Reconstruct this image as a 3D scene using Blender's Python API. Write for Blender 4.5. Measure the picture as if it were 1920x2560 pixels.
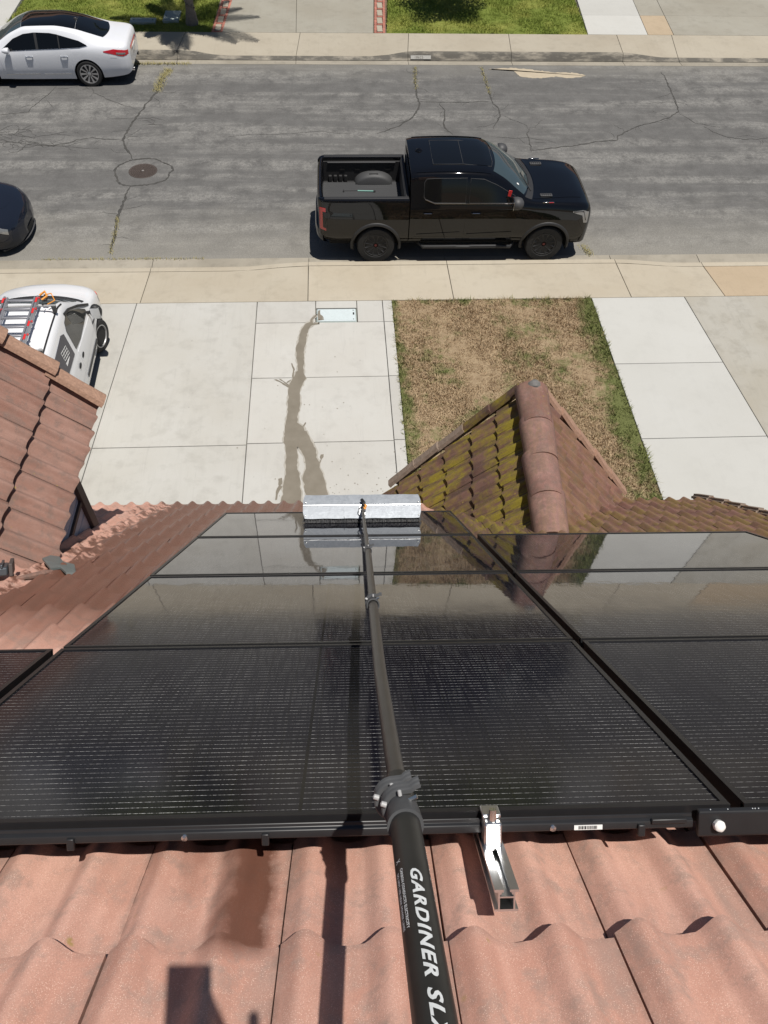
import bpy, bmesh, math, random
import numpy as np
from mathutils import Matrix, Vector

for o in list(bpy.data.objects):
    bpy.data.objects.remove(o, do_unlink=True)
scene = bpy.context.scene
COL = scene.collection
random.seed(7)
RNG = np.random.default_rng(11)

# ------------------------------------------------------------------ camera
CAM_H = 10.03
cam_data = bpy.data.cameras.new("camera")
cam = bpy.data.objects.new("camera", cam_data)
COL.objects.link(cam)
cam_data.sensor_fit = 'VERTICAL'
cam_data.sensor_height = 36.0
cam_data.lens = 36.0 * 0.7511913706274711
cam_data.clip_start = 0.02
cam_data.clip_end = 2000.0
CR = ((0.9982082081462915, 0.02680724756128843, -0.053495277058423815),
      (-0.05402665989314037, 0.7880696128169395, -0.6132107348826746),
      (0.025719510301727498, 0.6150021600228301, 0.788105862151204))
CAM_M = Matrix([[CR[0][0], CR[0][1], CR[0][2], 0.0],
                [CR[1][0], CR[1][1], CR[1][2], 0.0],
                [CR[2][0], CR[2][1], CR[2][2], CAM_H],
                [0, 0, 0, 1]])
cam.matrix_world = CAM_M
scene.camera = cam
scene.render.resolution_x = 768
scene.render.resolution_y = 1024

# ------------------------------------------------------------------ sky, sun, exposure
SUN_DIR = Vector((0.165, -0.130, 0.978)).normalized()
SUN_ELEV = math.asin(SUN_DIR.z)
SUN_AZ = math.atan2(SUN_DIR.x, SUN_DIR.y)
world = bpy.data.worlds.new("World")
scene.world = world
world.use_nodes = True
wn = world.node_tree
wn.nodes.clear()
w_out = wn.nodes.new("ShaderNodeOutputWorld")
w_bg = wn.nodes.new("ShaderNodeBackground")
w_sky = wn.nodes.new("ShaderNodeTexSky")
w_sky.sky_type = 'NISHITA'
w_sky.sun_disc = False
w_sky.sun_elevation = SUN_ELEV
w_sky.sun_rotation = SUN_AZ
w_sky.air_density = 0.85
w_sky.dust_density = 0.5
w_bg.inputs["Strength"].default_value = 0.05
wn.links.new(w_sky.outputs[0], w_bg.inputs[0])
wn.links.new(w_bg.outputs[0], w_out.inputs[0])
sun_data = bpy.data.lights.new("sun", 'SUN')
sun_data.energy = 5.0
sun_data.angle = math.radians(0.5)
sun_data.color = (1.0, 0.955, 0.89)
sun = bpy.data.objects.new("sun", sun_data)
COL.objects.link(sun)
sun.rotation_euler = SUN_DIR.to_track_quat('Z', 'Y').to_euler()
sun.location = (3, -3, 30)
scene.view_settings.view_transform = 'Standard'
scene.view_settings.look = 'None'
scene.view_settings.exposure = 0.0
scene.view_settings.gamma = 1.0
scene.view_settings.use_curve_mapping = False

# ------------------------------------------------------------------ mesh helpers
class MB:
    """collects geometry for ONE mesh object"""
    def __init__(self):
        self.v, self.f, self.m, self.mi = [], [], [], 0
    def add(self, vs, fs):
        b = len(self.v)
        self.v.extend([tuple(map(float, p)) for p in vs])
        self.f.extend([tuple(i + b for i in f) for f in fs])
        self.m.extend([self.mi] * len(fs))
        return self
    def box(self, c, s, R=None, taper=1.0):
        hx, hy, hz = s[0] / 2, s[1] / 2, s[2] / 2
        ps = []
        for dz in (-1, 1):
            k = taper if dz > 0 else 1.0
            for dx, dy in ((-1, -1), (1, -1), (1, 1), (-1, 1)):
                p = Vector((dx * hx * k, dy * hy * k, dz * hz))
                if R is not None:
                    p = R @ p
                ps.append((p.x + c[0], p.y + c[1], p.z + c[2]))
        return self.add(ps, [(3, 2, 1, 0), (4, 5, 6, 7), (0, 1, 5, 4), (1, 2, 6, 5), (2, 3, 7, 6), (3, 0, 4, 7)])
    def prism(self, poly, z0, z1):
        n = len(poly)
        vs = [(x, y, z0) for x, y in poly] + [(x, y, z1) for x, y in poly]
        fs = [tuple(range(n - 1, -1, -1)), tuple(range(n, 2 * n))]
        fs += [(i, (i + 1) % n, n + (i + 1) % n, n + i) for i in range(n)]
        return self.add(vs, fs)
    def extrude(self, prof, p0, p1, ux, uy):
        """closed 2d profile swept straight from p0 to p1"""
        p0, p1, ux, uy = Vector(p0), Vector(p1), Vector(ux), Vector(uy)
        n = len(prof)
        vs = [p0 + ux * a + uy * b for a, b in prof] + [p1 + ux * a + uy * b for a, b in prof]
        fs = [tuple(range(n - 1, -1, -1)), tuple(range(n, 2 * n))]
        fs += [(i, (i + 1) % n, n + (i + 1) % n, n + i) for i in range(n)]
        return self.add(vs, fs)
    def tube(self, path, r, n=10, caps=True, closed=False):
        path = [Vector(p) for p in path]
        k = len(path)
        rs = r if hasattr(r, '__len__') else [r] * k
        vs, up = [], None
        for i, p in enumerate(path):
            if closed:
                d = path[(i + 1) % k] - path[(i - 1) % k]
            else:
                d = path[min(i + 1, k - 1)] - path[max(i - 1, 0)]
            d.normalize()
            if up is None:
                up = Vector((0, 0, 1)) if abs(d.z) < 0.9 else Vector((1, 0, 0))
            a = d.cross(up).normalized()
            up = a.cross(d).normalized()
            for j in range(n):
                t = 2 * math.pi * j / n
                vs.append(p + (a * math.cos(t) + up * math.sin(t)) * rs[i])
        fs = []
        for i in range(k if closed else k - 1):
            i2 = (i + 1) % k
            for j in range(n):
                j2 = (j + 1) % n
                fs.append((i * n + j, i * n + j2, i2 * n + j2, i2 * n + j))
        if caps and not closed:
            fs.append(tuple(range(n - 1, -1, -1)))
            fs.append(tuple(range((k - 1) * n, k * n)))
        return self.add(vs, fs)
    def lathe(self, prof, c, axis, n=28):
        """prof: (radius, height along axis)"""
        ax = Vector(axis).normalized()
        a = ax.orthogonal().normalized()
        b = ax.cross(a)
        c = Vector(c)
        vs, fs, k = [], [], len(prof)
        for r, h in prof:
            for j in range(n):
                t = 2 * math.pi * j / n
                vs.append(c + ax * h + (a * math.cos(t) + b * math.sin(t)) * r)
        for i in range(k - 1):
            for j in range(n):
                j2 = (j + 1) % n
                fs.append((i * n + j, i * n + j2, (i + 1) * n + j2, (i + 1) * n + j))
        if prof[0][0] > 1e-5:
            fs.append(tuple(range(n - 1, -1, -1)))
        if prof[-1][0] > 1e-5:
            fs.append(tuple(range((k - 1) * n, k * n)))
        return self.add(vs, fs)
    def grid(self, rows, flip=False, closed=False):
        nr, nc = len(rows), len(rows[0])
        vs = [p for r in rows for p in r]
        fs = []
        for i in range(nr - 1):
            for j in range(nc if closed else nc - 1):
                j2 = (j + 1) % nc
                q = (i * nc + j, i * nc + j2, (i + 1) * nc + j2, (i + 1) * nc + j)
                fs.append(q[::-1] if flip else q)
        return self.add(vs, fs)
    def mesh(self, name, mats, smooth=False, angle=None):
        me = bpy.data.meshes.new(name)
        me.from_pydata(self.v, [], self.f)
        if not isinstance(mats, (list, tuple)):
            mats = [mats]
        for m in mats:
            me.materials.append(m)
        if len(mats) > 1:
            me.polygons.foreach_set("material_index", self.m)
        if smooth:
            me.polygons.foreach_set("use_smooth", [True] * len(me.polygons))
        me.validate()
        me.update()
        if smooth and angle is not None:
            me.set_sharp_from_angle(angle=math.radians(angle))
        return me
    def build(self, name, mats, parent=None, smooth=False, angle=35, bevel=0.0, seg=2, fixn=False):
        me = self.mesh(name, mats, smooth or bevel > 0, angle if (smooth or bevel > 0) else None)
        if fixn:
            bm = bmesh.new(); bm.from_mesh(me)
            bmesh.ops.recalc_face_normals(bm, faces=bm.faces)
            bm.to_mesh(me); bm.free()
        o = bpy.data.objects.new(name, me)
        COL.objects.link(o)
        if parent is not None:
            o.parent = parent
        if bevel > 0:
            md = o.modifiers.new("bevel", 'BEVEL')
            md.width = bevel
            md.segments = seg
            md.limit_method = 'ANGLE'
            md.angle_limit = math.radians(40)
        return o

def empty(name, loc=(0, 0, 0), rz=0.0, mat=None):
    o = bpy.data.objects.new(name, None)
    COL.objects.link(o)
    o.empty_display_size = 0.2
    if mat is not None:
        o.matrix_world = mat
    else:
        o.location = loc
        o.rotation_euler = (0, 0, rz)
    return o

def tag(o, label=None, cat=None, group=None, kind=None):
    if label: o["label"] = label
    if cat: o["category"] = cat
    if group: o["group"] = group
    if kind: o["kind"] = kind
    return o

def inst(name, mesh, parent=None, mat=None):
    o = bpy.data.objects.new(name, mesh)
    COL.objects.link(o)
    if parent is not None:
        o.parent = parent
    if mat is not None:
        o.matrix_basis = mat
    return o

def pchip(xk, yk, x):
    xk, yk, x = np.asarray(xk, float), np.asarray(yk, float), np.asarray(x, float)
    h = np.diff(xk); dl = np.diff(yk) / h
    m = np.zeros_like(yk)
    m[0], m[-1] = dl[0], dl[-1]
    for i in range(1, len(xk) - 1):
        if dl[i - 1] * dl[i] > 0:
            w1, w2 = 2 * h[i] + h[i - 1], h[i] + 2 * h[i - 1]
            m[i] = (w1 + w2) / (w1 / dl[i - 1] + w2 / dl[i])
    i = np.clip(np.searchsorted(xk, x) - 1, 0, len(xk) - 2)
    t = np.clip((x - xk[i]) / h[i], 0, 1)
    return ((1 + 2 * t) * (1 - t) ** 2 * yk[i] + t * (1 - t) ** 2 * h[i] * m[i]
            + t * t * (3 - 2 * t) * yk[i + 1] + t * t * (t - 1) * h[i] * m[i + 1])

# ------------------------------------------------------------------ material helpers
class NT:
    def __init__(self, name):
        self.mat = bpy.data.materials.new(name)
        self.mat.use_nodes = True
        self.t = self.mat.node_tree
        self.t.nodes.clear()
        self.out = self.t.nodes.new("ShaderNodeOutputMaterial")
        self.p = self.t.nodes.new("ShaderNodeBsdfPrincipled")
        self.t.links.new(self.p.outputs[0], self.out.inputs[0])
    def n(self, typ, **kw):
        nd = self.t.nodes.new("ShaderNode" + typ)
        for k, v in kw.items():
            setattr(nd, k, v)
        return nd
    def link(self, a, b):
        self.t.links.new(a, b)
    def setp(self, **kw):
        names = dict(col="Base Color", rough="Roughness", metal="Metallic", ior="IOR", coat="Coat Weight",
                     coat_rough="Coat Roughness", spec="Specular IOR Level", trans="Transmission Weight", alpha="Alpha",
                     sheen="Sheen Weight", normal="Normal", sub="Subsurface Weight")
        for k, v in kw.items():
            s = self.p.inputs[names[k]]
            if hasattr(v, "is_output") or isinstance(v, bpy.types.NodeSocket):
                self.link(v, s)
            elif k == "col":
                s.default_value = (*v[:3], 1.0)
            else:
                s.default_value = v
        return self
    def pos(self):
        return self.n("NewGeometry").outputs["Position"]
    def obj(self):
        return self.n("TexCoord").outputs["Object"]
    def rand(self):
        return self.n("ObjectInfo").outputs["Random"]
    def val(self, s, k, v):
        if isinstance(v, bpy.types.NodeSocket): self.link(v, s.inputs[k])
        else: s.inputs[k].default_value = v
    def mapping(self, vec, scale=(1, 1, 1), loc=(0, 0, 0), rot=(0, 0, 0)):
        m = self.n("Mapping")
        self.link(vec, m.inputs[0])
        m.inputs["Scale"].default_value = scale
        m.inputs["Location"].default_value = loc
        m.inputs["Rotation"].default_value = rot
        return m.outputs[0]
    def noise(self, vec, scale=5.0, detail=4.0, rough=0.55, dist=0.0):
        nd = self.n("TexNoise")
        self.link(vec, nd.inputs["Vector"])
        nd.inputs["Scale"].default_value = scale
        nd.inputs["Detail"].default_value = detail
        nd.inputs["Roughness"].default_value = rough
        nd.inputs["Distortion"].default_value = dist
        return nd.outputs["Fac"]
    def voro(self, vec, scale, feature='F1', out="Distance"):
        nd = self.n("TexVoronoi", feature=feature)
        self.link(vec, nd.inputs["Vector"])
        nd.inputs["Scale"].default_value = scale
        return nd.outputs[out]
    def ramp(self, fac, stops, interp='LINEAR'):
        nd = self.n("ValToRGB")
        self.link(fac, nd.inputs[0])
        cr = nd.color_ramp
        cr.interpolation = interp
        while len(cr.elements) < len(stops):
            cr.elements.new(0.5)
        for e, (p, c) in zip(cr.elements, stops):
            e.position = p
            e.color = (*c[:3], 1.0) if hasattr(c, '__len__') else (c, c, c, 1.0)
        return nd.outputs[0]
    def mix(self, fac, a, b, mode='MIX'):
        nd = self.n("Mix", data_type='RGBA', blend_type=mode)
        self.val(nd, 0, fac)
        for s, v in ((6, a), (7, b)):
            if isinstance(v, bpy.types.NodeSocket): self.link(v, nd.inputs[s])
            else: nd.inputs[s].default_value = (*v[:3], 1.0) if hasattr(v, '__len__') else (v, v, v, 1.0)
        return nd.outputs[2]
    def math(self, op, a, b=0.0, c=None, clamp=False):
        nd = self.n("Math", operation=op, use_clamp=clamp)
        self.val(nd, 0, a)
        self.val(nd, 1, b)
        if c is not None: self.val(nd, 2, c)
        return nd.outputs[0]
    def maprange(self, v, a, b, c=0.0, d=1.0, smooth=False):
        nd = self.n("MapRange")
        if smooth: nd.interpolation_type = 'SMOOTHSTEP'
        self.link(v, nd.inputs[0])
        for i, q in enumerate((a, b, c, d)): nd.inputs[1 + i].default_value = q
        return nd.outputs[0]
    def sep(self, v):
        nd = self.n("SeparateXYZ")
        self.link(v, nd.inputs[0])
        return nd.outputs
    def bump(self, h, strength=0.3, dist=0.01, normal=None):
        nd = self.n("Bump")
        self.link(h, nd.inputs["Height"])
        nd.inputs["Strength"].default_value = strength
        nd.inputs["Distance"].default_value = dist
        if normal is not None: self.link(normal, nd.inputs["Normal"])
        self.link(nd.outputs[0], self.p.inputs["Normal"])
        return nd.outputs[0]

def simple(name, col, rough=0.5, metal=0.0, coat=0.0, var=0.0, scale=30.0, bump=0.0, spec=0.5):
    n = NT(name)
    n.setp(col=col, rough=rough, metal=metal, coat=coat, spec=spec)
    if var > 0 or bump > 0:
        f = n.noise(n.obj(), scale, 5.0, 0.6)
        if var > 0:
            n.setp(col=n.mix(f, tuple(c * (1 - var) for c in col), tuple(min(1, c * (1 + var)) for c in col)))
        if bump > 0:
            n.bump(f, bump, 0.004)
    return n.mat

MAT = {}
def concrete(name, base, warm, stain=0.5, joint=0.0):
    n = NT(name)
    P = n.pos()
    big = n.noise(P, 0.55, 5.0, 0.6)
    mid = n.noise(P, 3.1, 6.0, 0.65)
    fine = n.noise(P, 75.0, 3.0, 0.6)
    streak = n.noise(n.mapping(P, (9.0, 0.6, 1.0), rot=(0, 0, 0.15)), 1.3, 4.0, 0.6)
    c = n.mix(n.maprange(big, 0.35, 0.68), base, warm)
    c = n.mix(n.math('MULTIPLY', n.maprange(mid, 0.5, 0.78), stain), c, tuple(x * 0.72 for x in warm))
    c = n.mix(n.math('MULTIPLY', n.maprange(streak, 0.56, 0.75), 0.35 * stain), c, tuple(x * 0.68 for x in base))
    c = n.mix(n.maprange(fine, 0.3, 0.7, 0.0, 0.16), c, tuple(x * 0.6 for x in base))
    spots = n.math('MULTIPLY', n.maprange(n.voro(P, 3.1), .035, .015), n.maprange(n.noise(P, 1.7, 2, .5), .48, .58))
    c = n.mix(n.math('MULTIPLY', spots, .75), c, (0.10, 0.09, 0.075))
    arc = n.noise(n.mapping(P, (16.0, 1.1, 1.0), rot=(0, 0, -.12)), 1.0, 3.0, 0.6, 1.2)
    c = n.mix(n.math('MULTIPLY', n.math('MULTIPLY', n.maprange(arc, .60, .72), n.maprange(n.noise(P, .8, 3, .5), .45, .6)), .5 * stain), c, tuple(x * .6 for x in base))
    rv = n.maprange(n.rand(), 0.0, 1.0, 0.93, 1.04)
    c = n.mix(1.0, c, n.n("CombineColor").outputs[0], 'MIX') if False else c
    h = n.n("HueSaturation"); n.link(c, h.inputs["Color"]); n.link(rv, h.inputs["Value"])
    n.setp(col=h.outputs[0], rough=0.85, spec=0.3)
    n.bump(n.math('ADD', fine, n.math('MULTIPLY', mid, 1.5)), 0.25, 0.004)
    return n.mat
MAT['drive'] = concrete("driveway_concrete", (0.475, 0.468, 0.44), (0.438, 0.423, 0.388), 0.45)
MAT['drive_left'] = concrete("driveway_worn_concrete", (0.46, 0.452, 0.422), (0.418, 0.402, 0.362), 0.6)
MAT['walk'] = concrete("walkway_concrete", (0.485, 0.482, 0.455), (0.46, 0.455, 0.425), 0.2)
MAT['sidewalk'] = concrete("sidewalk_concrete", (0.445, 0.400, 0.320), (0.40, 0.35, 0.27), 0.45)
MAT['far_walk'] = concrete("far_sidewalk_concrete", (0.385, 0.348, 0.28), (0.345, 0.305, 0.24), 0.45)
MAT['far_drive'] = concrete("far_driveway_concrete", (0.315, 0.30, 0.255), (0.275, 0.255, 0.21), 0.5)
MAT['gutter'] = concrete("gutter_concrete", (0.34, 0.31, 0.255), (0.26, 0.235, 0.19), 0.7)
MAT['nbr_drive'] = concrete("neighbour_driveway_concrete", (0.375, 0.36, 0.32), (0.33, 0.305, 0.25), 0.7)
MAT['tan_slab'] = concrete("tan_slab_concrete", (0.42, 0.335, 0.235), (0.385, 0.305, 0.21), 0.4)

def kerb_mat():
    n = NT("kerb_concrete")
    P = n.pos()
    mid = n.noise(n.mapping(P, (1.2, 1, 6)), 1.6, 6.0, 0.65)
    fine = n.noise(P, 60.0, 3.0, 0.6)
    c = n.mix(n.maprange(mid, 0.36, 0.56), (0.30, 0.27, 0.22), (0.10, 0.093, 0.08))
    c = n.mix(n.maprange(fine, 0.3, 0.7, 0.0, 0.2), c, (0.2, 0.18, 0.15))
    n.setp(col=c, rough=0.85, spec=0.3)
    n.bump(fine, 0.25, 0.004)
    return n.mat
MAT['kerb'] = kerb_mat()

def asphalt():
    n = NT("asphalt")
    P = n.pos()
    s = n.sep(P)
    streak = n.noise(n.mapping(P, (0.055, 1.0, 1.0)), 1.3, 6.0, 0.62)
    streak2 = n.noise(n.mapping(P, (0.22, 1.9, 1.0), loc=(4, 2, 0)), 1.0, 5.0, 0.6)
    mid = n.noise(P, 1.9, 7.0, 0.68)
    grit = n.noise(P, 42.0, 3.0, 0.7)
    spk = n.voro(P, 34.0)
    base = n.mix(n.maprange(mid, 0.3, 0.72), (0.098, 0.096, 0.093), (0.152, 0.149, 0.144))
    worn = n.math('MULTIPLY', n.maprange(n.math('ADD', n.math('MULTIPLY', streak, 0.6), n.math('MULTIPLY', streak2, 0.5)), 0.515, 0.625), n.math('MULTIPLY', n.maprange(mid, 0.36, 0.56), n.maprange(n.noise(P, 13.0, 5.0, 0.75), 0.32, 0.54)))
    base = n.mix(n.math('MULTIPLY', worn, 0.80), base, (0.255, 0.248, 0.232))
    # pale dust along both gutters
    wob = n.math('MULTIPLY', n.math('SUBTRACT', n.noise(n.mapping(P, (0.5, 1, 1)), 1.4, 6, 0.65), 0.5), 2.2)
    yn = n.math('ADD', s[1], wob)
    near = n.maprange(yn, 17.3, 15.0)
    far = n.maprange(yn, 23.9, 25.0)
    dust = n.math('MULTIPLY', n.math('MAXIMUM', near, n.math('MULTIPLY', far, 0.55)), 0.72)
    base = n.mix(dust, base, (0.29, 0.275, 0.24))
    light = n.math('MULTIPLY', n.maprange(spk, 0.24, 0.08), n.math('ADD', 0.22, n.math('MULTIPLY', worn, 0.7)))
    base = n.mix(light, base, (0.48, 0.465, 0.43))
    base = n.mix(n.maprange(grit, 0.35, 0.65, 0.0, 0.42), base, (0.068, 0.066, 0.063))
    n.setp(col=base, rough=0.9, spec=0.25)
    n.bump(n.math('ADD', grit, n.math('MULTIPLY', spk, 0.6)), 0.6, 0.006)
    return n.mat
MAT['asphalt'] = asphalt()
MAT['tar'] = simple("crack_filler", (0.052, 0.050, 0.046), 0.9, var=0.6, scale=9)
MAT['joint'] = simple("joint_dirt", (0.13, 0.115, 0.09), 0.95, var=0.5, scale=6)
MAT['soil'] = simple("soil", (0.16, 0.115, 0.075), 0.95, var=0.4, scale=4)
MAT['sand'] = simple("sand_silt", (0.40, 0.34, 0.25), 0.95, var=0.2, scale=5)

def wetmat():
    n = NT("wet_concrete")
    P = n.pos()
    f = n.noise(P, 5.0, 5.0, 0.6)
    c = n.mix(f, (0.165, 0.145, 0.112), (0.215, 0.19, 0.15))
    n.setp(col=c, rough=n.maprange(f, 0.3, 0.7, 0.3, 0.6), spec=0.5)
    n.bump(n.noise(P, 60, 3, 0.6), 0.15, 0.003)
    return n.mat
MAT['wet'] = wetmat()

def lawn_mats(prefix, green, green2, dry, dry2, drymask):
    """soil sheet + blades share the same patches of dry and green"""
    out = []
    for nm, k in (("_turf", 0.72), ("_blades", 1.05)):
        n = NT(prefix + nm)
        P = n.pos()
        s = n.sep(P)
        m = drymask(n, P, s)
        v = n.noise(P, 9.0, 3.0, 0.6)
        v2 = n.noise(P, 60.0, 2.0, 0.6)
        g = n.mix(v2, green, green2)
        d = n.mix(n.maprange(n.math('ADD', n.math('MULTIPLY', v, .5), n.math('MULTIPLY', v2, .5)), 0.35, 0.65), dry, dry2)
        c = n.mix(m, g, d)
        h = n.n("HueSaturation"); n.link(c, h.inputs["Color"]); h.inputs["Value"].default_value = k
        n.setp(col=h.outputs[0], rough=0.8, spec=0.2)
        if nm == "_turf":
            n.bump(v2, 0.8, 0.02)
        out.append(n.mat)
    return out
def near_mask(n, P, s):
    f = n.math('ADD', n.math('MULTIPLY', n.noise(P, 1.3, 6.0, 0.7), .62), n.math('MULTIPLY', n.noise(P, 7.0, 4.0, 0.7), .38))
    e = n.math('MAXIMUM', n.maprange(s[0], 4.75, 5.2, 0, 0.17), n.maprange(s[0], 1.42, 1.15, 0, 0.15))
    e = n.math('MAXIMUM', e, n.maprange(s[1], 12.9, 13.2, 0, 0.09))
    return n.maprange(n.math('ADD', f, e), 0.645, 0.515)
def far_mask(n, P, s):
    f = n.noise(P, 0.7, 5.0, 0.62)
    return n.maprange(f, 0.46, 0.70, 0.0, 0.75)
MAT['near_turf'], MAT['near_blades'] = lawn_mats("dry_lawn", (0.22, 0.235, 0.085), (0.13, 0.15, 0.05), (0.50, 0.385, 0.245), (0.35, 0.25, 0.155), near_mask)
MAT['far_turf'], MAT['far_blades'] = lawn_mats("green_lawn", (0.25, 0.30, 0.06), (0.16, 0.21, 0.038), (0.46, 0.43, 0.12), (0.35, 0.34, 0.085), far_mask)
MAT['weed'] = simple("weed_yellow", (0.33, 0.29, 0.12), 0.8, var=0.5, scale=8)

# ================================================================== SETTING: ground, road, pavements
MB().grid([[(-400, -200, -0.06), (400, -200, -0.06)], [(-400, 800, -0.06), (400, 800, -0.06)]]).build("ground", MAT['soil'])["kind"] = "structure"
road = MB().grid([[(x, y, 0.02 * (1 - ((y - 19.97) / 5.0) ** 2)) for x in np.linspace(-70, 70, 15)] for y in np.linspace(14.98, 24.97, 25)]).build("road", MAT['asphalt'], smooth=True)
road["kind"] = "structure"
def road_z(y):
    return 0.02 * (1 - ((y - 19.97) / 5.0) ** 2)

def ramp_h(x, pts):
    return float(np.interp(x, [p[0] for p in pts], [p[1] for p in pts]))
NEAR_K = [(-30, .03), (-2.3, .03), (-1.9, .04), (-1.0, .125), (-0.6, .14), (6.1, .14), (6.5, .125), (7.4, .04), (7.8, .03), (30, .03)]
FAR_K = [(-30, .19), (-4.5, .19), (-4.2, .18), (-3.5, .06), (-3.1, .04), (1.4, .04), (1.7, .07), (2.3, .18), (2.6, .19), (8.8, .19), (9.2, .18), (10.2, .05), (10.6, .04), (30, .04)]

def kerb_run(name, joints, ysign, y0, K, mat_g, mat_k, gutter_name):
    """y0: edge of the asphalt; ysign +1 = kerb lies at larger y"""
    s = ysign
    bed = MB().box((0, y0 + s * 0.3, -0.12), (60, 0.56, 0.1)).build(name, MAT['joint'])
    bed["kind"] = "structure"
    gap = 0.006
    for a, b in zip(joints[:-1], joints[1:]):
        xs = np.linspace(a + gap, b - gap, max(2, int((b - a) / 0.25) + 1))
        g, k = MB(), MB()
        rg, rk = [], []
        for x in xs:
            h = ramp_h(x, K)
            rg.append([(x, y0, 0.006), (x, y0 + s * 0.20, -0.002), (x, y0 + s * 0.315, -0.014), (x, y0 + s * 0.315, -0.07), (x, y0, -0.07)])
            rk.append([(x, y0 + s * 0.318, -0.06), (x, y0 + s * 0.318, 0.0), (x, y0 + s * (0.335 if s < 0 else 0.40), h * 0.72), (x, y0 + s * (0.35 if s < 0 else .45), h * 0.96),
                       (x, y0 + s * (0.39 if s < 0 else .47), h + 0.002), (x, y0 + s * 0.50, h + 0.004), (x, y0 + s * 0.50, -0.06)])
        for mb, rows, nm, mt in ((g, rg, gutter_name, mat_g), (k, rk, "kerb_section", mat_k)):
            mb.grid(rows, closed=True)
            n = len(rows[0])
            mb.add(rows[0], [tuple(range(n))]); mb.add(rows[-1], [tuple(range(n))])
            mb.build(nm, mt, bed, smooth=True, angle=30, fixn=True)
    return bed
NJ = [-14.0, -10.6, -7.4, -4.0, -0.6, 2.42, 6.18, 8.2, 11.6, 15.0]
FJ = [-16, -12.6, -9.2, -6.6, -4.6, -1.05, 2.36, 5.55, 9.05, 10.85, 14.2, 17.6]
kerb_run("near_kerb", NJ, -1, 15.0, NEAR_K, MAT['gutter'], MAT['sidewalk'], "gutter_section")
kerb_run("far_kerb", FJ, 1, 24.95, FAR_K, MAT['gutter'], MAT['kerb'], "gutter_section")

def slab(parent, c, mat, name="slab", gap=0.006, depth=0.12, zf=None, bevel=0.006):
    """c: four corners (x,y) counter-clockwise; zf(x,y) gives the top"""
    zf = zf or (lambda x, y: 0.2)
    cx = sum(p[0] for p in c) / 4; cy = sum(p[1] for p in c) / 4
    def ins(p, q0, q1):
        d0 = (Vector(q0) - Vector(p)).normalized(); d1 = (Vector(q1) - Vector(p)).normalized()
        return Vector(p) + (d0 + d1) * gap
    P = [ins(c[i], c[i - 1], c[(i + 1) % 4]) for i in range(4)]
    nx = max(1, int((P[1] - P[0]).length / 0.5)); 
    rows = []
    for t, A, B in ((0, P[0], P[1]), (1, P[3], P[2])):
        rows.append([A.lerp(B, i / nx) for i in range(nx + 1)])
    vs = []
    for dz in (0, -depth):
        for r in rows:
            vs += [(p.x - cx, p.y - cy, zf(p.x, p.y) + dz) for p in r]
    m = nx + 1
    fs = []
    for i in range(nx):
        fs.append((i, i + 1, m + i + 1, m + i))
        fs.append((2 * m + i, 3 * m + i, 3 * m + i + 1, 2 * m + i + 1))
        fs.append((i + 1, i, 2 * m + i, 2 * m + i + 1))
        fs.append((m + i, m + i + 1, 3 * m + i + 1, 3 * m + i))
    fs.append((0, m, 3 * m, 2 * m)); fs.append((m - 1, 3 * m - 1, 4 * m - 1, 2 * m - 1))
    o = MB().add(vs, fs).build(name, mat, parent, bevel=bevel, seg=1, fixn=True)
    o.location = (cx, cy, 0)
    return o

def bed(name, x0, x1, y0, y1, z=0.14):
    o = MB().box(((x0 + x1) / 2, (y0 + y1) / 2, z - 0.05), (x1 - x0, y1 - y0, 0.1)).build(name, MAT['joint'])
    o["kind"] = "structure"
    return o

# near pavement
YK, YS = 14.496, 13.19
pav = bed("near_pavement", -16, 16, YS, YK - .01, 0.02)
def near_z(x, y):
    h = ramp_h(x, NEAR_K) + 0.004
    t = (YK - y) / (YK - YS)
    return h + (0.2 - h) * min(1, max(0, t))
for a, b in zip(NJ[:-1], NJ[1:]):
    slab(pav, [(a, YS), (b, YS), (b, YK), (a, YK)], MAT['tan_slab'] if a == 8.2 else MAT['sidewalk'], zf=near_z, name="pavement_slab")
# far pavement
YF0, YF1 = 25.452, 26.78
fpav = bed("far_pavement", -18, 18, YF0 + .01, YF1, 0.03)
def far_z(x, y):
    h = ramp_h(x, FAR_K) + 0.004
    t = (y - YF0) / (YF1 - YF0)
    return h + (0.2 - h) * min(1, max(0, t))
for a, b in zip(FJ[:-1], FJ[1:]):
    slab(fpav, [(a, YF0), (b, YF0), (b + .12, YF1), (a + .12, YF1)], MAT['far_walk'], zf=far_z, name="pavement_slab")

# own driveway
HF = 4.3     # front of the house
drv = bed("driveway", -8.5, 1.13, HF, YS - .003)
def xl(y): return -4.06 - (13.19 - y) * 0.05
for y0, y1 in ((HF, 9.2), (9.2, YS)):
    slab(drv, [(xl(y0), y0), (-1.63, y0), (-1.63, y1), (xl(y1), y1)], MAT['drive_left'], name="driveway_slab")
for y0, y1 in ((HF, 9.15), (9.15, YS)):
    slab(drv, [(-6.7, y0), (xl(y0), y0), (xl(y1), y1), (-6.7, y1)], MAT['drive_left'], name="driveway_slab")
for y0, y1 in ((HF, 7.58), (7.58, 9.23), (9.23, 10.89), (10.89, 12.5)):
    slab(drv, [(-1.63, y0), (.93, y0), (.93, y1), (-1.63, y1)], MAT['drive'], name="driveway_slab")
slab(drv, [(-1.63, 12.5), (-.44, 12.5), (-.44, YS), (-1.63, YS)], MAT['drive'], name="driveway_slab")
slab(drv, [(.4, 12.5), (.93, 12.5), (.93, YS), (.4, YS)], MAT['drive'], name="driveway_slab")
slab(drv, [(-.44, 12.95), (.4, 12.95), (.4, YS), (-.44, YS)], MAT['drive'], name="driveway_slab")
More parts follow.
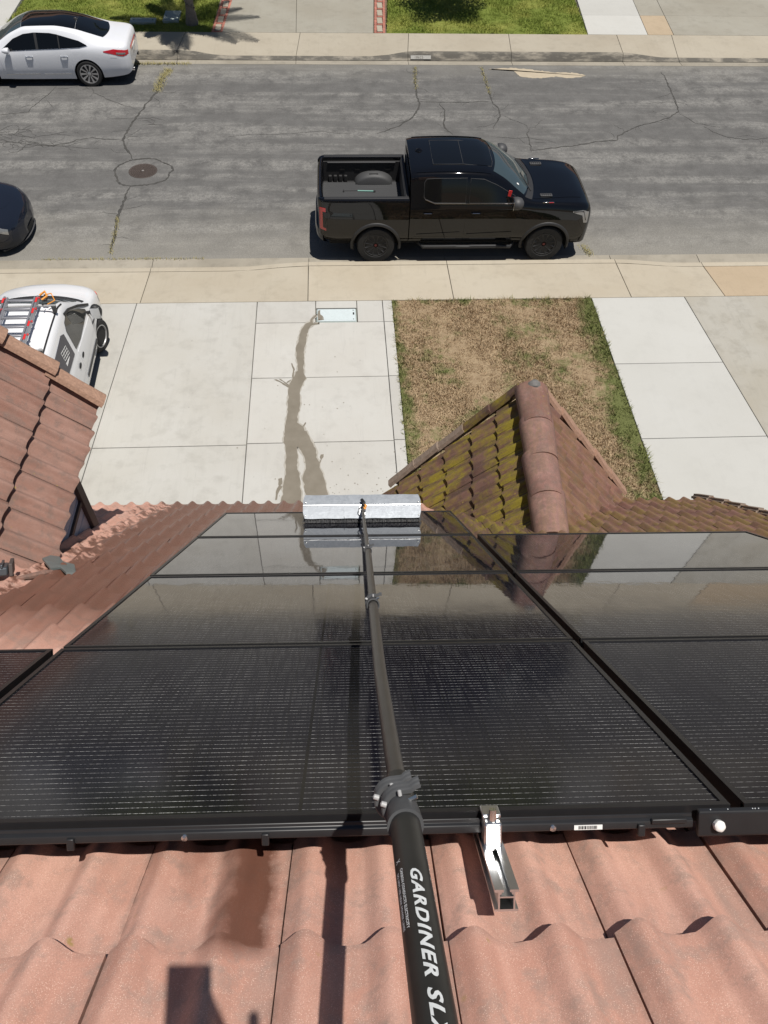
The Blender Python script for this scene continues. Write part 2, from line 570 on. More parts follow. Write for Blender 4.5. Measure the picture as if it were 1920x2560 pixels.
for y0, y1 in ((HF, 7.6), (7.6, 9.25), (9.25, 10.9), (10.9, 12.5), (12.5, YS)):
    slab(drv, [(.93, y0), (1.13, y0), (1.13, y1), (.93, y1)], MAT['drive'], name="edging_slab")
# walkway and neighbour's driveway on the right
wk = bed("walkway", 5.31, 7.9, HF, YS - .003)
def xr(y): return 7.31 + (13.19 - y) * 0.075
for y0, y1 in ((HF, 7.15), (7.15, 9.14), (9.14, 11.12), (11.12, YS)):
    slab(wk, [(5.32, y0), (xr(y0), y0), (xr(y1), y1), (5.32, y1)], MAT['walk'], name="walkway_slab")
nd = bed("neighbour_driveway", 7.9, 16, HF, YS - .003)
for y0, y1 in ((HF, 9.0), (9.0, YS)):
    slab(nd, [(xr(y0), y0), (11.9, y0), (11.9, y1), (xr(y1), y1)], MAT['nbr_drive'], name="driveway_slab")
    slab(nd, [(11.9, y0), (16, y0), (16, y1), (11.9, y1)], MAT['nbr_drive'], name="driveway_slab")

# far driveways
fd = bed("far_driveway", -3.36, 1.38, YF1 + .003, 40)
for y0, y1 in ((YF1 + .005, 31.0), (31.0, 40)):
    k = lambda y: (y - 26.78) * 0.05
    slab(fd, [(-3.36 + k(y0), y0), (-1.06, y0), (-1.1, y1), (-3.36 + k(y1), y1)], MAT['far_drive'], name="driveway_slab")
    slab(fd, [(-1.06, y0), (1.36 + k(y0), y0), (1.36 + k(y1), y1), (-1.1, y1)], MAT['far_drive'], name="driveway_slab")
fr = bed("far_side_driveway", 8.22, 20, YF1 + .003, 40)
for (xa, xb, mt0, mt1) in ((8.24, 10.2, 'walk', 'walk'), (10.2, 11.05, 'tan_slab', 'far_drive'), (11.05, 15.5, 'far_drive', 'far_drive')):
    for (y0, y1, mt) in ((YF1 + .005, 28.37, mt0), (28.37, 33, mt1)):
        k = lambda y: (y - 26.78) * 0.09
        xb2 = xb if xb < 11 else (12.75 if xb < 12 else xb)
        xa2 = xa if xa < 11 else 12.75
        bot = (xa + k(y0) if xa < 11 else 11.05 + k(y0) + .0, xb + k(y0))
        slab(fr, [(xa + k(y0), y0), (xb + k(y0), y0), (xb + k(y1), y1), (xa + k(y1), y1)], MAT[mt], name="driveway_slab")
fl = bed("far_left_driveway", -18, -10.07, YF1 + .003, 40)
for y0, y1 in ((YF1 + .005, 29.9), (29.9, 40)):
    slab(fl, [(-14, y0), (-10.06, y0), (-10.06, y1), (-14, y1)], MAT['walk'], name="driveway_slab")

# brick edging beside the far driveway
def brick_mat():
    n = NT("red_brick")
    f = n.noise(n.pos(), 20, 4, 0.6)
    c = n.mix(f, (0.30, 0.105, 0.075), (0.40, 0.17, 0.125))
    h = n.n("HueSaturation"); n.link(c, h.inputs["Color"]); n.link(n.maprange(n.rand(), 0, 1, 0.8, 1.2), h.inputs["Value"])
    n.setp(col=h.outputs[0], rough=0.85); n.bump(f, 0.3, 0.004)
    return n.mat
MAT['brick'] = brick_mat()
brick_me = {}
def brick(parent, x, y, sx, sy, mat='brick'):
    key = (round(sx, 3), round(sy, 3), mat)
    if key not in brick_me:
        m = MB().box((0, 0, 0), (sx, sy, 0.1))
        bm = bmesh.new(); me = m.mesh("brick", MAT[mat]); bm.from_mesh(me)
        bmesh.ops.bevel(bm, geom=bm.edges[:], offset=0.006, segments=1, affect='EDGES')
        bm.to_mesh(me); bm.free(); brick_me[key] = me
    inst("brick" if mat == 'brick' else "paver", brick_me[key], parent, Matrix.Translation((x, y, 0.152 + random.uniform(-.003, .003))))
for xs, lab in ((-3.70, "red brick edging strip between palm lawn and far driveway"), (1.39, "red brick edging strip between far driveway and wide lawn")):
    e = MB().box((xs + .2, 33.4, 0.09), (0.42, 13.2, 0.08)).build("brick_edging", MAT['joint'])
    tag(e, lab, "brick edging", "brick edging strips")
    y = YF1 + 0.06
    k = 0.05
    row = 0
    while y < 31.5:
        sh = (y - 26.78) * k
        brick(e, xs + sh + 0.045, y + .05, 0.08, 0.205)
        brick(e, xs + sh + 0.315, y + .05, 0.08, 0.205)
        if row % 3 == 0:
            brick(e, xs + sh + 0.18, y, 0.17, 0.085)
        if row % 3 == 1:
            brick(e, xs + sh + 0.18, y + .10, 0.17, 0.46, 'far_walk')
        y += 0.215
        row += 1

# ---- lawns: turf sheet plus blades of grass
def lawn(name, x0, x1, y0, y1, turf, blades, n, bl, lab, slant=0.0, bz=0.2, ygrass=None, bw=0.006):
    xs, ys = np.linspace(x0, x1, 30), np.linspace(y0, y1, 30)
    t = MB().grid([[(x + slant * (y - y0), y, bz - 0.02 + 0.012 * math.sin(x * 3.1 + y * 1.7)) for x in xs] for y in ys]).build(name, turf, smooth=True)
    t["kind"] = "structure"
    yg = ygrass or (y0, y1)
    px = RNG.uniform(x0 - .015, x1 + .015, n); py = RNG.uniform(yg[0], yg[1] + .01, n)
    px = px + slant * (py - y0)
    # tufts
    th = RNG.uniform(0, 2 * np.pi, n); ln = RNG.uniform(.45, 1.2, n) * bl
    cl = np.sin(px * 7.3 + 1.7 * np.sin(py * 5.1)) * np.sin(py * 6.1 + 1.3 * np.sin(px * 4.3)) + .6 * np.sin(px * 19 + py * 13) * np.sin(py * 17 - px * 9)
    ln = ln * np.clip(.95 + .5 * cl, .35, 1.8)
    edge_ = np.minimum(np.minimum(px - x0, x1 - px), yg[1] - py); ln = np.where(edge_ < .08, ln * 1.25, ln)
    lean = RNG.normal(0, .7, (n, 2)) * ln[:, None] * .7
    w = bw * RNG.uniform(.7, 1.4, n)
    dx, dy = np.cos(th) * w, np.sin(th) * w
    z0 = np.full(n, bz - 0.03)
    V = np.zeros((n, 3, 3), np.float32)
    V[:, 0] = np.stack([px - dx, py - dy, z0], 1); V[:, 1] = np.stack([px + dx, py + dy, z0], 1)
    V[:, 2] = np.stack([px + lean[:, 0], py + lean[:, 1], z0 + .012 + ln * .75], 1)
    me = bpy.data.meshes.new(name + "_grass")
    me.vertices.add(n * 3); me.vertices.foreach_set("co", V.ravel())
    me.loops.add(n * 3); me.loops.foreach_set("vertex_index", np.arange(n * 3, dtype=np.int32))
    me.polygons.add(n); me.polygons.foreach_set("loop_start", np.arange(0, n * 3, 3, dtype=np.int32))
    me.materials.append(blades); me.update(); me.validate()
    o = bpy.data.objects.new(name + "_grass", me); COL.objects.link(o)
    tag(o, lab, "grass", kind="stuff")
lawn("near_lawn", 1.14, 5.31, HF, 13.18, MAT['near_turf'], MAT['near_blades'], 105000, 0.072, "short patchy straw brown and green grass of the front lawn", ygrass=(6.2, 13.18), bw=.0085)
lawn("palm_lawn", -10.04, -3.72, 26.79, 38, MAT['far_turf'], MAT['far_blades'], 50000, 0.07, "bright green grass around the palm across the road", slant=.03, ygrass=(26.79, 31), bw=.009)
lawn("wide_far_lawn", 1.80, 8.22, 26.79, 38, MAT['far_turf'], MAT['far_blades'], 50000, 0.07, "bright green grass right of the brick edged far driveway", slant=.07, ygrass=(26.79, 31), bw=.009)

# ---- road surface details: cracks, silt, manhole
WET_TRAIL = [(-0.412, 12.753), (-0.509, 12.655), (-0.561, 12.519), (-0.643, 12.461), (-0.699, 12.342), (-0.754, 12.165), (-0.77, 11.975), (-0.805, 11.789), (-0.812, 11.661), (-0.8, 11.479), (-0.787, 11.258), (-0.785, 11.082), (-0.828, 10.989), (-0.862, 10.87), (-0.905, 10.766), (-0.929, 10.636), (-0.939, 10.495), (-0.933, 10.406), (-0.945, 10.192), (-0.942, 10.043), (-0.943, 9.872), (-0.968, 9.681), (-0.977, 9.539), (-0.991, 9.238), (-0.956, 9.18), (-0.946, 8.932), (-0.946, 8.767), (-0.936, 8.55), (-0.953, 8.391), (-0.981, 8.234), (-0.969, 8.079), (-0.997, 7.954), (-0.998, 7.728), (-0.656, 7.716), (-0.675, 7.943), (-0.681, 8.121), (-0.704, 8.383), (-0.714, 8.511), (-0.747, 8.598), (-0.75, 8.761), (-0.748, 8.926), (-0.759, 9.117), (-0.739, 9.139), (-0.696, 9.025), (-0.637, 8.901), (-0.619, 8.801), (-0.61, 8.626), (-0.633, 8.497), (-0.656, 8.413), (-0.631, 8.275), (-0.613, 8.119), (-0.589, 8.015), (-0.579, 7.713), (-0.182, 7.7), (-0.233, 8.014), (-0.264, 8.159), (-0.278, 8.337), (-0.318, 8.498), (-0.366, 8.64), (-0.39, 8.782), (-0.423, 8.861), (-0.439, 9.085), (-0.481, 9.177), (-0.523, 9.258), (-0.557, 9.375), (-0.592, 9.481), (-0.634, 9.505), (-0.652, 9.612), (-0.695, 9.637), (-0.756, 9.71), (-0.766, 9.855), (-0.722, 10.061), (-0.72, 10.26), (-0.725, 10.324), (-0.736, 10.464), (-0.707, 10.631), (-0.655, 10.786), (-0.62, 10.851), (-0.657, 10.958), (-0.672, 11.146), (-0.66, 11.323), (-0.668, 11.658), (-0.637, 11.785), (-0.629, 11.943), (-0.607, 12.147), (-0.575, 12.309), (-0.508, 12.397), (-0.364, 12.47), (-0.422, 12.471), (-0.489, 12.472), (-0.499, 12.594), (-0.436, 12.685)]
WET_SPLASHES = [[(-1.057, 8.405), (-0.994, 8.424), (-0.998, 8.298), (-1.021, 8.267), (-0.981, 8.234), (-1.026, 8.153), (-1.063, 8.072), (-1.067, 7.956), (-1.091, 7.957), (-1.094, 8.053), (-1.079, 8.196), (-1.052, 8.247)], [(-0.357, 8.936), (-0.299, 8.935), (-0.299, 8.879), (-0.332, 8.814), (-0.374, 8.716), (-0.382, 8.738), (-0.349, 8.825), (-0.365, 8.87)], [(-1.206, 10.846), (-1.166, 10.845), (-1.02, 10.73), (-0.907, 10.636), (-0.919, 10.597), (-1.037, 10.704)], [(-1.122, 10.857), (-1.085, 10.843), (-0.976, 10.742), (-0.907, 10.662), (-0.916, 10.636), (-1.011, 10.743)], [(-0.902, 11.295), (-0.879, 11.274), (-0.83, 11.11), (-0.851, 11.003), (-0.844, 10.87), (-0.871, 10.87), (-0.878, 10.99), (-0.862, 11.11)], [(-0.985, 10.755), (-0.906, 10.832), (-0.897, 10.818), (-0.958, 10.748)], [(-0.623, 9.712), (-0.602, 9.694), (-0.644, 9.606), (-0.669, 9.624)]]
CRACKS = [([(-4.747, 24.577), (-4.909, 23.807), (-4.923, 23.069), (-5.034, 22.725), (-5.14, 22.277), (-5.235, 21.868), (-5.332, 21.415), (-5.385, 21.103), (-5.439, 20.646), (-5.47, 20.299), (-5.405, 20.104), (-5.268, 19.815), (-5.084, 19.437), (-5.041, 19.298)], 0.055), ([(-4.913, 18.013), (-4.98, 17.573), (-5.02, 17.126), (-5.015, 16.672), (-4.982, 16.194), (-4.971, 15.732), (-4.966, 15.196)], 0.07), ([(-6.774, 23.349), (-6.66, 23.06), (-6.394, 22.776), (-6.048, 22.44), (-5.699, 22.22), (-5.436, 22.139)], 0.022), ([(-7.796, 23.431), (-7.868, 22.911), (-8.057, 22.433), (-8.183, 22.158), (-8.24, 21.861), (-8.705, 21.754), (-9.281, 21.621)], 0.022), ([(-8.876, 20.502), (-8.546, 20.354), (-8.208, 20.159), (-7.847, 20.11), (-7.238, 19.988), (-6.808, 20.18), (-6.659, 20.326), (-6.258, 20.399), (-5.771, 20.324), (-5.478, 20.275)], 0.025), ([(-7.491, 20.085), (-7.174, 19.964), (-6.902, 20.059)], 0.06), ([(-5.117, 21.103), (-4.864, 21.129), (-4.528, 21.078)], 0.04), ([(-8.708, 20.774), (-8.454, 21.103)], 0.03), ([(-8.559, 20.65), (-8.176, 20.525), (-7.687, 20.451), (-7.245, 20.598), (-6.751, 20.498)], 0.018), ([(-8.022, 19.613), (-7.892, 19.8), (-7.865, 20.038)], 0.03), ([(2.547, 24.804), (2.484, 24.013), (2.451, 23.255), (2.454, 22.471), (2.411, 22.105), (2.226, 21.557), (2.122, 21.369), (1.849, 21.104), (1.518, 20.844), (1.195, 20.639)], 0.05), ([(4.568, 24.823), (4.567, 24.185), (4.566, 23.568), (4.551, 22.971), (4.557, 22.536), (4.642, 22.111), (4.647, 21.696), (4.523, 21.29), (4.389, 20.894)], 0.045), ([(2.47, 22.499), (2.931, 22.487), (3.459, 22.474), (3.994, 22.505), (4.504, 22.535)], 0.03), ([(3.027, 22.388), (3.103, 21.968), (3.074, 21.558), (2.995, 21.157), (3.082, 20.765), (3.226, 20.585)], 0.045), ([(5.204, 19.635), (5.227, 20.127), (5.276, 20.634), (5.398, 20.972)], 0.03), ([(5.192, 19.708), (5.63, 19.804), (6.277, 19.925), (6.958, 20.173), (7.621, 20.298), (7.735, 20.502), (7.979, 20.709), (8.449, 21.025), (9.046, 21.293), (9.454, 21.566), (9.819, 21.899), (9.944, 22.556), (10.006, 23.147), (10.055, 23.757), (10.022, 24.549)], 0.04), ([(10.283, 21.025), (10.444, 20.707), (10.74, 20.421), (11.149, 20.291), (12.021, 20.367)], 0.025), ([(4.235, 20.431), (4.734, 20.405), (5.233, 20.379), (5.714, 20.251), (5.931, 20.075)], 0.016), ([(4.678, 21.723), (5.013, 21.371), (5.326, 21.078), (5.35, 20.842)], 0.014), ([(-2.911, 20.468), (-2.312, 20.592), (-1.459, 20.642), (-0.476, 20.717), (0.512, 20.614)], 0.012), ([(9.81, 21.871), (10.061, 21.158), (10.784, 20.945)], 0.014), ([(-5.332, 21.415), (-4.857, 21.548), (-4.463, 21.364)], 0.014)]
SAND = [(4.752, 24.664), (5.516, 24.574), (5.656, 24.131), (6.271, 24.042), (6.716, 24.171), (7.114, 24.048), (7.713, 24.21), (7.406, 24.43), (6.772, 24.457), (6.161, 24.612), (5.547, 24.768)]

def ribbon(parent, pts, w, mat, name, z=0.0045, taper=True, jit=0.35):
    P = [Vector((x, y)) for x, y in pts]
    Q = []
    for a, b in zip(P[:-1], P[1:]):
        k = max(2, int((b - a).length / 0.07))
        for i in range(k):
            Q.append(a.lerp(b, i / k))
    Q.append(P[-1])
    off = 0.0
    L = []
    for i, p in enumerate(Q):
        d = (Q[min(i + 1, len(Q) - 1)] - Q[max(i - 1, 0)]).normalized()
        nrm = Vector((-d.y, d.x))
        off = 0.8 * off + random.uniform(-.022, .022)
        ww = w * random.uniform(1 - jit * 1.6, 1 + jit) * 0.5
        if taper: ww *= min(1, .25 + i / 8, .25 + (len(Q) - 1 - i) / 8)
        c = p + nrm * off
        L.append([(c.x - nrm.x * ww, c.y - nrm.y * ww, road_z(c.y) + z), (c.x + nrm.x * ww, c.y + nrm.y * ww, road_z(c.y) + z)])
    return MB().grid(L).build(name, mat, parent)
for pts, w in CRACKS:
    ribbon(road, pts, w * 0.95, MAT['tar'], "crack")
    if w > .02:
        for _ in range(int(len(pts) * 0.8)):       # hairline branches
            i = random.randrange(len(pts) - 1); t = random.random()
            x = pts[i][0] * (1 - t) + pts[i + 1][0] * t; y = pts[i][1] * (1 - t) + pts[i + 1][1] * t
            a = random.uniform(0, 6.28); br = [(x, y)]
            for k in range(random.randint(2, 5)):
                a += random.uniform(-.7, .7); x += .16 * math.cos(a); y += .12 * math.sin(a); br.append((x, y))
            ribbon(road, br, 0.012, MAT['tar'], "crack")
for (bx, by, n_) in ((-8.6, 20.6, 16), (-7.2, 20.3, 12), (-9.6, 20.1, 8)):   # crazed patch on the left
    for _ in range(n_):
        x, y = bx + random.uniform(-1, 1), by + random.uniform(-.4, .4)
        a = random.uniform(0, 6.28); br = [(x, y)]
        for k in range(random.randint(3, 6)):
            a += random.uniform(-.9, .9); x += .2 * math.cos(a); y += .11 * math.sin(a); br.append((x, y))
        ribbon(road, br, 0.014, MAT['tar'], "crack")
ring = [(-4.735 + 0.70 * math.cos(t) * (1 + .03 * math.sin(5 * t)), 18.69 + 0.68 * math.sin(t) * (1 + .03 * math.cos(3 * t))) for t in np.linspace(0, 2 * math.pi, 40)]
ribbon(road, ring, 0.05, MAT['tar'], "crack", taper=False)
def poly_sheet(name, pts, z, mat, parent=None, jit=0.008, step=0.06):
    Q = []
    for a, b in zip(pts, pts[1:] + pts[:1]):
        a, b = Vector(a), Vector(b)
        k = max(1, int((b - a).length / step))
        for i in range(k):
            p = a.lerp(b, i / k)
            Q.append((p.x + random.uniform(-jit, jit), p.y + random.uniform(-jit, jit), z))
    return MB().add(Q, [tuple(range(len(Q)))]).build(name, mat, parent, fixn=False)
poly_sheet("silt_patch", SAND, road_z(24.5) + 0.006, MAT['sand'], road, jit=.03)
MAT['iron'] = simple("cast_iron", (0.085, 0.067, 0.058), 0.6, metal=0.4, var=0.35, scale=25, bump=.2)
mh = empty("manhole_cover", (-4.73, 18.73, road_z(18.73)))
tag(mh, "round rusty iron manhole cover in the road, inside a cracked patch", "manhole cover")
MB().lathe([(0.0, 0.006), (0.31, 0.006), (0.325, 0.009), (0.345, 0.009), (0.35, 0.004)], (0, 0, 0), (0, 0, 1), 48).build("cover", MAT['iron'], mh, smooth=True)
for r in (0.06, 0.105, 0.15, 0.195, 0.24, 0.285):
    m = MB(); k = max(8, int(r * 90))
    for j in range(k):
        t0, t1 = 2 * math.pi * (j + .12) / k, 2 * math.pi * (j + .88) / k
        vs = []
        for (rr, tt) in ((r - .012, t0), (r + .012, t0), (r + .012, t1), (r - .012, t1)):
            vs.append((rr * math.cos(tt), rr * math.sin(tt), .0065))
        for (rr, tt) in ((r - .010, t0), (r + .010, t0), (r + .010, t1), (r - .010, t1)):
            vs.append((rr * math.cos(tt), rr * math.sin(tt), .012))
        m.add(vs, [(4, 5, 6, 7), (0, 1, 5, 4), (1, 2, 6, 5), (2, 3, 7, 6), (3, 0, 4, 7)])
    m.build("tread_ring", MAT['iron'], mh)
MB().lathe([(0.0, 0.007), (0.03, 0.007), (0.03, 0.015), (0, 0.015)], (0, 0, 0), (0, 0, 1), 16).build("pick_boss", simple("worn_iron", (.32, .3, .28), .5, metal=.4), mh)

# weeds growing out of cracks and gutters
def weeds(label, pts, n, spread, h, mat):
    m = MB()
    for _ in range(n):
        i = random.randrange(len(pts) - 1); t = random.random()
        x = pts[i][0] * (1 - t) + pts[i + 1][0] * t + random.gauss(0, spread); y = pts[i][1] * (1 - t) + pts[i + 1][1] * t + random.gauss(0, spread)
        a = random.uniform(0, 6.28); l = h * random.uniform(.4, 1.2); w = .006
        m.add([(x - w * math.sin(a), y + w * math.cos(a), 0.0), (x + w * math.sin(a), y - w * math.cos(a), 0.0), (x + l * .8 * math.cos(a), y + l * .8 * math.sin(a), l * random.uniform(.3, .9) + .02)], [(0, 1, 2)])
    tag(m.build("weeds", mat), label, "weeds", kind="stuff")
weeds("yellowed weeds in the road crack behind the white sedan", CRACKS[0][0][:3], 800, .075, .085, MAT['weed'])
weeds("dry yellow weeds along the far gutter below the palm", [(-5.9, 24.93), (-4.2, 24.95)], 500, .04, .08, MAT['weed'])
weeds("thin yellow weeds in the crack below the manhole", CRACKS[1][0][3:], 260, .025, .06, MAT['weed'])
weeds("sparse green weeds in the far crack above the truck cab", CRACKS[11][0][:4], 260, .03, .06, MAT['weed'])
weeds("sparse weeds in the far crack above the truck bed", CRACKS[10][0][:3], 220, .03, .06, MAT['weed'])
weeds("dry weeds by the front wheel of the pickup", [(5.65, 15.35), (5.75, 15.0)], 160, .05, .06, MAT['weed'])
weeds("dry weeds along the near gutter left of the pickup", [(-6.4, 15.02), (-2.9, 15.0)], 420, .02, .045, MAT['weed'])

# wet trail over the driveway
wt = poly_sheet("water_trail", WET_TRAIL, 0.2045, MAT['wet'], None, jit=.011, step=.05)
tag(wt, "dark forked trail of water running down the driveway to the meter box", "water")
# damp fringe where the water soaks outwards
MAT['damp'] = simple("damp_concrete", (0.335, 0.315, 0.275), .7, var=.25, scale=5)
_loop = WET_TRAIL + WET_TRAIL[:1]
_m = MB(); _rows = []
for _i in range(len(_loop) - 1):
    _a, _b = Vector(_loop[_i]), Vector(_loop[_i + 1])
    _n = Vector((-(_b - _a).y, (_b - _a).x)).normalized()
    for _t in np.linspace(0, 1, max(2, int((_b - _a).length / .05)), endpoint=False):
        _p = _a.lerp(_b, float(_t)); _w = .022 + .018 * math.sin(_p.x * 31 + _p.y * 23) * math.sin(_p.y * 11)
        _rows.append([(_p.x - _n.x * _w, _p.y - _n.y * _w, .2035), (_p.x + _n.x * _w, _p.y + _n.y * _w, .2035)])
_rows.append(_rows[0])
_m.grid(_rows).build("damp_fringe", MAT['damp'], wt)
for k, b in enumerate(WET_SPLASHES):
    poly_sheet("splash", b, 0.2046 + .0004 * k, MAT['wet'], wt, jit=.006, step=.05)
m = MB()
for _ in range(150):
    x, y = (random.gauss(0.45, .55), random.gauss(7.9, .55)) if random.random() < .75 else (random.gauss(-.6, .6), random.gauss(9.3, 1.2))
    r = random.uniform(.004, .013); k = 7
    m.add([(x + r * math.cos(6.28 * j / k) * random.uniform(.7, 1.2), y + r * math.sin(6.28 * j / k), .2042) for j in range(k)], [tuple(range(k))])
m.build("drops", MAT['wet'], wt)["kind"] = "stuff"

# meter box and utility lids
MAT['lid'] = simple("pale_polymer_lid", (0.50, 0.56, 0.57), 0.7, var=.12, scale=30, bump=.1)
MAT['lid2'] = simple("grey_polymer_lid", (0.33, 0.38, 0.36), 0.7, var=.15, scale=30, bump=.1)
MAT['dark'] = simple("dark_hole", (0.01, 0.01, 0.01), 0.9)
mbx = empty("meter_box", (-0.02, 12.715, 0.2))
tag(mbx, "pale blue grey meter box lid set in the driveway by the lawn", "meter box")
MB().box((0, 0, -.06), (0.81, 0.42, 0.11)).build("rim", MAT['lid2'], mbx, bevel=.012)
MB().box((0.0, 0, 0.002), (0.77, 0.385, 0.02)).build("lid", MAT['lid'], mbx, bevel=.01)
m = MB()
for j in range(34):
    m.box((-.27 + j * .0165, 0, .0135), (.006, .29, .004))
m.build("tread_bars", MAT['lid'], mbx)
for p in ((.34, .14), (.34, -.14), (-.34, -.15)):
    MB().lathe([(0, .0125), (.012, .0125), (.012, .0145), (0, .0145)], (p[0], p[1], 0), (0, 0, 1), 12).build("bolt_hole", MAT['dark'], mbx)
MB().box((.345, .035, .0135), (.03, .07, .004)).build("reader_port", MAT['dark'], mbx)
poly_sheet("wet_film", [(-.375, .15), (-.32, .16), (-.33, .02), (-.27, -.03), (-.25, -.15), (-.375, -.18)], .0134, MAT['wet'], mbx)
for (cx, cy, sx, sy, lab) in ((-5.88, 27.53, .80, .36, "long grey utility box lid in the lawn behind the white sedan"), (-5.02, 27.9, .50, .80, "squarish grey utility box lid in the lawn left of the palm trunk")):
    u = empty("utility_box", (cx, cy, .2)); tag(u, lab, "utility box")
    MB().box((0, 0, .0), (sx, sy, .12)).build("lid", MAT['lid2'], u, bevel=.012)
    MB().lathe([(0, .061), (.02, .061), (.02, .064), (0, .064)], (sx * .38, 0, 0), (0, 0, 1), 12).build("bolt", MAT['dark'], u)
    MB().box((-sx * .36, 0, .0615), (.05, .018, .004)).build("pull_slot", MAT['dark'], u)

# painted house number on the far kerb (worn white block with dark digits)
MAT['kerb_paint'] = simple("worn_white_paint", (0.42, 0.41, 0.38), 0.8, var=.35, scale=40)
kn = empty("kerb_number", (2.75, 25.292, 0.085), 0); kn.rotation_euler = (-.52, 0, 0); tag(kn, "worn white painted house number block on the far kerb face", "painted number")
MB().box((0, 0, 0), (0.62, 0.006, 0.10)).build("paint_block", MAT['kerb_paint'], kn)
def text_mesh(body, size, shear=0.0, spacing=1.0, extr=0.0, bold=0.0):
    cu = bpy.data.curves.new("text", 'FONT')
    cu.body = body; cu.size = size; cu.shear = shear; cu.space_character = spacing; cu.extrude = extr; cu.offset = bold
    cu.align_x = 'LEFT'; cu.resolution_u = 3
    ob = bpy.data.objects.new("tmp_text", cu); COL.objects.link(ob)
    bpy.context.view_layer.update()
    me = bpy.data.meshes.new_from_object(ob)
    bpy.data.objects.remove(ob, do_unlink=True)
    return me
me = text_mesh("18625", 0.10, spacing=1.15); me.materials.append(MAT['joint'])
inst("digits", me, kn, Matrix.Translation((-.2, -.0045, -.035)) @ Matrix.Rotation(math.pi / 2, 4, 'X'))

# ================================================================== HOUSE
HYAW = math.radians(-1.257)
A_ROOF = math.radians(44.3078)
ZR = Matrix.Rotation(HYAW, 4, 'Z')
CA, SA = math.cos(A_ROOF), math.sin(A_ROOF)
def frame(o, ex, ey, ez):
    """matrix from house coordinates"""
    m = Matrix(((ex[0], ey[0], ez[0], o[0]), (ex[1], ey[1], ez[1], o[1]), (ex[2], ey[2], ez[2], o[2]), (0, 0, 0, 1)))
    return ZR @ m
# roof frame: x along the eaves, y down the slope, z out of the roof; origin = camera point
RF = frame((0, 0, CAM_H), (1, 0, 0), (0, CA, -SA), (0, SA, CA))
D_PANEL = 0.7904
N_TILE = -(D_PANEL + 0.185)
S_EAVE = 7.68

